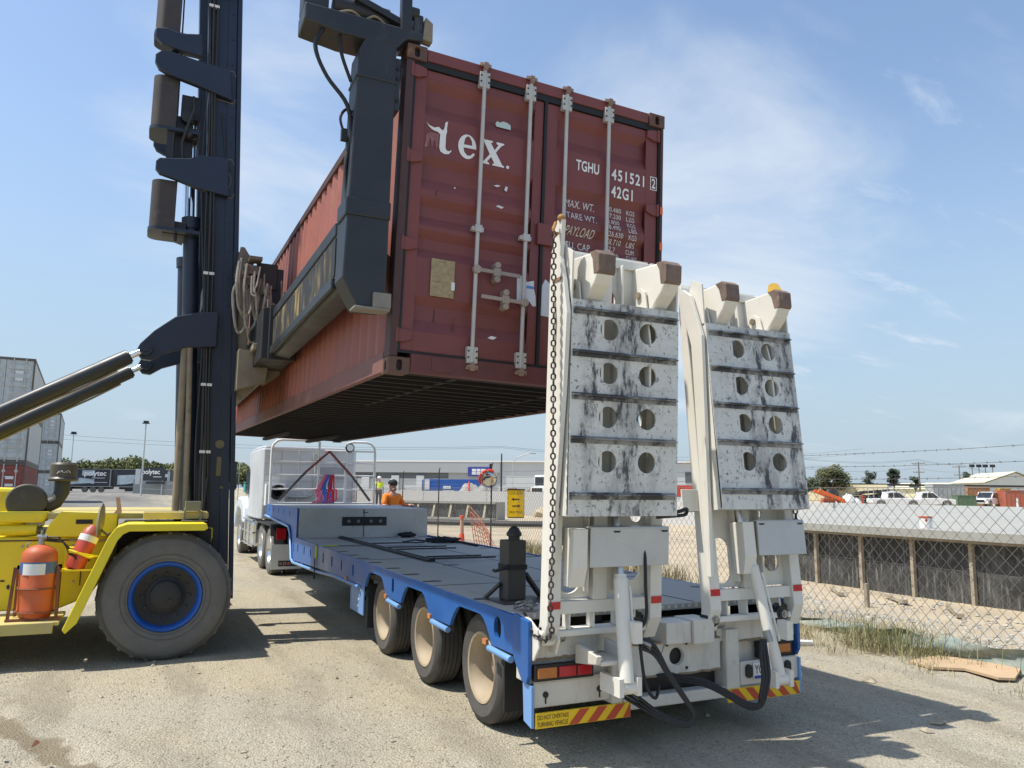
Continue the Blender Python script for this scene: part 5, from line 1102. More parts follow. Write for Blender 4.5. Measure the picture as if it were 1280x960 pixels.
h2 = MB(); h2.tube(spl([(-.50, -.20, 1.50), (-.47, -.27, 1.45), (-.475, -.29, 1.2), (-.48, -.30, 1.0), (-.55, -.33, .92), (-.58, -.36, .86), (-.55, -.36, .62), (-.50, -.35, .50), (-.43, -.33, .45), (-.38, -.30, .52)]), .012, 6); h2.tube(spl([(-.30, -.28, 1.72), (-.22, -.34, 1.73), (-.14, -.34, 1.75), (-.12, -.3, 1.71), (-.2, -.3, 1.7), (-.35, -.26, 1.69)]), .014, 6); h2.build('thin_hose', m_rub, tr, smooth=60)
mb = MB(); mb.tube([(-.60, -.36, .86), (-.52, -.40, .82)], .028, 8); mb.tube([(.50, -.43, .86), (.51, -.45, .78)], .03, 8); mb.build('hose_fitting', m_steel, tr)
# chains
def chain(pts, parent, ll=.054, r=.0065):
    P = [Vector(q) for q in pts]; seg = [(P[i+1]-P[i]).length for i in range(len(P)-1)]; tot = sum(seg); n = int(tot/(ll*.72)); mb = MB()
    def at(s):
        for i, q in enumerate(seg):
            if s <= q: return P[i]+(P[i+1]-P[i])*(s/q), (P[i+1]-P[i]).normalized()
            s -= q
        return P[-1], (P[-1]-P[-2]).normalized()
    for k in range(n):
        c, d = at((k+.5)*tot/n); a = d.orthogonal().normalized(); 
        ref = Vector((1, 0, 0)) if abs(d.x) < .9 else Vector((0, 1, 0)); a = (ref-d*ref.dot(d)).normalized(); b_ = d.cross(a)
        if k % 2: a = b_
        a = (a*math.cos(.5)+d.cross(a)*math.sin(.5))
        hl_, hw_ = ll/2-r, .0155
        ring = []
        for t in range(10):
            an = 2*math.pi*t/10; x = math.cos(an); y = math.sin(an)
            ring.append(c+d*((hl_-hw_)*(1 if x > 0 else -1)+hw_*x)+a*(hw_*y))
        mb.tube(ring, r, 5, closed=True)
    return mb.build('safety_chain', m_rustchain, parent, smooth=60)
def sag(a, b_, s, n=10):
    a, b_ = Vector(a), Vector(b_); return [a+(b_-a)*(i/n)+Vector((0, -s*.5, -s))*4*(i/n)*(1-i/n) for i in range(n+1)]
ctop = PA(-.555, 2.84, .25)
chain([(-1.262, ctop.y, ctop.z), (-1.258, ctop.y+.01, 2.4), (-1.256, ctop.y+.02, 1.5), (-1.25, ctop.y+.06, 1.1), (-1.215, -.26, .93), (-1.215, -.17, .86), (-1.235, -.05, .88), (-1.22, .15, 1.0)], ra)
chain(sag(PB(.47, 1.75, .22), PB(.485, .95, .16), .03)+[PB(.475, .55, .15)], rb_)
mb = MB(); mb.sphere(PB(.485, 1.33, .17), .04); mb.sphere((-1.15, -.21, 1.78), .03); mb.box(-1.19, -1.12, -.24, -.19, 1.80, 1.83); mb.build('chain_grab', m_blk, tr)
mb = MB(); mb.prism([(-.02, .70), (-.10, .80), (-.08, .92), (.05, .98), (.20, .98), (.20, .72)], 'x', -1.235, -1.22); mb.prism([(-.05, .74), (-.10, .84), (-.06, .93), (.05, .95), (.05, .74)], 'x', -1.08, -1.06); mb.build('hinge_lug', m_cream, tr, bevel=.004)
m_grease = M('grease_black', (.018, .016, .014), .45, var=.4, dirt=(.10, .07, .05), damt=.35, dscale=14)
for (x, z, s) in ((-.40, .90, 1), (.31, .90, -1), (1.02, .90, 1), (-1.13, .87, 0)):
    mb = MB(); mb.cyl((x, -.07, z), (x, .02, z), .062, n=20); mb.prism([(x-.05, z-.04), (x+.06, z-.06), (x+.075, z+.06), (x+.02, z+.10), (x-.05, z+.06)], 'y', -.045, .0); b_ = mb.build('pin_boss', m_grease if s else m_cream, tr, bevel=.004)
    mb = MB(); mb.cyl((x, -.095, z), (x, -.07, z), .034, n=6); mb.cyl((x, -.105, z), (x, -.09, z), .016, n=10); mb.build('pin_nut', m_steel, b_)
for (x0, x1, z) in ((-1.235, -.90, .70), (-.90, -.42, .705), (.42, 1.2, .70), (-.40, .44, .737), (-.40, .44, .50)):
    mb = MB(); rn = random.Random(int(x0*100)); mb.tube([(x0+(x1-x0)*i/14, .016+.004*rn.random()+(.012 if z in (.70, .705) else 0), z+.006*rn.uniform(-1, 1)) for i in range(15)], [.007+.004*rn.random() for i in range(15)], 6); mb.build('weld_bead', M('weld_grime', (.26, .19, .12), .8, var=.4, scale=20), rfm)
for (x, z0, z1, w_) in ((-.50, .35, .62, .03), (-1.20, .70, .86, .03)):
    mb = MB(); rn = random.Random(int(x*77)); y_ = -.0225 if x in (-.50, .53) else (-.0935 if x == .12 else .027)
    pl_ = [(x-w_*.5+.012*rn.uniform(-1, 1), z1)]+[(x+w_*(.5-.03*i)*rn.uniform(.3, 1), z1-(z1-z0)*i/7) for i in range(8)]+[(x-w_*.3*rn.uniform(.4, 1), z0+(z1-z0)*i/7) for i in range(7)]
    mb.prism(pl_, 'y', y_, y_+.001); mb.build('rust_run', M('rust_run', (.33, .23, .13), .8, var=.3, scale=14, dirt=(.5, .42, .3), damt=.45, dscale=16), rfm)
# coil of chain on the rear corner
mb = MB(); rn = random.Random(5)
for k in range(26):
    c = Vector((-1.08+rn.uniform(-.09, .09), .36+rn.uniform(-.07, .07), DZ+.02+rn.uniform(0, .05))); a = Vector((rn.uniform(-1, 1), rn.uniform(-1, 1), rn.uniform(-.4, .4))).normalized(); b_ = a.cross(Vector((0, 0, 1))).normalized()
    mb.tube([c+a*.025*math.cos(t*.785)+b_*.014*math.sin(t*.785) for t in range(8)], .006, 5, closed=True)
tag(mb.build('chain_heap', m_steel, smooth=60), 'small heap of steel chain on the rear left corner of the trailer deck', 'chain')
# headboard rails
mb = MB(); y = 13.25; x0, x1 = -1.20, 1.20; zt = 2.98
RT = .030; mb.tube([(x0, y, GZ+.004), (x0, y, zt-.22)]+[(x0+.22-.22*math.cos(R_(a)), y, zt-.22+.22*math.sin(R_(a))) for a in (30, 60, 90)]+[(-.17, y, zt), (-.13, y, zt-.03), (-.13, y, GZ+.004)], .030, 8)
mb.tube([(x1, y, GZ+.004), (x1, y, zt-.22)]+[(x1-.22+.22*math.cos(R_(a)), y, zt-.22+.22*math.sin(R_(a))) for a in (30, 60, 90)]+[(.66, y, zt), (.50, y, zt-.05), (.50, y, GZ+.004)], .030, 8)
for z in (GZ+.03, 1.86, 2.18, 2.48, 2.76): mb.tube([(x0, y, z), (x1, y, z)], .020, 6)
hb = mb.build('headboard_frame', m_whp, tr, smooth=50)
mb = MB(); mb.beam((.10, y-.03, 2.74), (-.42, y-.03, 2.26), .05, .05); mb.beam((.10, y-.03, 2.74), (.66, y-.03, 2.16), .05, .05); mb.build('brace', M('brace_red_brown', (.22, .06, .05), .6, var=.2), hb)
mb = MB(); mb.beam((-.42, y-.03, 2.26), (-1.0, y-.03, 1.60), .05, .05); mb.beam((.66, y-.03, 2.16), (1.1, y-.03, 1.60), .05, .05); mb.build('brace', M('brace_dark', (.09, .075, .07), .6, var=.2), hb)
mb = MB(); mb.lathe([(.02, 0), (.09, 0), (.11, .02), (.11, .07), (.02, .09)], (.58, y-.05, 2.84), (0, 1, 0), 20); wl_ = mb.build('work_light', m_black, hb, smooth=40)
mb = MB(); mb.lathe([(.08, 0), (.08, .004), (.02, .006)], (.58, y-.056, 2.84), (0, 1, 0), 20); mb.build('lens', m_alu, wl_)
# things lying on the trailer
bp_ = thing('bolster_post', 'dark grey square steel post with knob top standing on the rear left of the deck', 'post', (-.97, .86, DZ))
mb = MB(); mb.box(-1.055, -.885, .80, .97, DZ+.012, 1.47); mb.build('tube', m_post, bp_, bevel=.012)
mb = MB(); mb.box(-1.14, -.70, .68, 1.05, DZ+.001, DZ+.012); mb.build('base_plate', m_post, bp_, bevel=.003)
mb = MB(); mb.lathe([(.02, 0), (.048, 0), (.048, .03), (.062, .035), (.064, .055), (.05, .075), (.04, .095), (.015, .115)], (-.97, .86, 1.468), (0, 0, 1), 16); mb.build('knob', m_blk, bp_, smooth=40)
mb = MB(); mb.box(-1.06, -.88, .794, .801, 1.235, 1.275); mb.box(-1.06, -1.054, .794, .974, 1.235, 1.275); mb.tube([(-1.05, .79, 1.255), (-1.13, .75, 1.25), (-1.18, .76, 1.235), (-1.19, .78, 1.24)], .015, 6); mb.build('strap_band', m_black, bp_)
mb = MB(); mb.beam((-.87, .86, 1.20), (-.70, .9, DZ+.02), .06, .02); mb.beam((-1.07, .90, 1.12), (-1.15, 1.02, DZ+.02), .05, .02); mb.build('gusset', m_post, bp_)
rd = MB(); 
rd.box(-.50, -.40, 4.35, 9.35, DZ+.001, DZ+.03); rd.box(-.46, -.44, 4.35, 9.35, DZ+.03, DZ+.045)
for (a, b_, x0, x1) in ((4.32, .03, -.44, .42), (4.62, .025, -.42, .34), (5.95, .03, -.44, .5), (6.35, .03, -.44, .5), (7.25, .025, -.44, .45)): rd.box(x0, x1, a, a+b_, DZ+.031, DZ+.05)
tag(rd.build('steel_bar_frame', m_blk), 'flat black steel bars laid out like a comb along the deck middle', 'steel bars')
def rope_pile(cx, cy, z, r, n, seed, label):
    rn = random.Random(seed); mb = MB(); pts = []
    for k in range(n):
        a = k*.9+rn.uniform(-.3, .3); rr = r*rn.uniform(.3, 1); pts.append((cx+rr*math.cos(a)*1.3, cy+rr*math.sin(a), z+.02+.10*rn.random()*(1-rr/r*.6)))
    mb.tube(pts, .018, 6); tag(mb.build('strap_bundle', m_darkcloth, smooth=60), label, 'straps', 'straps left on the deck')
rope_pile(.78, 9.25, DZ, .14, 60, 1, 'black strap bundle heaped against the deck riser')
rope_pile(.95, 7.7, DZ, .24, 70, 2, 'larger dark blue strap bundle spread on the deck beside the bars')
mb = MB(); mb.tube([(1.05, 7.6, DZ+.03), (1.15, 7.2, DZ+.02), (1.12, 6.6, DZ+.02)], .02, 6); mb.tube([(.7, 7.75, DZ+.02), (.4, 7.6, DZ+.06), (.1, 7.3, DZ+.05)], .015, 6); tag(mb.build('loose_strap', m_darkcloth), 'loose end of dark strap trailing across the deck', 'straps', 'straps left on the deck')
mb = MB(); mb.box(-1.272, -1.2655, 7.36, 7.44, .66, .985); mb.build
ys = thing('ratchet_strap', 'ratchet strap with yellow corner sleeve hooked over the left deck edge', 'strap', (-1.26, 7.4, DZ))
mb = MB(); mb.box(-1.276, -1.268, 7.35, 7.47, .80, .995); mb.box(-1.276, -.95, 7.35, 7.47, .982, .990); mb.build('corner_sleeve', M('sleeve_yellow', (.62, .66, .04), .7), ys)
mb = MB(); mb.box(-1.292, -1.284, 7.385, 7.435, .50, .80); mb.box(-1.292, -1.282, 7.37, 7.45, .48, .56); mb.box(-.95, -.3, 7.395, 7.425, .982, .987); mb.build('webbing', m_darkcloth, ys)
# ------------------------------------------------------------------ tow truck
tk_ = thing('tow_truck', 'silver white prime mover with sleeper cab coupled to the low loader', 'truck', (0, 14.5, 0))
mb = MB(); 
pr = [(-1.20, 15.12), (-1.12, 15.02), (1.12, 15.02), (1.20, 15.12), (1.20, 17.0), (1.10, 18.2), (-1.10, 18.2), (-1.20, 17.0)]
mb.prism(pr, 'z', 1.12, 2.86); mb.prism([(a*.97, 15.06+(b_-15.02)*.96) for a, b_ in pr], 'z', 2.86, 2.93); mb.build('cab', m_silv, tk_, bevel=.03)
mb = MB(); mb.box(-1.203, -1.197, 17.2, 17.9, 1.7, 2.4); mb.box(1.197, 1.203, 17.2, 17.9, 1.7, 2.4); mb.build('side_window', m_glass, tk_)
mb = MB(); mb.box(-.75, .75, 14.99, 15.02, 1.15, 1.17); mb.box(-.30, -.28, 15.0, 15.02, 1.2, 2.85); mb.box(-1.08, -.62, 14.78, 15.02, 1.45, 1.98); mb.build('rear_box', m_whp, tk_, bevel=.02)
mb = MB()
for z in (1.62, 2.05, 2.48, 2.80): mb.box(-1.12, 1.12, 15.008, 15.019, z, z+.016)
for x in (-.72, .62): mb.box(x, x+.014, 15.006, 15.019, 1.2, 2.84)
mb.box(-1.1, -.4, 15.0, 15.019, 2.2, 2.215)
mb.build('wall_seam', m_galv, tk_)
mb = MB(); mb.box(.25, .95, 14.99, 15.019, 2.12, 2.42); mb.build('rear_vent', M('vent_grey', (.38, .39, .40), .5), tk_, bevel=.01)
mb = MB(); mb.lathe([(.02, .03), (.10, .03), (.13, .01), (.17, -.005), (.19, .01), (.19, .06), (.02, .06)], (-.80, 14.75, 1.78), (0, 1, 0), 24); mb.tube([(-.80+.06*math.cos(a), 14.74, 1.78+.06*math.sin(a)) for a in [i*.7 for i in range(9)]], .008, 5); mb.build('vent_fan', m_black, tk_, smooth=40)
mb = MB(); mb.tube([(.12, 14.96, 2.6), (.12, 14.96, 1.85), (.08, 14.96, 1.72), (-.05, 14.96, 1.66), (-.5, 14.96, 1.66)], .03, 8); mb.box(.07, .17, 14.93, 15.02, 2.58, 2.75); mb.build('rear_pipe', m_galv, tk_, smooth=50)
mb = MB(); mb.box(1.14, 1.18, 14.92, 15.0, 1.5, 2.1); mb.build('grab_rail', m_alu, tk_)
mb = MB(); mb.prism([(18.2, 1.0), (20.6, 1.0), (20.6, 1.55), (20.4, 1.70), (18.2, 1.92)], 'x', -.72, .72); mb.build('bonnet', m_whp, tk_, bevel=.06)
for s in (-1, 1):
    a = sorted((s*.80, s*1.24)); mb = MB(); mb.prism([(17.75, .92), (17.9, 1.35), (18.3, 1.58), (19.2, 1.62), (19.9, 1.50), (20.3, 1.1), (20.35, .7), (20.15, .7), (20.0, 1.05), (19.6, 1.30), (19.1, 1.32), (18.5, 1.22), (18.15, .92)], 'x', a[0], a[1]); mb.build('mudguard', M('fender_ice_white', (.70, .76, .80), .25, var=.04), tk_, bevel=.05)
    mb = MB(); mb.box(a[0], a[1], 15.6, 17.6, .42, 1.05); mb.build('fuel_tank', m_alu, tk_, bevel=.08)
    mb = MB(); 
    for z in (.42, .74, 1.04): mb.box(s*1.20-.06 if s < 0 else s*1.2, s*1.2 if s < 0 else s*1.2+.06, 15.55, 17.7, z, z+.04)
    mb.box(s*1.24-.03, s*1.24+.03, 16.2, 16.26, .4, 1.05); mb.box(s*1.24-.03, s*1.24+.03, 17.0, 17.06, .4, 1.05); mb.build('side_step', m_chrome, tk_, bevel=.006)
    mb = MB(); mb.beam((s*1.2, 17.9, 2.62), (s*1.58, 17.7, 2.62), .025, .025); mb.beam((s*1.2, 17.9, 2.0), (s*1.58, 17.7, 2.0), .025, .025); mb.cyl((s*1.42, 17.78, 1.5), (s*1.42, 17.78, 2.65), .012, n=8); mb.build('mirror_arm', m_chrome, tk_)
    mb = MB(); mb.box(s*1.62-.12, s*1.62+.12, 17.62, 17.70, 1.98, 2.6); mb.sphere((s*1.58, 17.66, 1.90), .11); mb.build('mirror', m_black, tk_, bevel=.02)
mb = MB(); mb.box(-.45, .45, 12.2, 19.5, .7, 1.0); mb.box(-1.1, 1.1, 14.6, 15.0, .75, 1.05); mb.box(-.5, .5, 12.9, 14.0, 1.0, 1.2)
for y in (13.0, 14.38, 19.05): mb.cyl((-.8, y, .52), (.8, y, .52), .09, n=12)
mb.build('chassis', m_blk, tk_, bevel=.01)
dw = dual_wheel(.525, .30, m_tyre, m_alu, .16)
for i, (x, y) in enumerate(((-1.20, 13.0), (-1.20, 14.38), (1.20, 13.0), (1.20, 14.38))):
    o = dw if i == 0 else dup(dw, tk_)
    o.parent = tk_; o.location = Vector((x, y, .52))-Vector(tk_.location); o.rotation_euler = (0, 0, 0 if x < 0 else math.pi)
for x in (-1.20, 1.20):
    o = dup(dw, tk_); o.location = Vector((x*1.0, 19.05, .52))-Vector(tk_.location); o.rotation_euler = (0, 0, 0 if x < 0 else math.pi)
for s in (-1, 1):
    a = sorted((s*.58, s*1.24)); mb = MB(); mb.box(a[0], a[1], 12.32, 12.335, .16, .68); fl = mb.build('mud_flap', m_silv, tk_)
    mb = MB(); mb.box(a[0]+.16, a[1]-.04, 12.312, 12.319, .22, .34); lb = mb.build('flap_label', m_black, fl)
    mb = MB(); text_mb(mb, 'KENWO', .10, lambda u, v: (a[0]+.18+u*1.05, 12.309, .245+v)); mb.build('flap_lettering', M('flap_red_white', (.62, .32, .30), .5), fl, norm=False)
    mb = MB(); mb.box(a[0]+.1, a[0]+.3, 12.36, 12.40, .78, 1.02); mb.build('tail_lamp', m_ltr, tk_, bevel=.006)
    mb = MB(); mb.prism([(12.5, .85), (12.6, 1.08), (14.75, 1.08), (14.9, .9), (14.87, .88), (14.72, 1.05), (12.63, 1.05), (12.54, .84)], 'x', a[0], a[1]); mb.build('rear_guard', m_black, tk_)
# bundle of coloured lashing straps hung on the headboard
rn = random.Random(4); ls = thing('lashing_strap_bundle', 'red, blue and pink lashing straps hung in a bundle on the white headboard frame', 'straps', (.12, 13.2, 1.55))
for nm, cols, offs in (('red_strap', (.55, .02, .05), .10), ('blue_strap', (.03, .14, .50), 0.0), ('pink_strap', (.62, .16, .26), -.15)):
    mb = MB()
    for k in range(9):
        x = .06+offs+rn.uniform(-.08, .08); z0 = 2.16-abs(offs)*1.2-.02*k
        mb.tube([(x*.5+.1, 13.19, 2.2), (x, 13.17+rn.uniform(-.03, .03), z0-.1), (x+rn.uniform(-.08, .08), 13.15, 1.85), (x+rn.uniform(-.10, .10), 13.16, 1.62), (x+rn.uniform(-.14, .14), 13.16, 1.55)], .018, 5)
    mb.build(nm, M(nm, cols, .7, var=.25, scale=25), ls)

# ------------------------------------------------------------------ people
def skin_body(name, verts, edges, radii, mat, parent, sub=2):
    me = bpy.data.meshes.new(name); me.from_pydata([tuple(v) for v in verts], edges, []); o = bpy.data.objects.new(name, me); COL.objects.link(o)
    me.materials.append(mat); o.parent = parent
    sk = o.modifiers.new('skin', 'SKIN'); sv = me.skin_vertices[0].data
    for i, r in enumerate(radii): sv[i].radius = r if isinstance(r, tuple) else (r, r)
    sv[0].use_root = True; sk.use_smooth_shade = True
    sb_ = o.modifiers.new('sub', 'SUBSURF'); sb_.levels = sub; sb_.render_levels = sub
    return o
def person(label, loc, rz, H, shirt, trousers, arms, hat, extra=None, group=None):
    """arms: 'rail' leaning hands forward on an edge, 'down' relaxed"""
    p = thing('person', label, 'person', loc, group, rot=(0, 0, rz), world=False); s = H/1.8
    V = lambda x, y, z: Vector((x*s, y*s, z*s))
    # skeleton, facing -y
    v = [V(0, 0, .98), V(0, 0, 1.12), V(0, -.01, 1.30), V(0, 0, 1.44), V(0, -.01, 1.53), V(0, -.02, 1.62), V(0, -.025, 1.72)]
    r = [.145*s, .14*s, (.175*s, .125*s), (.15*s, .10*s), .058*s, .085*s, .085*s]
    e = [(0, 1), (1, 2), (2, 3), (3, 4), (4, 5), (5, 6)]
    def add(pt, rad, par): v.append(pt); r.append(rad); e.append((par, len(v)-1)); return len(v)-1
    tips = []
    for sx in (-1, 1):
        sh = add(V(sx*.19, 0, 1.42), .062*s, 3)
        if arms == 'rail':
            el = add(V(sx*.31, -.10, 1.30 if sx > 0 else 1.34), .047*s, sh) if False else add(V(sx*.30, -.08, 1.20), .048*s, sh)
            wr = add(V(sx*.34 if sx > 0 else -.40, -.32, 1.22), .033*s, el); hd = add(V(sx*.35 if sx > 0 else -.44, -.40, 1.20), (.042*s, .022*s), wr)
        else:
            el = add(V(sx*.26, .02, 1.16), .046*s, sh); wr = add(V(sx*.25, -.10, .95), .032*s, el); hd = add(V(sx*.25, -.14, .88), (.04*s, .022*s), wr)
        tips.append((v[hd], (v[hd]-v[wr]).normalized(), sx))
        hp = add(V(sx*.095, 0, .92), .10*s, 0); kn = add(V(sx*.11, -.02, .50), .062*s, hp); an = add(V(sx*.115, .02, .09), .043*s, kn); ft = add(V(sx*.125, -.15, .045), .042*s, an)
    body = skin_body('body', v, e, r, m_skin, p)
    for (c, d, sx) in tips:      # fingers
        side = d.cross(Vector((0, 0, 1))).normalized()
        for k, (off, ln) in enumerate(((-.030, .055), (-.010, .066), (.010, .062), (.029, .048))):
            b0 = c+side*off*s; b1 = b0+d*(.045*s); b2 = b1+d*ln*.6*s+Vector((0, 0, -.012*s)); b3 = b2+d*ln*.3*s+Vector((0, 0, -.030*s))
            skin_body('finger', [b0, b1, b2, b3], [(0, 1), (1, 2), (2, 3)], [.010*s]*3+[.008*s], extra or m_skin, body, 1)
        t0 = c-side*.02*sx*s; t1 = t0-side*.05*sx*s+d*.02*s; t2 = t1+d*.04*s+Vector((0, 0, -.012*s))
        skin_body('thumb', [t0, t1, t2], [(0, 1), (1, 2)], [.012*s, .011*s, .009*s], extra or m_skin, body, 1)
    if extra:
        for (c, d, sx) in tips: skin_body('glove', [c-d*.10*s, c-d*.02*s, c+d*.05*s], [(0, 1), (1, 2)], [.036*s, (.05*s, .03*s), (.046*s, .026*s)], extra, body, 2)
    # shirt and trousers as a slightly larger shell
    sv_ = [V(0, 0, 1.0), V(0, 0, 1.14), V(0, -.01, 1.31), V(0, 0, 1.435), V(0, -.005, 1.49)]; sr = [.165*s, .162*s, (.20*s, .145*s), (.175*s, .115*s), .075*s]; se = [(0, 1), (1, 2), (2, 3), (3, 4)]
    for sx in (-1, 1):
        a = len(sv_); el = v[[i for i in range(len(v))][7 if sx < 0 else 7+ (len(v)-7)//2]]
        base = 7 if sx < 0 else 7+(len(v)-7)//2
        shp, elp = v[base], v[base+1]
        sv_ += [shp, shp+(elp-shp)*.55, shp+(elp-shp)*.95]; sr += [.085*s, .075*s, .070*s]; se += [(3, a), (a, a+1), (a+1, a+2)]
    skin_body('shirt', sv_, se, sr, shirt, p)
    tv = [V(0, 0, .99)]; trr = [.16*s]; te = []
    for sx in (-1, 1):
        a = len(tv); tv += [V(sx*.095, 0, .90), V(sx*.11, -.02, .50), V(sx*.115, .02, .12)]; trr += [.115*s, .085*s, .075*s]; te += [(0, a), (a, a+1), (a+1, a+2)]
    skin_body('trousers', tv, te, trr, trousers, p)
    mb = MB()
    for sx in (-1, 1): mb.sphere(V(sx*.12, -.07, .05), .055*s, .14*s, .055*s)
    mb.build('boot', m_darkcloth, p, smooth=60)
    # face
    mb = MB(); hc = V(0, -.035, 1.67); mb.sphere(V(0, -.135, 1.655), .014*s, .026*s, .022*s, 8, 6); mb.sphere(V(-.095, -.02, 1.665), .012*s, .022*s, .034*s, 8, 6); mb.sphere(V(.095, -.02, 1.665), .012*s, .022*s, .034*s, 8, 6); mb.build('nose_and_ears', m_skin, body, smooth=60)
    for sx in (-1, 1):
        mb = MB(); mb.sphere(V(sx*.034, -.112, 1.685), .012*s, .008*s, .008*s, 8, 6); mb.build('eye', m_darkcloth, body, smooth=60)
    mb = MB(); mb.sphere(V(0, -.112, 1.612), .028*s, .012*s, .008*s, 8, 6); mb.build('mouth', M('lip', (.40, .13, .11), .5), body, smooth=60)
    hat(p, s, V); return p
def cap(p, s, V):
    mb = MB(); mb.sphere(V(0, -.02, 1.735), .104*s, .118*s, .085*s, 16, 10); mb.v = [q for q in mb.v]; mb.prism([(-.075*s, -.10*s), (.075*s, -.10*s), (.06*s, -.20*s), (-.06*s, -.20*s)], 'z', 1.72*s, 1.735*s); mb.build('cap', m_darkcloth, p, smooth=50)
    mb = MB(); mb.sphere(V(0, .012, 1.76), .075*s, .088*s, .066*s, 14, 8); mb.build('cap_panel', m_lab, p, smooth=50)
    mb = MB(); mb.sphere(V(0, -.088, 1.585), .058*s, .045*s, .050*s, 12, 8); mb.build('beard', M('grey_beard', (.34, .27, .23), .9, var=.3, scale=60), p, smooth=60)
    mb = MB(); mb.sphere(V(-.034, -.124, 1.688), .026*s, .01*s, .018*s, 8, 6); mb.sphere(V(.034, -.124, 1.688), .026*s, .01*s, .018*s, 8, 6); mb.box(-.02*s, .02*s, -.135*s, -.128*s, 1.685*s, 1.692*s); mb.build('sunglasses', m_glass, p, smooth=60)
    mb = MB(); mb.box(-.15*s, .15*s, -.172*s, -.155*s, 1.185*s, 1.225*s); mb.build('reflective_band', m_galv, p, bevel=.004)
def hardhat(p, s, V):
    mb = MB(); mb.sphere(V(0, -.02, 1.745), .125*s, .14*s, .105*s, 16, 10); mb.cyl(V(0, -.03, 1.72), V(0, -.03, 1.735), .165*s, n=18); mb.build('hard_hat', m_whp, p, smooth=50)
    mb = MB(); mb.box(-.17*s, .17*s, -.165*s, -.150*s, 1.08*s, 1.13*s); mb.box(-.17*s, .17*s, .150*s, .165*s, 1.08*s, 1.13*s); mb.build('reflective_band', m_lab, p)
tag((lambda m_: (m_.box(1.25, 2.05, 12.95, 13.5, .002, .24), m_.build('timber_block', m_timb, bevel=.01))[1])(MB()), 'thick pale timber block under the boots of the man in orange', 'timber')
person('stocky man in orange hi-vis shirt, dark cap and gloves, leaning on the gooseneck deck', (1.62, 13.15, .24), R_(22), 1.86, m_hiviz, m_darkcloth, 'rail', cap, extra=m_black)
pk = MB()
for k in range(6): pk.box(8.7, 10.1, 41.8, 42.9, .14*k+.003, .14*k+.05); pk.box(8.75, 8.9, 41.85, 42.85, .14*k+.05, .14*k+.143); pk.box(9.9, 10.05, 41.85, 42.85, .14*k+.05, .14*k+.143); pk.box(9.32, 9.46, 41.85, 42.85, .14*k+.05, .14*k+.143)
tag(pk.build('pallet_stack', m_timb), 'stack of pale timber pallets under the worker in the yellow vest', 'pallets')
person('site worker in white hard hat and yellow hi-vis vest, standing on pallets beyond fence', (9.42, 42.35, .83), R_(160), 1.82, m_hivy, m_darkcloth, 'down', hardhat)

# ------------------------------------------------------------------ wire fence along the yard
FX = lambda y: 4.81+.07*y
fn = thing('wire_fence', 'chain link fence with dark posts and barbed wire along the right of the yard', 'fence', (FX(12), 12, 0))
mesh_ = MB(); d = Vector((.07, 1, 0)).normalized(); nrm = Vector((d.y, -d.x, 0)); y0_, y1_ = -9.0, 62.0; Z0, Z1 = .04, 1.95; pitch_ = .165; r = .0034
L0 = (y1_-y0_)/d.y; Hh = Z1-Z0; k = -int(Hh/pitch_)-1
base = Vector((FX(y0_), y0_, 0))
def bar3(a, b_):
    dv = (b_-a).normalized(); p = nrm; q = dv.cross(p)
    vs = []
    for c in (a, b_):
        for t in range(3): an = 2.094*t; vs.append(c+(p*math.cos(an)+q*math.sin(an))*r)
    mesh_.add(vs, [(0, 1, 4, 3), (1, 2, 5, 4), (2, 0, 3, 5)])
while k*pitch_ < L0:
    s0 = k*pitch_
    for sg in (1, -1):
        a0, a1 = (s0, s0+Hh) if sg > 0 else (s0+Hh, s0)
        za, zb = Z0, Z1; u0_, u1_ = a0, a1
        lo, hi = max(0, min(u0_, u1_)), min(L0, max(u0_, u1_))
        if hi-lo < .05: continue
        f = lambda u: za+(zb-za)*(u-u0_)/(u1_-u0_)
        n_ = 6; wob = .008
        P0, P1 = base+d*lo+Vector((0, 0, f(lo))), base+d*hi+Vector((0, 0, f(hi)))
        bar3(P0+nrm*sg*.003, P1+nrm*sg*.003)
    k += 1
mesh_.build('wire_mesh', m_wire, fn, norm=False)
yy = 5.3-5.95*2
while yy < 60:
    mb = MB(); mb.cyl((FX(yy), yy, -.1), (FX(yy), yy, 2.62), .024, n=10); mb.beam((FX(yy), yy, 2.60), (FX(yy)+.03, yy, 2.72), .03, .03); mb.build('fence_post', M('post_dark_brown', (.04, .03, .025), .6, var=.2), fn, smooth=40); yy += 5.95
for z in (2.08, 2.25, 2.42):
    mb = MB(); pts = []; rn = random.Random(int(z*100))
    for i in range(72): y = -9+i; pts.append((FX(y), y, z+.012*math.sin(i*1.05)+.006*rn.uniform(-1, 1)))
    mb.tube(pts, .0036, 4)
    y = -8.
    while y < 30:
        for q in range(2):
            a = Vector((rn.uniform(-1, 1), rn.uniform(-.5, .5), rn.uniform(-1, 1))).normalized()*.022; c = Vector((FX(y), y+q*.008, z+.012*math.sin((y+9)*1.05))); mb.tube([c-a*.75, c+a*.75], .0022, 4)
        y += .16
    mb.build('barbed_wire', m_wire, fn, norm=False)
mb = MB(); mb.tube([(FX(y), y, 1.955+.008*math.sin(y)) for y in range(-9, 63)], .005, 5); mb.tube([(FX(y), y, 1.0) for y in range(-9, 63, 3)], .003, 4); mb.build('strainer_wire', m_wire, fn, norm=False)
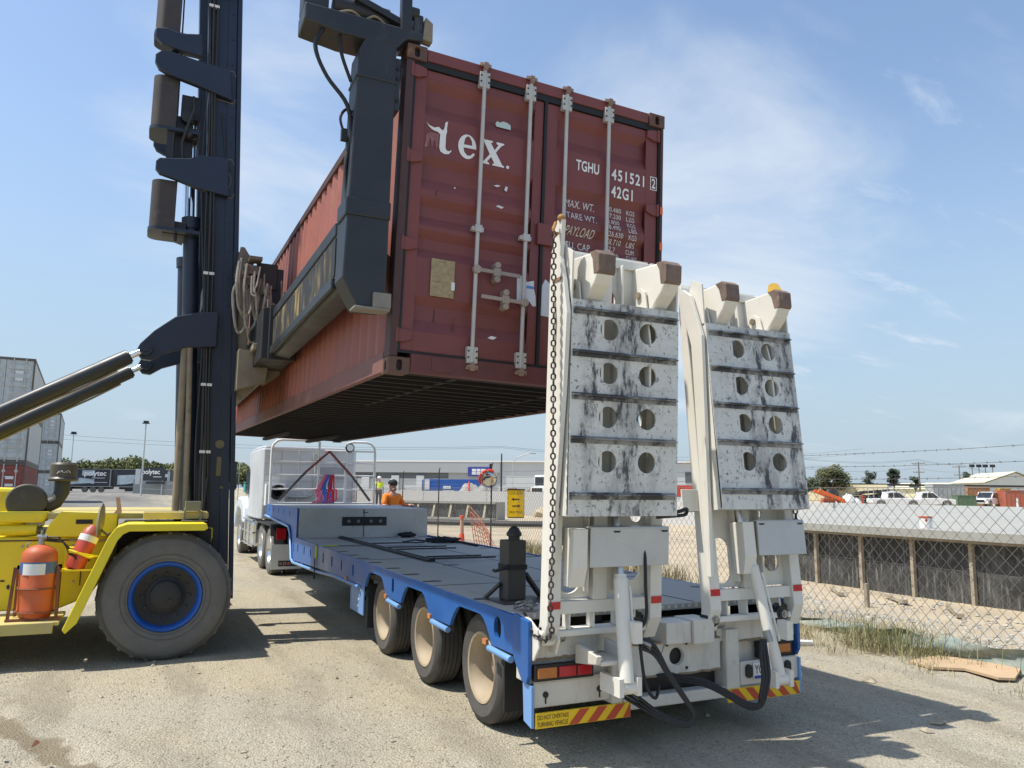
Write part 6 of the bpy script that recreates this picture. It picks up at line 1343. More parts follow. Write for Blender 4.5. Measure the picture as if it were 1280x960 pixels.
# torn shade cloth along the foot of the fence
mb = MB(); rn = random.Random(9); prev = None; n = 90
for i in range(n+1):
    y = -3.0+i*.085; t = mn.noise(Vector((y*1.7, 0, 0))); h = .17+.05*mn.noise(Vector((y*2.3, 5, 0)))+.05*(y < 1.5)
    if y > 2.4: h *= max(.25, 1-(y-2.4)*.35)
    for j in range(5):
        z = .01+h*j/4; mb.v.append((FX(y)-.04-.06*math.sin(j*1.3+y*4)*.8-.05*(4-j)/4+.03*t, y, z+.015*math.sin(y*9+j)))
for i in range(n):
    for j in range(4): a = i*5+j; mb.f.append((a, a+1, a+6, a+5))
mb.build('shade_cloth', M('teal_shade_cloth', (.20, .255, .235), .9, var=.25, scale=6, dirt=(.36, .34, .28), damt=.62, dscale=4, stretch=(1, 1, 4)), fn, smooth=80)
# sign tied to the fence
sg_ = thing('warning_sign', 'yellow warning sign with two black arrows wired to the chain link fence', 'sign', (5.86, 15.1, 1.13))
S0 = Vector((5.84, 15.05, 1.13)); sx_ = Vector((math.cos(.50), -math.sin(.50), 0)); sn = Vector((-math.sin(.50), -math.cos(.50), 0)); SW, SH = .46, .76
def SP(u, v, w_=0): return S0+sx_*(u-SW/2)+Vector((0, 0, v))+sn*w_
def spanel(mb, u0, u1, v0, v1, w0, w1):
    vs = [SP(u, v, w_) for w_ in (w0, w1) for v in (v0, v1) for u in (u0, u1)]; mb.add(vs, [(0, 2, 3, 1), (4, 5, 7, 6), (0, 1, 5, 4), (2, 6, 7, 3), (0, 4, 6, 2), (1, 3, 7, 5)]); return mb
spanel(MB(), 0, SW, 0, SH, 0, .012).build('panel', M('sign_yellow', (.85, .52, .005), .4, var=.05), sg_)
mb = MB(); spanel(mb, -.01, 0, -.01, SH+.01, -.006, .014); spanel(mb, SW, SW+.01, -.01, SH+.01, -.006, .014); spanel(mb, -.02, SW+.03, SH, SH+.035, -.01, .02); spanel(mb, 0, SW, -.03, 0, -.006, .014); mb.build('border', M('sign_border', (.05, .03, .02), .5), sg_)
mb = MB()
for (v, dr_) in ((.50, -1), (.31, 1)):
    spanel(mb, .12, .33, v-.014, v+.014, .0125, .0150); t = .10 if dr_ < 0 else .36; b0 = .17 if dr_ < 0 else .29
    mb.add([SP(t, v, .0125), SP(b0, v+.045, .0125), SP(b0, v-.045, .0125), SP(t, v, .0152), SP(b0, v+.045, .0152), SP(b0, v-.045, .0152)], [(0, 1, 2), (5, 4, 3), (0, 3, 4, 1), (1, 4, 5, 2), (2, 5, 3, 0)])
mb.build('arrow', m_black, sg_)
mb = MB(); text_mb(mb, 'LOOK BOTH', .085, lambda u, v: SP(.035+u*.80, .635+v, .0135)); text_mb(mb, 'DIRECTIONS', .085, lambda u, v: SP(.035+u*.78, .11+v, .0135)); mb.build('lettering', m_black, sg_, norm=False)
# traffic mirror
tm = thing('traffic_mirror', 'round convex traffic mirror with red and white rim on a fence post', 'mirror', (6.02, 17.3, 0))
C0 = Vector((5.93, 17.2, 2.22)); dn = Vector((-.42, -.86, -.28)).normalized()
mb = MB(); mb.lathe([(.02, .075), (.08, .07), (.15, .055), (.21, .03), (.25, .0), (.02, -.002)], C0, dn, 32); mb.build('mirror_dome', M('mirror_face', (.55, .52, .47), .06, 1.), tm, smooth=60)
mb = MB(); mb.lathe([(.25, -.02), (.285, -.02), (.295, .02), (.285, .05), (.25, .02)], C0, dn, 32, closed=True); rm = mb.build('rim', m_lab, tm, smooth=60)
a = dn.orthogonal().normalized(); up_ = (Vector((0, 0, 1))-dn*dn.z).normalized(); rt_ = up_.cross(dn)
mb = MB()
for k0 in (60, 100, 140, 175): mb.tube([C0+dn*.03+(rt_*math.cos(R_(k0+t*5))+up_*math.sin(R_(k0+t*5)))*.295 for t in range(8)], .042, 8)
mb.build('red_rim', M('rim_red', (.62, .05, .02), .4), tm)
mb = MB(); mb.beam(C0-dn*.02, (6.02, 17.3, 2.22), .04, .04); mb.box(5.99, 6.05, 17.27, 17.33, 2.1, 2.7); mb.build('mirror_bracket', m_blk, tm)
# bollard and plastic barrier mesh
bo_ = thing('warning_bollard', 'slim orange and white warning bollard beside the wire fence', 'bollard', (6.0, 19.6, 0))
mb = MB(); mb.cyl((6.0, 19.6, .40), (6.0, 19.6, .95), .07, .06, n=14); mb.build('sleeve', M('bollard_buff', (.50, .30, .20), .6, var=.1), bo_, smooth=50)
mb = MB(); mb.cyl((6.0, 19.6, 0), (6.0, 19.6, .42), .12, .085, n=14); mb.cyl((6.0, 19.6, .93), (6.0, 19.6, 1.02), .08, n=14); mb.build('base', M('bollard_red', (.80, .12, .06), .5, var=.05), bo_, smooth=50)
mb = MB(); rn = random.Random(2)
for i in range(9):
    t = i/8; mb.tube([(6.25+.75*t*.5, 19.6-.9*t, 1.35-.95*t), (6.40+.75*t*.5, 19.4-.9*t, .02)], .014, 4)
for j in range(7): mb.tube([(6.25+.02*j, 19.6-.03*j, 1.35-.19*j), (6.45+.03*j, 19.1, .95-.13*j), (6.68, 18.7, .40-.055*j)], .014, 4)
tag(mb.build('barrier_mesh', M('barrier_orange', (.60, .20, .11), .7, var=.15)), 'sagging orange plastic barrier mesh next to the slim bollard', 'barrier mesh')
# cardboard sheet on the verge
mb = MB(); mb.prism([(4.20, 1.30), (4.68, 1.30), (4.95, 1.0), (4.84, .42), (4.36, .20), (4.22, .28), (4.34, .72), (4.12, .95)], 'z', .03, .055)
mb.v = [(q[0], q[1], q[2]-.02+.018*math.sin(q[1]*4)+.012*math.sin(q[0]*7)) for q in mb.v]
tag(mb.build('cardboard_sheet', M('cardboard', (.46, .33, .20), .85, var=.1)), 'flat torn cardboard sheet lying on the gravel below the fence', 'cardboard')
tag((lambda m_: (m_.tube([(3.6, 2.75, .02), (3.75, 2.55, .03), (3.95, 2.45, .02)], .03, 6), m_.build('plastic_scrap', m_lab))[1])(MB()), 'small crumpled white plastic scrap in the dry grass', 'litter')
# dry grass
m_grass = M('dry_grass', (.36, .31, .18), .9, var=.45, scale=2.5)
m_grassg = M('green_grass', (.20, .20, .085), .9, var=.4, scale=2.5)
def grass(name, label, n, fpos, hmin, hmax, mat, seed, lean=.5, wd=.005):
    rn = random.Random(seed); mb = MB()
    for i in range(n):
        x, y, k = fpos(rn); z = gz(x, y)+rough(x, y); h = rn.uniform(hmin, hmax)*k; a = rn.uniform(0, 6.28); l_ = h*rn.uniform(.15, lean*1.6)
        dx, dy = math.cos(a), math.sin(a); w_ = wd*rn.uniform(.6, 1.3); px, py = -dy*w_, dx*w_
        mb.add([(x-px, y-py, z-.01), (x+px, y+py, z-.01), (x+dx*l_*.4-px*.8, y+dy*l_*.4-py*.8, z+h*.6), (x+dx*l_*.4+px*.8, y+dy*l_*.4+py*.8, z+h*.6), (x+dx*l_, y+dy*l_, z+h*.95)], [(0, 1, 3, 2), (2, 3, 4)])
    o = mb.build(name, mat, norm=False); tag(o, label, None, kind='stuff'); return o
def near_fence(rn):
    while True:
        y = rn.choice((rn.uniform(-2, 5.5), rn.gauss(2.0, .7), rn.gauss(3.2, .5))); x = FX(y)-.15+rn.gauss(0, .28)-.42*abs(rn.gauss(0, .9)); c = mn.noise(Vector((x*2.2, y*1.6, 0)))
        if x < FX(y)-1.5: continue
        if c+rn.uniform(-.15, .2) > .08: return x, y, .45+.9*max(0, c)+.3*math.exp(-((y-2.2)/.6)**2)
grass('dry_grass', 'dry yellow grass growing along the foot of the wire fence', 2900, near_fence, .06, .27, m_grass, 1, 1.1, .003)
grass('green_grass', 'greener grass mixed into the verge by the fence', 900, lambda rn: (lambda y: (FX(y)-.25+rn.gauss(0, .22), y, 1))(rn.gauss(1.9, .5)), .12, .45, m_grassg, 2, .5, .0035)
grass('far_dry_grass', 'tall dry grass along the fence behind the trailer', 3200, lambda rn: (lambda y: (FX(y)+rn.gauss(.1, .25), y, 1))(rn.uniform(7, 15.5)), .25, .62, m_grass, 3, .4, .008)
# ------------------------------------------------------------------ construction site beyond the fence
sl_ = MB(); sl_.prism([(9.12, -40), (9.12, 9.2), (24.4, 20.5), (24.4, 46), (34, 46), (40, 36), (43, -40)], 'z', 1.12, 1.25); o = sl_.build('concrete_slab', m_conc, bevel=.01); struct(o)
pw = thing('pit_wall', 'dark formply pit wall with pale timber posts under the white concrete slab', 'wall', (9.3, 0, 0))
mb = MB(); mb.box(9.34, 9.40, -12, 9.0, -.05, 1.12); mb.build('dark_panel', m_form, pw)
mb = MB(); mb.box(9.16, 9.24, -12, 9.0, 1.045, 1.115); mb.build('top_timber', m_timb, pw)
y = -8.9
while y < 9: 
    mb = MB(); mb.box(9.25, 9.335, y, y+.065, -.02, 1.115); mb.build('wall_post', m_timb, pw, bevel=.004); y += 1.15 if y > -6 else 1.2
mb = MB(); mb.prism([(9.3, 8.95), (24.35, 20.4), (24.38, 20.3), (9.34, 8.88)], 'z', -.05, 1.115); mb.build('return_panel', m_form, pw)
mb = MB(); mb.box(9.06, 9.10, -40, 9.1, 1.10, 1.248); mb.build('slab_fascia', m_conc, pw)
for (x, y, ln, a, lab) in ((8.2, 5.9, 1.0, .9, 'pale timber offcut on the rubble nearest the trailer ramps'), (8.35, 4.75, .9, 1.0, 'pale timber offcut on the rubble second from the ramps'), (8.0, 3.4, 1.2, .75, 'longer pale timber offcut lying on the rubble'), (8.3, 2.2, .8, .9, 'pale timber offcut at the right end of the rubble strip')):
    mb = MB(); mb.box(-ln/2, ln/2, -.05, .05, .02, .08); o = mb.build('timber_offcut', m_timb, loc=(x, y, .01)); o.rotation_euler.z = a; tag(o, lab, 'timber', 'timber offcuts by the pit wall')
mb = MB(); mb.box(7.18, 7.24, 4.35, 4.41, 0, .40); tag(mb.build('survey_peg', m_timb), 'short wooden survey peg standing just behind the fence', 'peg')
vp = thing('vent_pipe', 'short white pipe stub with orange cap on the slab edge', 'pipe', (9.6, 5.0, 1.25))
mb = MB(); mb.cyl((9.6, 5.0, 1.25), (9.6, 5.0, 1.44), .11, n=16); mb.build('pipe', m_whp, vp, smooth=40)
mb = MB(); mb.cyl((9.6, 5.0, 1.44), (9.6, 5.0, 1.47), .115, n=16); mb.prism(circ(9.49, 1.40, .03, 8), 'y', 4.9, 4.91); mb.build('cap', m_oran, vp, smooth=40)
mb = MB(); mb.box(11.8, 15.5, 1.2, 3.5, 1.251, 1.262); tag(mb.build('slab_patch', M('grey_formwork_sheet', (.40, .41, .38), .8, var=.1)), 'large grey sheet lying flat on the white slab', 'sheet')
# white wall, formwork with timber props, low slabs
wa = thing('white_wall', 'long white precast wall at the back of the dirt lot', 'wall', (20, 50, 0))
def wallseg(mb, a, b_, z0, z1, t): mb.beam((a[0], a[1], (z0+z1)/2), (b_[0], b_[1], (z0+z1)/2), t, z1-z0)
pts = [(11.5, 66), (17.3, 56.8), (20.9, 51.8), (24.5, 46.4)]
for i in range(3):
    mb = MB(); a, b_ = Vector(pts[i]), Vector(pts[i+1]); dd = (b_-a).normalized()*.02; wallseg(mb, a+dd, b_-dd, -.1, 1.80, .18); mb.build('panel', M('white_precast', (.50, .50, .48), .8, var=.05, dirt=(.42, .42, .39), damt=.2), wa)
mb = MB(); wallseg(mb, (24.45, 46.2), (24.45, 20.6), -.1, 1.46, .16); mb.build('panel', MATS['white_precast'], wa)
for (x, y, s) in ((22.8, 45.2, .5), (23.4, 39, .45)):
    mb = MB(); mb.sphere((x, y, .1), s*2.2, s*2.6, s*1.0, 12, 7); mb.v = [tuple(Vector(q)+Vector((mn.noise(Vector(q)*2), mn.noise(Vector(q)*2+Vector((5, 0, 0))), mn.noise(Vector(q)*2+Vector((0, 7, 0)))))*.35) for q in mb.v]; tag(mb.build('dirt_heap', m_ground), 'low heap of earth at the foot of the white wall' if x < 23 else 'small heap of earth nearer the fence by the white wall', 'dirt heap')
fw_ = thing('formwork_wall', 'dark formwork panel with sloping pale timber props on the dirt lot', 'formwork', (14, 43, 0))
A, B = Vector((10.8, 46.6)), Vector((16.4, 40.0)); dd = (B-A).normalized(); nn = Vector((-dd.y, dd.x)); nn = nn if nn.y < 0 else -nn; LL = (B-A).length
mb = MB(); wallseg(mb, A, B, .12, 1.02, .06); mb.build('dark_panel', m_form, fw_)
mb = MB(); wallseg(mb, A, B, 1.02, 1.16, .3); wallseg(mb, A+nn*.3, B+nn*.3, .0, .13, .5); mb.build('capping', m_conc, fw_)
for k in range(7):
    c = A+dd*(LL*(k+.4)/7); e = c+nn*.55+dd*.12; mb = MB(); mb.beam((c.x, c.y, 1.04), (e.x, e.y, .12), .13, .05); mb.build('prop', m_timb, fw_)
mb = MB(); wallseg(mb, B, B+(-nn)*1.2, .0, 1.14, .14); mb.build('end_panel', M('formwork_grey', (.34, .32, .29), .8), fw_)
lw = MB(); wallseg(lw, (7.5, 37), (16.8, 29.5), -.03, .14, .9); tag(lw.build('low_slab', m_conc), 'long low concrete footing strip on the dirt in front of the formwork', 'footing')
lw = MB(); lw.tube([(9.5, 33.3, .25), (13, 30.6, .22), (15.6, 28.8, .25)], .14, 8); lw.beam((12.5, 31.8, .22), (16.3, 28.6, .22), .14, .12); tag(lw.build('dark_pipes', m_blk), 'dark drain pipes lying along the footing strip', 'pipes')
for (x, y, s, lab) in ((9.4, 15.9, .42, 'brown tree stump like boulder just beyond the fence between the ramps'),):
    mb = MB(); mb.sphere((x, y, s*.4), s, s*.8, s*.75, 12, 8); mb.v = [tuple(Vector(q)+Vector((mn.noise(Vector(q)*3), mn.noise(Vector(q)*3+Vector((5, 0, 0))), mn.noise(Vector(q)*3+Vector((0, 7, 0)))))*.14) for q in mb.v]; tag(mb.build('boulder', M('brown_rock', (.20, .15, .10), .9, var=.3, scale=5), smooth=30), lab, 'boulder')
# mounds
def mound(x, y, rx, ry, h, lab, mat):
    mb = MB(); n = 26; z0 = gz(x, y)-.3
    for j in range(n+1):
        for i in range(n+1):
            u, v = i/n*2-1, j/n*2-1; k = max(0, 1-(u*u+v*v)); hh = h*k**.6*(1+.5*mn.noise(Vector((u*2.5+x, v*2.5+y, 0)))+.2*mn.noise(Vector((u*8+x, v*8, 3))))
            mb.v.append((x+u*rx, y+v*ry, z0+hh+(.0 if k > 0 else -.4)))
    for j in range(n):
        for i in range(n): a = j*(n+1)+i; mb.f.append((a, a+1, a+n+2, a+n+1))
    return tag(mb.build('soil_mound', mat, smooth=60), lab, 'soil mound', 'soil mounds behind the white wall')
m_soil = M('brown_soil', (.17, .11, .075), .95, var=.3, scale=1.5, dirt=(.26, .19, .13), damt=.4, dscale=2)
m_soilg = M('grey_soil', (.33, .31, .28), .95, var=.3, scale=1.5, dirt=(.2, .17, .14), damt=.4, dscale=2)
mound(33.2, 68.2, 6.0, 3.6, 2.0, 'long brown soil mound between traffic mirror and white dump truck', m_soil)
mound(29.3, 74.5, 4.0, 3.0, 2.2, 'grey soil mound left of the brown one behind the mirror', m_soilg)
mound(22.5, 79.5, 3.4, 2.6, 1.5, 'small rubble mound beside the blue site container', m_soilg)

# ------------------------------------------------------------------ warehouse and the yard before it
wh = thing('warehouse', 'long low grey warehouse with dark windows and a painted band of shade behind the building site', 'warehouse', (60, 128, 0))
A, B = Vector((28.0, 149.5)), Vector((98, 102.5)); dd = (B-A).normalized(); nb_ = Vector((-dd.y, dd.x)); nb_ = nb_ if nb_.y > 0 else -nb_; LL = (B-A).length; zb = 1.2
def face(mb, s0, s1, z0, z1, off0, off1):
    c = [A+dd*s0-nb_*off0, A+dd*s1-nb_*off0, A+dd*s1-nb_*off1, A+dd*s0-nb_*off1]
    mb.add([(q.x, q.y, z0) for q in c]+[(q.x, q.y, z1) for q in c], [(0, 1, 2, 3), (7, 6, 5, 4), (0, 4, 5, 1), (1, 5, 6, 2), (2, 6, 7, 3), (3, 7, 4, 0)]); return mb
m_wgrey = M('cladding_grey', (.36, .38, .39), .6, var=.04, scale=.2); m_wpale = M('cladding_pale', (.52, .545, .55), .6, var=.04, scale=.2); m_wdark = M('window_and_shade_dark', (.10, .115, .125), .6, var=.1)
face(MB(), 0, LL, zb, 7.2, -30, 0).build('wall', m_wpale, wh)
face(MB(), 0, LL*.42, 5.2, 7.25, .02, .45).build('fascia', m_wgrey, wh)
face(MB(), 0, LL, 7.25, 7.55, -30, .5).build('roof', m_whp, wh)
face(MB(), 0, LL*.30, 4.05, 5.2, .02, .06).build('painted_shade_band', m_wdark, wh)  # flat dark slab, its tone stands in for a shaded opening
face(MB(), LL*.30, LL*.42, 3.0, 5.2, .02, .07).build('dark_panel', m_wgrey, wh)
for s in (2, 8, 14, 19): face(MB(), s, s+1.5, zb, 4.6, .1, .5).build('column', m_wpale, wh)
for s in (50, 56.5): face(MB(), s, s+2.0, zb, 6.9, .02, .5).build('pilaster', m_whp, wh)
face(MB(), LL*.60, LL*.60+.15, zb, 7.0, .02, .10).build('downpipe', m_wgrey, wh)
face(MB(), 70, 80, 3.6, 5.6, .02, .08).build('window_band', m_wdark, wh); face(MB(), 60.5, 68, 3.4, 5.0, .02, .1).build('window_band', m_wdark, wh)
sg2 = MB(); face(sg2, 29.2, 33.4, 4.55, 6.3, .46, .6); wsn = sg2.build('wall_sign', M('sign_blue', (.03, .05, .28), .4), wh)
mb = MB(); face(mb, 30.0, 32.6, 4.85, 5.95, .601, .62); mb.build('sign_panel', m_whp, wsn)
mb = MB()
for k in range(2): face(mb, 30.8+.85*k, 30.9+.85*k, 4.85, 5.95, .621, .63)
face(mb, 30.0, 32.6, 5.36, 5.44, .621, .63); mb.build('sign_bars', MATS['sign_blue'], wsn)
def box_at(mb, c, ang, lx, ly, z0, z1, ox=0, oy=0):
    m_ = Matrix.Translation((c[0], c[1], 0)) @ Matrix.Rotation(ang, 4, 'Z'); return mb.box(ox-lx/2, ox+lx/2, oy-ly/2, oy+ly/2, z0, z1, m_)
ag = math.atan2(-2.8, 5.9)
sc_ = thing('site_container', 'blue site container with white end panel in front of the warehouse', 'container', (29.5, 82, .6))
box_at(MB(), (29.5, 82), ag, 6.5, 2.4, .75, 3.15).build('body', M('site_blue', (.02, .10, .38), .5, var=.08), sc_, bevel=.03)
mb = MB(); box_at(mb, (29.5, 82), ag, .9, .04, 2.0, 2.35, -.6, -1.23); box_at(mb, (29.5, 82), ag, 1.3, .04, 1.75, 1.85, -.4, -1.23); box_at(mb, (29.5, 82), ag, .55, .04, 1.9, 3.1, -2.95, -1.23); mb.build('white_panel', m_lab, sc_)
mb = MB(); box_at(mb, (26.6, 83.3), ag, .6, 2.3, .8, 3.1, -.7); mb.build('end_door', m_whp, sc_)
cn = MB(); cn.cyl((24.8, 65.3, gz(24.8, 65.3)), (24.8, 65.3, gz(24.8, 65.3)+.06), .3, n=12); cn.cyl((24.8, 65.3, .1), (24.8, 65.3, 2.75), .16, .07, n=12); tag(cn.build('safety_cone', M('cone_red', (.75, .10, .06), .5)), 'slim red safety marker standing behind the white wall', 'cone')
# machinery on site
def pole(name, label, cat, x, y, h, r, extra=None, mat=None, z=None, group=None):
    z = gz(x, y) if z is None else z; t = thing(name, label, cat, (x, y, z), group); mb = MB(); mb.cyl((x, y, z), (x, y, z+h), r, r*.7, n=8); mb.build('pole', mat or m_galv, t, smooth=50)
    if extra: extra(t, x, y, z+h)
    return t
m_pole = M('weathered_pole', (.16, .145, .125), .85, var=.15)
def lamp_head(t, x, y, z): mb = MB(); mb.box(x-.35, x+.35, y-.25, y+.25, z-.05, z+.35); mb.cyl((x-.5, y, z), (x+.5, y, z), .06, n=8); mb.build('lamp_head', m_blk, t, bevel=.05)
def lamp_arm(t, x, y, z): mb = MB(); mb.tube([(x, y, z), (x+.4, y-.2, z+.7), (x+2.2, y-.8, z+1.3)], .07, 6); mb.box(x+2.0, x+3.0, y-1.1, y-.7, z+1.22, z+1.36); mb.build('lamp_arm', m_galv, t)
def cross_arms(t, x, y, z):
    for dz, w_ in ((-.4, 2.4), (-2.2, 2.0)):
        mb = MB(); mb.beam((x-w_/2*.6, y-w_/2*.8*-1, z+dz), (x+w_/2*.6, y-w_/2*.8, z+dz), .14, .14)
        for k in (-1, -.4, .4, 1): mb.cyl((x+k*w_/2*.6, y-k*w_/2*.8, z+dz), (x+k*w_/2*.6, y-k*w_/2*.8, z+dz+.3), .05, n=6)
        mb.build('cross_arm', m_pole, t)
pole('street_lamp', 'tall leaning yard light on a grey pole beside the grey palisade fence', 'street lamp', -4.3, 112.5, 9.9, .12, lamp_head, M('pale_pole', (.52, .52, .50), .6))
pole('street_lamp', 'thin yard light pole rising behind the right hand grey container stack', 'street lamp', -14.4, 131.8, 9.0, .09, lamp_head)
pole('power_pole', 'dark bare pole in front of the warehouse right of the mirror', 'pole', 42.3, 96.1, 6.6, .14, None, m_blk)
pole('street_lamp', 'curved arm street lamp before the warehouse', 'street lamp', 41.6, 90.8, 5.2, .07, lamp_arm)
pole('power_pole', 'taller timber power pole with two cross arms above the white pickup', 'power pole', 142.1, 104.8, 7.6, .17, cross_arms, m_pole)
pole('power_pole', 'timber power pole with small tree beside it, left of the white shed roof', 'power pole', 159.3, 107.8, 7.2, .17, cross_arms, m_pole)
def flood(t, x, y, z): mb = MB(); mb.box(x-.6, x+.6, y-.3, y+.3, z-.1, z+.6); mb.build('flood_light', m_blk, t)
for i, (x, y, nm) in enumerate(((181.4, 119.7, 'leftmost'), (183.0, 119.0, 'second from left'), (184.4, 118.3, 'third from left'), (186.0, 117.5, 'rightmost'))):
    pole('flood_pole', nm+' of the four flood light poles above the white shed', 'light pole', x, y, 7.4, .12, flood, m_pole, group='flood light poles behind the shed')
# overhead lines
mb = MB()
for (dz, off) in ((0, 0), (-.15, 1.0), (-1.8, .4)):
    a, b_ = Vector((142.1+off, 104.8+off, 9.2+dz)), Vector((159.3+off, 107.8+off, 8.8+dz)); c0 = a-(b_-a)*4; c1 = b_+(b_-a)*3
    mb.tube([c0.lerp(a, i/10)-Vector((0, 0, 2.0*4*(i/10)*(1-i/10))) for i in range(11)], .022, 4); mb.tube([a.lerp(b_, i/6)-Vector((0, 0, .3*4*(i/6)*(1-i/6))) for i in range(7)], .022, 4); mb.tube([b_.lerp(c1, i/10)-Vector((0, 0, 1.5*4*(i/10)*(1-i/10))) for i in range(11)], .022, 4)
tag(mb.build('power_lines', m_blk, norm=False), 'thin overhead power lines strung between the timber power poles', 'power lines')
mb = MB()
for dz in (0, .9):
    mb.tube([Vector((-40, 150, 11.5+dz)).lerp(Vector((42.3, 96.1, 8.0+dz*.2)), i/12)-Vector((0, 0, 1.6*4*(i/12)*(1-i/12))) for i in range(13)], .02, 4)
    mb.tube([Vector((42.3, 96.1, 8.0+dz*.2)).lerp(Vector((120, 100, 9.6+dz)), i/12)-Vector((0, 0, 1.6*4*(i/12)*(1-i/12))) for i in range(13)], .02, 4)
tag(mb.build('power_lines', m_blk, norm=False), 'thin overhead power lines passing behind the lift truck mast to the bare dark pole', 'power lines')

def vehicle(name, label, cat, x, y, ang, kind, paint=None, group=None, z=None):
    """low detail ute or car, nose along +x before turning"""
    z = gz(x, y) if z is None else z; t = thing(name, label, cat, (x, y, z), group, rot=(0, 0, ang), world=False); p = paint or m_whp
    W2 = .92
    mb = MB(); mb.prism([(-2.6, .55), (-2.6, 1.02), (-.9, 1.05), (.9, 1.08), (2.3, 1.0), (2.62, .85), (2.62, .45), (2.45, .40), (2.2, .42), (2.1, .72), (1.85, .85), (1.5, .85), (1.25, .72), (1.15, .40), (-1.15, .40), (-1.25, .72), (-1.5, .85), (-1.85, .85), (-2.1, .72), (-2.2, .42)], 'y', -W2, W2); mb.build('body', p, t, bevel=.05)
    mb = MB(); back = -1.0 if kind == 'ute' else -2.4
    cab_ = [(back-.1, 1.03), (back+.12, 1.74), (-.1, 1.80), (.35, 1.76), (1.15, 1.07)]; mb.prism(cab_, 'y', -W2+.10, W2-.10); mb.build('cab', p, t, bevel=.05)
    for s in (-1, 1):
        a = sorted((s*(W2-.105), s*(W2-.09))); mb = MB(); mb.prism([(back+.10, 1.12), (back+.2, 1.64), (-.35, 1.68), (-.35, 1.12)], 'y', *a); mb.prism([(-.27, 1.12), (-.27, 1.68), (.28, 1.66), (.92, 1.12)], 'y', *a); mb.build('window', m_glass, t)
        for xx in (-1.68, 1.68):
            mb = MB(); mb.lathe([(.2, 0), (.36, .0), (.40, .04), (.40, .2), (.36, .24), (.2, .24)], (xx, s*(W2+.01), .40), (0, -s, 0), 20); wq = mb.build('wheel', m_tyre, t, smooth=40)
            mb = MB(); mb.lathe([(.02, .03), (.2, .03), (.22, .01)], (xx, s*(W2+.012), .40), (0, -s, 0), 16); mb.build('rim', m_galv, wq)
    mb = MB(); mb.add([(.40, -.70, 1.72), (.40, .70, 1.72), (1.10, .74, 1.12), (1.10, -.74, 1.12), (.43, -.70, 1.735), (.43, .70, 1.735), (1.14, .74, 1.135), (1.14, -.74, 1.135)], [(0, 1, 2, 3), (7, 6, 5, 4), (0, 4, 5, 1), (1, 5, 6, 2), (2, 6, 7, 3), (3, 7, 4, 0)]); mb.build('windscreen', m_glass, t)
    mb = MB(); mb.box(2.60, 2.64, -.55, .55, .62, .88); mb.build('grille', m_black, t)
    for s in (-1, 1): mb = MB(); mb.box(2.48, 2.60, s*.75-.14, s*.75+.14, .80, .97); mb.build('headlight', m_lab, t)
    return t
vehicle('pickup_truck', 'white dual cab pickup parked nose right behind the slab', 'pickup truck', 75.5, 53.8, R_(-32), 'ute')
vehicle('parked_car', 'white wagon parked between brown container and yellow bin, nose to the left', 'car', 85.3, 53.4, R_(-165), 'wagon')
ut = vehicle('pickup_truck', 'white tray ute with ladder frame, left of the dual cab pickup', 'pickup truck', 70.8, 54.4, R_(-30), 'ute')
ur = MB(); 
for xx in (-2.4, -.9, .6):
    for s in (-.8, .8): ur.cyl((xx, s, 1.0), (xx, s, 2.1), .03, n=6)
for s in (-.8, .8): ur.cyl((-2.6, s, 2.1), (1.2, s, 2.1), .03, n=6)
ur.build('ladder_rack', m_galv, ut)
# tracked loader
zl = gz(60.8, 54.2)
ld = thing('track_loader', 'orange compact track loader with raised arm among the parked machines', 'loader', (60.8, 54.2, zl), rot=(0, 0, R_(-30)), world=False)
mb = MB(); mb.prism([(-.9, .05), (.9, .05), (1.1, .3), (.9, .62), (-.9, .62), (-1.1, .3)], 'y', -.85, -.5); mb.prism([(-.9, .05), (.9, .05), (1.1, .3), (.9, .62), (-.9, .62), (-1.1, .3)], 'y', .5, .85); mb.build('track', m_blk, ld, bevel=.05)
mb = MB(); mb.prism([(-.75, .2), (.75, .2), (.85, .35), (.7, .5), (-.7, .5), (-.85, .35)], 'y', -.87, -.84); mb.build('track_frame', m_lab, ld)
mb = MB(); mb.box(-.7, .5, -.5, .5, .35, 1.1); mb.build('body', m_oran, ld, bevel=.05); mb = MB(); mb.box(-.1, .9, -.45, .45, .9, 2.0); mb.build('cab', m_glass, ld, bevel=.05)
m_lo = M('loader_orange', (.72, .13, .02), .45)
mb = MB(); mb.prism([(-1.2, 1.95), (-1.35, 1.70), (1.05, .75), (1.25, .25), (1.5, .3), (1.35, 1.0), (-1.0, 1.95)], 'y', -.88, -.60); mb.prism([(-1.2, 1.95), (-1.35, 1.70), (1.05, .75), (1.25, .25), (1.5, .3), (1.35, 1.0), (-1.0, 1.95)], 'y', .6, .88); mb.build('lift_arm', m_lo, ld, bevel=.03)
mb = MB(); mb.box(1.3, 1.7, -.9, .9, .1, .5); mb.build('bucket', m_blk, ld)
def bag(x, y, s, lab):
    z = gz(x, y); mb = MB(); mb.sphere((x, y, z+s*.5), s*.62, s*.62, s*.62, 14, 9); mb.v = [tuple(Vector((q[0], q[1], max(z, q[2])))+Vector((mn.noise(Vector(q)*2.5), mn.noise(Vector(q)*2.5+Vector((3, 0, 0))), mn.noise(Vector(q)*2.5+Vector((0, 4, 0)))))*.22*s) for q in mb.v]
    mb.tube([(x-.35*s, y, z+s), (x-.1*s, y, z+1.25*s), (x+.2*s, y, z+s)], .04, 5); tag(mb.build('bulk_bag', m_lab, smooth=45), lab, 'bulk bag', 'white bulk bags by the loader')
bag(64.2, 54.8, 1.25, 'larger white bulk bag right beside the orange loader'); bag(67.0, 56.0, .85, 'smaller white bulk bag behind the red post')
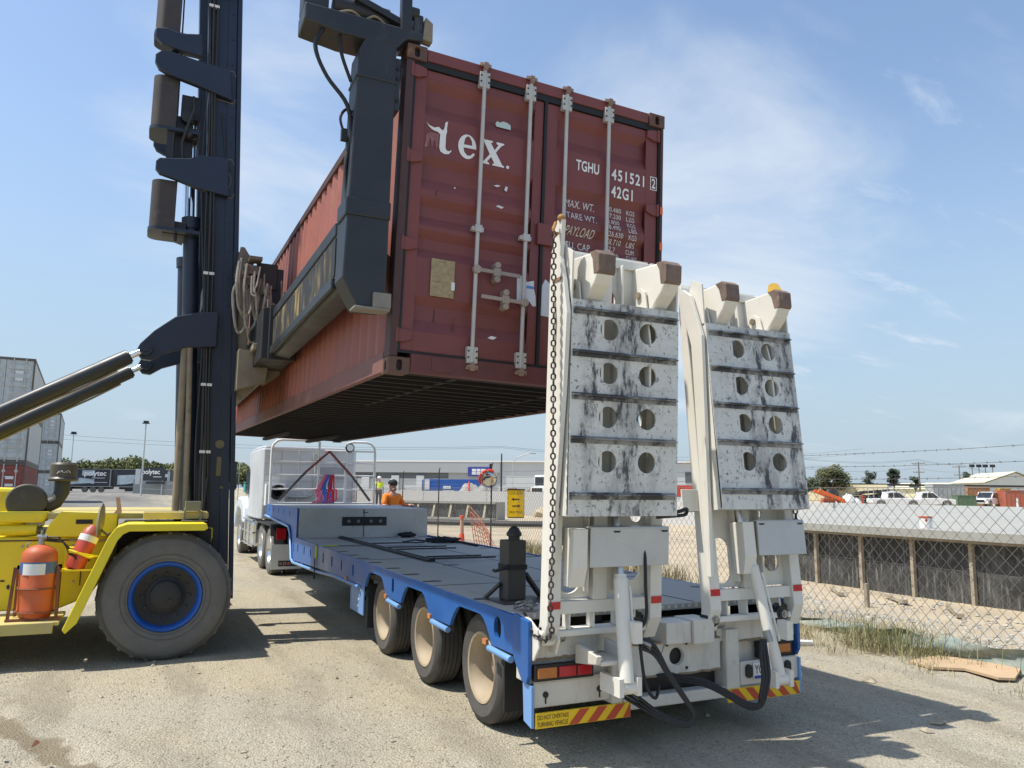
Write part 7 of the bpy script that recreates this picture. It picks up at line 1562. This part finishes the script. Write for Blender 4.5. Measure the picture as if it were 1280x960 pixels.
mb = MB(); z = gz(63.7, 52.5); mb.cyl((63.7, 52.5, z), (63.7, 52.5, z+1.4), .1, n=10); mb.box(63.35, 64.05, 52.45, 52.55, z+1.2, z+1.35); tag(mb.build('red_post', M('post_red', (.60, .07, .04), .5)), 'red post with short crossbar standing by the bulk bags', 'post')
mb = MB(); rn = random.Random(8); z = gz(72, 57.6)
for k in range(70):
    a = rn.uniform(-.9, .2); c = Vector((71.8+rn.uniform(-1.8, 1.8), 57.6+rn.uniform(-1, 1), z+.15+rn.uniform(0, 1.7))); L = rn.uniform(1, 3.2); d_ = Vector((math.cos(a), math.sin(a), rn.uniform(-.12, .15)))*L/2; mb.beam(c-d_, c+d_, rn.uniform(.06, .16), rn.uniform(.06, .2))
tag(mb.build('scrap_stack', M('scrap_dark', (.06, .055, .05), .8, var=.5, scale=3, dirt=(.25, .2, .14), damt=.3)), 'tall untidy stack of dark steel and timber between the red post and the tray ute', 'scrap stack')
def simple_box(name, label, cat, x, y, ang, lx, ly, h, mat, rib=True):
    z = gz(x, y); t = thing(name, label, cat, (x, y, z), rot=(0, 0, ang), world=False); mb = MB(); mb.box(-lx/2, lx/2, -ly/2, ly/2, 0.08, h); mb.build('body', mat, t, bevel=.03)
    mb = MB(); 
    for k in range(int(lx/.5)+1): mb.box(-lx/2+.5*k-.03 if k else -lx/2, -lx/2+.5*k+.03, -ly/2-.04, -ly/2-.003, .1, h-.08)
    mb.box(-lx/2-.03, lx/2+.03, -ly/2-.05, ly/2+.05, h+.003, h+.08); mb.build('ribs', mat, t); return t
simple_box('grey_container', 'plain grey box container behind the dual cab pickup', 'container', 83.2, 57.2, R_(-30), 3.6, 2.2, 2.6, M('box_grey', (.36, .38, .37), .6))
simple_box('skip_bin', 'green skip bin right of the dual cab pickup', 'skip bin', 80.8, 53.2, R_(-30), 2.0, 1.4, 1.35, M('bin_green', (.10, .17, .09), .6))
simple_box('brown_container', 'brown orange container standing behind the green skip bin', 'container', 88.7, 57.2, R_(-30), 2.6, 2.2, 2.3, M('box_brown', (.40, .20, .09), .6))
simple_box('yellow_bin', 'bright yellow bin raised above the parts behind the wagon', 'bin', 89.1, 53.9, R_(-30), 1.2, 1.0, 2.1, M('bin_yellow', (.68, .40, .04), .5))
simple_box('red_container', 'brick red container at the right edge of the building site', 'container', 88.5, 50.8, R_(-30), 6.0, 2.4, 1.9, M('box_red', (.42, .12, .07), .6))
pole('marker_post', 'short white marker post at the slab end near the red container', 'post', 76.6, 44.6, 1.25, .12, None, m_whp)
# pale yellow boundary walls and sheds behind
def shed(name, label, a, b_, c, z0, ze, zr, wall, roof, doors, group=None):
    a, b_, c = Vector(a), Vector(b_), Vector(c); t = thing(name, label, 'shed', (b_.x, b_.y, z0)); d_ = a+(c-b_)
    mb = MB(); 
    for (p, q) in ((a, b_), (b_, c), (c, d_), (d_, a)):
        mb.add([(p.x, p.y, z0-1), (q.x, q.y, z0-1), (q.x, q.y, ze), (p.x, p.y, ze)], [(0, 1, 2, 3)])
    m1, m2 = (b_+c)/2, (a+d_)/2
    mb.add([(b_.x, b_.y, ze), (c.x, c.y, ze), (m1.x, m1.y, zr)], [(0, 1, 2)]); mb.add([(a.x, a.y, ze), (d_.x, d_.y, ze), (m2.x, m2.y, zr)], [(0, 1, 2)])
    mb.build('wall', wall, t)
    ov = (a-b_).normalized()*.5; mb = MB(); th = Vector((0, 0, .12))
    for (p, q) in ((a, b_), (d_, c)):
        o_ = (p-m2).normalized()*.5
        v = [Vector((*(p+ov+o_), ze-.12+.15)), Vector((*(q-ov+o_), ze-.12+.15)), Vector((*(m1-ov), zr+.15)), Vector((*(m2+ov), zr+.15))]; mb.add(v+[k+th for k in v], [(0, 1, 2, 3), (7, 6, 5, 4), (0, 4, 5, 1), (1, 5, 6, 2), (2, 6, 7, 3), (3, 7, 4, 0)])
    mb.build('roof', roof, t)
    n_ = (a-b_); ln_ = n_.length; n_ = n_.normalized(); of = Vector((n_.y, -n_.x)); of = of if of.dot(Vector((-1, -1))) > 0 else -of
    for (s0, s1, h) in doors:
        mb = MB(); p, q = b_+n_*s0+of*.03, b_+n_*s1+of*.03; r2, s2 = q+of*.08, p+of*.08
        mb.add([(k.x, k.y, z0-1) for k in (p, q, r2, s2)]+[(k.x, k.y, h) for k in (p, q, r2, s2)], [(0, 1, 2, 3), (7, 6, 5, 4), (0, 4, 5, 1), (1, 5, 6, 2), (2, 6, 7, 3), (3, 7, 4, 0)]); mb.build('door', M('door_grey', (.30, .31, .29), .7), t)  # doors in one plain grey
    return t
m_roofy = M('roof_pale_yellow', (.62, .60, .42), .6, var=.05, scale=.3); m_shw = M('shed_wall', (.60, .62, .58), .7, var=.04, scale=.3)
shed('white_shed', 'large white shed with pale yellow roof and dark roller doors on the right', (155.7, 107.3), (144.7, 92.4), (160.6, 90.6), 1.8, 4.3, 6.4, m_shw, m_roofy, ((2, 3.6, 3.9), (7, 9.6, 3.9), (12.5, 14.8, 3.9)))
shed('low_shed', 'long low shed with dull yellow roof behind the pickup', (166, 131), (169.5, 117), (182, 119), 1.6, 3.2, 4.6, m_roofy, m_roofy, ())
shed('grey_shed', 'pale grey shed cut off by the right edge of the view', (176, 104), (168, 92.5), (183, 84), 1.8, 4.6, 6.3, m_shw, M('roof_white', (.66, .67, .66), .6), ())
cwl = MB(); cwl.beam((91.3, 91.5, 1.9), (99.3, 78.1, 1.9), .3, 2.9); tag(cwl.build('cream_wall', M('cream_block', (.66, .60, .40), .8, var=.05)), 'pale cream block wall behind the orange loader', 'wall')
cwl = MB(); cwl.beam((94, 86.5, 3.45), (118, 66, 3.25), .5, .3); tag(cwl.build('dark_wall_rail', m_blk), 'dark horizontal conveyor rail above the parked machines', 'rail')  # one plain dark beam above the parked machines
# red site banner between the ramps
bn = thing('site_banner', 'red and white printed banner on site fencing seen between the ramps', 'banner', (53.5, 68.5, .9))
b0 = Vector((52.0, 69.3)); b1 = Vector((55.5, 67.5)); mb = MB(); mb.beam((b0.x, b0.y, 2.05), (b1.x, b1.y, 2.05), .04, 1.3); mb.build('sheet', M('banner_red', (.60, .07, .04), .7, var=.2, scale=2, dirt=(.7, .6, .55), damt=.35, dscale=3, dsharp=.08), bn)
mb = MB(); mb.beam((b0.x, b0.y, 1.1), (b1.x, b1.y, 1.1), .04, .5); mb.build('lower_sheet', m_lab, bn)
for q in (b0, b1): mb = MB(); mb.cyl((q.x, q.y+.1, .3), (q.x, q.y+.1, 2.8), .05, n=8); mb.build('post', m_galv, bn)
# white tip truck
zt_ = gz(30.2, 59.8); dt = thing('tip_truck', 'white tip truck with red flank parked behind the white wall', 'truck', (31.2, 59.3, zt_+.35), rot=(0, 0, R_(205)), world=False)
mb = MB(); mb.box(-.2, 1.9, -1.15, 1.15, 1.2, 2.95); mb.build('cab', m_whp, dt, bevel=.12); mb = MB(); mb.box(1.88, 1.94, -1.0, 1.0, 2.0, 2.75); mb.box(.3, 1.5, 1.13, 1.18, 2.0, 2.7); mb.box(.3, 1.5, -1.18, -1.13, 2.0, 2.7); mb.build('window', m_glass, dt)
mb = MB(); mb.box(1.9, 2.9, -.8, .8, .9, 1.85); mb.build('bonnet', m_whp, dt, bevel=.1); mb = MB(); mb.box(2.88, 2.95, -.6, .6, .9, 1.75); mb.build('grille', m_black, dt)
mb = MB(); mb.prism([(-5.5, 1.3), (-.4, 1.3), (-.4, 2.6), (-5.5, 2.5)], 'y', -1.2, 1.2); mb.build('tipper_body', M('tipper_red', (.52, .08, .05), .5), dt, bevel=.04)
for s in (-1, 1):
    for xx in (2.2, -2.6, -3.9): mb = MB(); mb.lathe([(.1, 0), (.45, .0), (.52, .05), (.52, .3), (.1, .3)], (xx, s*1.2, .52), (0, -s, 0), 20); mb.build('wheel', m_tyre, dt, smooth=40)
mb = MB(); mb.box(-5.4, 2.6, -.5, .5, .7, 1.2); mb.build('chassis', m_blk, dt)

# ------------------------------------------------------------------ left background: container stacks
def stacked(name_mat, door_mat, label, loc, rz, hc=2.59, group=None, logo=None):
    t = thing('shipping_container', label, 'container', loc, group, rot=(0, 0, rz), world=False)
    mb = MB()
    for x0, s in ((.02, 1), (2.418, -1)):
        ln = corr_line(12.19, .278, .036, 0); b0 = len(mb.v)
        for (y, d) in ln: mb.v += [(x0+s*d, y, .15), (x0+s*d, y, hc-.11)]
        for i in range(len(ln)-1): mb.f.append((b0+2*i, b0+2*i+2, b0+2*i+3, b0+2*i+1))
    mb.box(.02, 2.418, .1, 12.1, hc-.06, hc-.02); mb.box(.02, 2.418, 12.1, 12.14, .1, hc-.05); mb.build('side_wall', name_mat, t)
    mb = MB()
    for x0, x1 in ((0, .07), (2.368, 2.438)): mb.box(x0, x1, 0, 12.19, .0, .15); mb.box(x0, x1, 0, 12.19, hc-.11, hc); mb.box(x0, x1, 0, .12, .15, hc-.11); mb.box(x0, x1, 12.07, 12.19, .15, hc-.11)
    mb.box(.07, 2.368, .0, .1, 0, .13); mb.box(.07, 2.368, .0, .1, hc-.11, hc); mb.build('frame', M('stack_frame', (.12, .10, .085), .6, var=.3, dirt=(.3, .2, .12), damt=.3), t)
    for s in (0, 1):
        mb = MB(); a = .08+s*1.15; mb.box(a, a+1.13, .04, .09, .14, hc-.12)
        for k in range(5): mb.box(a+.10, a+1.03, .000, .038, .26+k*.44, .48+k*.44)
        d_ = mb.build('door', door_mat, t)
        mb = MB(); 
        for bx in (.3, .82): mb.cyl((a+bx, -.01, .05), (a+bx, -.01, hc-.05), .030, n=6)
        for bx in (.3, .82):
            for zz in (.25, 1.2, 2.2): mb.box(a+bx-.07, a+bx+.07, -.03, .02, zz-.06, zz+.06)
        mb.box(a+.3, a+.75, -.04, -.02, .80, .85)
        mb.build('locking_bar', m_bar, d_)
        mb = MB()
        for k in range(5): mb.box(a+.35+.05*(k % 2), a+.75-.08*(k % 3), .012, .0165, 1.0-.11*k+s*.9 if k < 3 else .8-.1*k+.3, 1.05-.11*k+s*.9 if k < 3 else .84-.1*k+.3)
        if s: mb.box(a+.40, a+.74, .010, .0165, 1.45, 1.95)
        mb.build('lettering_marks', m_lab if logo != 'w' else m_wht, d_)
    mb = MB()
    if logo: text_mb(mb, logo, 1.0, lambda u, v: (2.4385, 2.2+u*1.6, .85+v*1.0)); mb.build('side_lettering', M('faded_blue_lettering', (.30, .42, .50), .7), t, norm=False)
    return t
m_cg = M('stack_grey', (.50, .53, .52), .55, var=.1, scale=1.5, dirt=(.30, .24, .18), damt=.2, dscale=2.5); m_cg2 = M('stack_pale', (.56, .56, .52), .55, var=.1, scale=1.5, dirt=(.36, .30, .22), damt=.25, dscale=2, stretch=(1, 1, .4))
m_cr = M('stack_red', (.26, .065, .05), .6, var=.12, dirt=(.36, .16, .11), damt=.3)
sa = R_(3.6)
def stack(x, y, rz, zb, specs):
    for k, (m1_, m2_, lab, lg) in enumerate(specs): stacked(m1_, m2_, lab, (x, y, zb+2.6*k), rz, 2.59, None, lg)
cA = Vector((-9.15, 39.6)); ux = Vector((math.cos(sa), math.sin(sa)))
o1 = cA-ux*2.438
stack(o1.x, o1.y, sa, .385, ((m_cr, m_cr, 'red container at the bottom of the nearer left container stack', None), (m_cg2, m_cg, 'grey container in the middle of the nearer left stack, faded blue side lettering', None), (m_cg2, m_cg, 'grey container on top of the nearer left stack, white square on its door', None)))
o2 = o1-ux*2.55
stack(o2.x, o2.y, sa, .385, ((m_cr, m_cr, 'red container at the foot of the leftmost stack, mostly out of view', None), (m_cg2, m_cg, 'grey container second from the ground in the leftmost stack', None), (m_cg2, m_cg, 'grey container topping the leftmost stack', None)))
cB = Vector((-10.95, 73.8)); o3 = cB-ux*2.438
stack(o3.x, o3.y, sa, .50, ((m_cg, m_cg, 'grey container at the bottom of the farther stack behind the intake bowl', None), (m_cg2, m_cg, 'grey container in the middle of the farther stack', None), (m_cg, m_cg, 'blue grey container on top of the farther stack', None)))
o4 = o3-ux*2.6
stack(o4.x, o4.y, sa, .50, ((m_cg2, m_cg, 'grey container at the bottom left behind the farther stack', None), (m_cg2, m_cg, 'grey container second up, left of the farther stack', None)))

# ------------------------------------------------------------------ left background: printed trailers, palisade fence, sign
def curtain_trailer(label, a, b_, zb, name_at, seed, wheels=True):
    a, b_ = Vector(a), Vector(b_); d_ = (b_-a); ln = d_.length; d_.normalize(); ang = math.atan2(d_.y, d_.x); t = thing('curtain_trailer', label, 'trailer', (a.x, a.y, zb), rot=(0, 0, ang), world=False)
    m_c = M('curtain_dark', (.022, .026, .036), .45, var=.15); m_p = M('curtain_print_pale', (.36, .43, .46), .5, var=.3, scale=.9)
    mb = MB(); mb.box(0, ln, 0, 2.5, 1.0, 3.72); cur = mb.build('curtain', m_c, t, bevel=.02)
    mb = MB(); mb.box(-.02, ln+.02, -.03, 2.53, 3.723, 3.80); mb.box(-.02, ln+.02, -.03, 2.53, .90, .997); mb.box(ln-.35, ln-.2, -.025, -.003, 1.0, 3.72); mb.build('frame', M('trailer_frame_pale', (.30, .29, .26), .6), t)
    mb = MB()
    if seed == 0: mb.box(.3, 1.6, -.02, -.003, 2.55, 3.4); mb.box(4.3, 6.2, -.02, -.003, 2.7, 3.55); mb.prism([(1.5, 1.2), (5.5, 1.5), (6.2, 1.35), (6.2, 2.1), (4.0, 2.35)], 'y', -.02, -.003)
    else: mb.prism([(.3, 1.25), (.3, 2.8), (ln-.5, 3.1), (ln-.5, 2.6), (2.0, 1.4)], 'y', -.02, -.003); mb.box(ln-.5, ln-.1, -.022, -.003, 1.1, 3.5)
    mb.build('printed_picture', m_p, cur)
    if name_at is not None:
        mb = MB(); text_mb(mb, 'polytec', 1.15, lambda u, v: (name_at+u, -.024, 2.72+v), bold=.02); mb.box(name_at+1.2, name_at+3.2, -.024, -.021, 2.30, 2.36); mb.box(name_at+.1, name_at+3.6, -.024, -.021, 1.60, 1.66); mb.build('lettering', m_wht, cur, norm=False)
    for k in range(3): 
        mb = MB(); mb.lathe([(.1, 0), (.42, 0), (.48, .05), (.48, .28), (.1, .28)], (ln-1.6-1.25*k-(.0), .03, .48), (0, 1, 0), 18); mb.build('wheel', m_tyre, t, smooth=40)
    mb = MB(); mb.box(.4, ln-.3, .6, 1.9, .55, .9); mb.box(1.6, 2.8, .05, .5, .2, .9); mb.build('chassis', m_blk, t); return t
curtain_trailer('dark printed curtain trailer with white lettering and three axles, left of the other one', (-17.3, 139.6), (-8.8, 136.9), .92, 4.6, 0)
curtain_trailer('dark printed curtain trailer with pale slanting picture, behind the small grey hut', (-8.3, 137.0), (-.2, 133.2), .92, None, 1)
ps = thing('roadside_sign', 'dark sign board on two posts standing above the palisade fence', 'sign', (-2.8, 118.6, .9))
A, B = Vector((-4.5, 119.2)), Vector((-1.35, 117.0)); dd = (B-A).normalized(); fnrm = Vector((dd.y, -dd.x))
mb = MB(); mb.beam((A.x, A.y, 3.75), (B.x, B.y, 3.75), .08, 1.9); mb.beam((A.x+dd.x*.9, A.y+dd.y*.9, 2.5), (B.x, B.y, 2.5), .08, .35); mb.build('board', M('sign_charcoal', (.02, .024, .032), .5), ps)
mb = MB(); text_mb(mb, 'polytec', .95, lambda u, v: (A.x+dd.x*(.22+u)+fnrm.x*.05, A.y+dd.y*(.22+u)+fnrm.y*.05, 3.75+v), bold=.015); c = [A+dd*s+fnrm*.05 for s in (2.0, 3.3)]; mb.add([(c[0].x, c[0].y, 3.3), (c[1].x, c[1].y, 3.3), (c[1].x, c[1].y, 3.38), (c[0].x, c[0].y, 3.38)], [(0, 1, 2, 3)]); mb.build('lettering', m_wht, ps, norm=False)
for s in (.15, 3.4): q = A+dd*s-fnrm*.1; mb = MB(); mb.cyl((q.x, q.y, .8), (q.x, q.y, 4.6), .08, n=8); mb.build('post', m_galv, ps)
ht = thing('gate_hut', 'small grey gate panel and post at the start of the palisade fence', 'gate', (-4.6, 126.6, .9)); mb = MB(); mb.box(-5.5, -4.3, 125.8, 126.0, .9, 3.1); mb.build('panel', M('hut_grey', (.34, .35, .34), .7), ht); mb = MB(); mb.box(-5.3, -4.6, 125.75, 125.8, 2.3, 4.6); mb.box(-4.5, -4.25, 125.7, 125.8, .9, 4.3); mb.build('post', m_whp, ht)
pf = thing('palisade_fence', 'grey steel palisade fence along the far side of the road', 'fence', (-2, 119, .9)); A, B = Vector((-4.6, 124.5)), Vector((6.5, 101)); n = 100
mb = MB(); mb.beam((A.x, A.y, 1.6), (B.x, B.y, 1.4), .06, .08); mb.beam((A.x, A.y, 2.5), (B.x, B.y, 2.3), .06, .08); mb.build('rail', m_galv, pf)
mb = MB()
for i in range(n): q = A.lerp(B, i/n); z = gz(q.x, q.y); mb.box(q.x-.055, q.x+.055, q.y-.09, q.y-.06, z, z+2.0)
po_ = mb.build('pales', M('pale_grey_steel', (.34, .35, .34), .6), pf); po_['kind'] = 'stuff'
shed('far_white_shed', 'small white round roofed shed behind the palisade fence', (.4, 162), (-.2, 158), (6.5, 158), 1.3, 3.6, 4.9, m_whp, m_whp, ())
cr_ = MB(); cr_.beam((10.9, 121, 2.6), (15.0, 122, 6.5), .35, .3); cr_.box(10, 12, 120, 122, 1.2, 2.8); tag(cr_.build('crane_arm', M('teal_paint', (.03, .34, .30), .5)), 'teal crane boom standing behind the tow truck mirror', 'crane')

# ------------------------------------------------------------------ trees
def leaf_mat(name, col): return M(name, col, .75, var=.45, scale=.35, dirt=(col[0]*1.7, col[1]*1.55, col[2]*1.5), damt=.4, dscale=.9, dsharp=.3, spec=.15)
def crown(mb, blobs, n, ls, seed):
    rn = random.Random(seed); tot = sum(b_[3]**2 for b_ in blobs)
    for (x, y, z, r) in blobs:
        for k in range(int(n*r*r/tot)):
            d_ = Vector((rn.gauss(0, 1), rn.gauss(0, 1), rn.gauss(0, 1)))
            if d_.length < .01: continue
            d_.normalize(); q = Vector((x, y, z))+Vector((d_.x, d_.y, d_.z*.85))*r*(.55+.5*rn.random())
            a = Vector((rn.gauss(0, 1), rn.gauss(0, 1), rn.gauss(0, 1))).normalized(); b2 = a.orthogonal().normalized(); s = ls*rn.uniform(.6, 1.3)
            mb.add([q-a*s, q+b2*s*.55, q+a*s, q-b2*s*.55], [(0, 1, 2, 3)])
    return mb
def tree(name, label, x, y, h, wd, mat, seed, n=2600, ls=.22, group=None):
    z = gz(x, y); rn = random.Random(seed); t = thing(name, label, 'tree', (x, y, z), group)
    mb = MB(); mb.tube([(x, y, z-.2), (x+.1, y, z+h*.2), (x+.05, y+.1, z+h*.45)], [wd*.05, wd*.04, wd*.025], 8)
    for k in range(6): a = k*1.05; mb.tube([(x+.05, y, z+h*.3), (x+math.cos(a)*wd*.2, y+math.sin(a)*wd*.2, z+h*.5), (x+math.cos(a)*wd*.33, y+math.sin(a)*wd*.33, z+h*.68)], [wd*.022, wd*.014, wd*.006], 6)
    mb.build('trunk', M('bark', (.12, .09, .065), .9), t)
    bl = []
    for k in range(16):
        a = rn.uniform(0, 6.28); rr = wd*.36*math.sqrt(rn.random()); zz = rn.uniform(.38, .86); bl.append((x+rr*math.cos(a)*(1.25-zz*.6), y+rr*math.sin(a)*(1.25-zz*.6), z+h*zz, wd*rn.uniform(.13, .22)))
    crown(MB(), bl, n, ls, seed).build('crown', mat, t, norm=False); return t
m_lf = leaf_mat('foliage_olive', (.11, .118, .055)); m_lf2 = leaf_mat('foliage_grey_green', (.085, .10, .058)); m_lf3 = leaf_mat('foliage_dark', (.045, .06, .04)); m_lf4 = leaf_mat('foliage_far_haze', (.085, .105, .11))  # the far leaf colour has blue haze mixed into it
tree('broad_tree', 'broad olive green tree behind the orange loader', 93.4, 83.6, 5.6, 6.6, m_lf, 1, 4200, .20)
tree('bushy_tree', 'darker bushy tree at the left shoulder of the broad olive tree', 88.9, 84.2, 3.9, 4.4, m_lf2, 2, 2400, .18)
tree('small_tree', 'small dark leaning tree on the skyline left of the conical one', 166.8, 137.8, 7.0, 4.2, m_lf3, 3, 700, .3)
tree('conical_tree', 'dark conical tree standing by the cream shed wall', 152, 118.8, 7.2, 3.4, m_lf3, 4, 1400, .28)
tree('small_tree', 'small tree at the foot of the timber power pole', 160.5, 107.0, 6.3, 2.4, m_lf3, 5, 500, .25)
tree('small_tree', 'rounded dark tree partly behind the taller power pole', 143.0, 106.5, 5.2, 2.6, m_lf3, 6, 600, .25)
wd_ = MB(); rn = random.Random(12); bl = []
for k in range(230):
    u = rn.random(); x = -48+75*u; y = 262-38*u+rn.uniform(-4, 22); h = 7.2+2.2*mn.noise(Vector((u*7, 0, 0)))+rn.uniform(-.8, 1.6)-u*1.0; bl.append((x, y, 1.6+h*rn.uniform(.35, .88), rn.uniform(1.5, 2.9)))
crown(wd_, bl, 34000, .5, 5)
tag(wd_.build('woodland', leaf_mat('foliage_wood', (.115, .128, .052)), norm=False), 'olive green belt of trees along the skyline behind the printed trailers', None, kind='stuff')
ft = MB(); bl = []
for k in range(170):
    u = rn.random(); x = 260+210*u; y = 360-180*u+rn.uniform(0, 20); bl.append((x, y, 3.0+rn.uniform(0, 5.0)*(.6+.5*mn.noise(Vector((u*14, 2, 0)))), rn.uniform(1.6, 3.4)))
crown(ft, bl, 12000, .75, 6); tag(ft.build('far_treeline', m_lf4, norm=False), 'distant tree line tinted blue for haze along the right horizon', None, kind='stuff')
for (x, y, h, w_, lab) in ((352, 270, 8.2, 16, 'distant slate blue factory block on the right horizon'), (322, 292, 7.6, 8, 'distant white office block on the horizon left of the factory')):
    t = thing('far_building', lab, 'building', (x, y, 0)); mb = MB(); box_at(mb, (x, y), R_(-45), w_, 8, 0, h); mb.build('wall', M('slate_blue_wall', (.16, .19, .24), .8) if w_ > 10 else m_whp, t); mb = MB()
    for k in range(4): box_at(mb, (x, y), R_(-45), w_*.12, .1, h*.55, h*.8, -w_*.36+k*w_*.24, -4.06)
    mb.build('window_row', m_wdark, t)
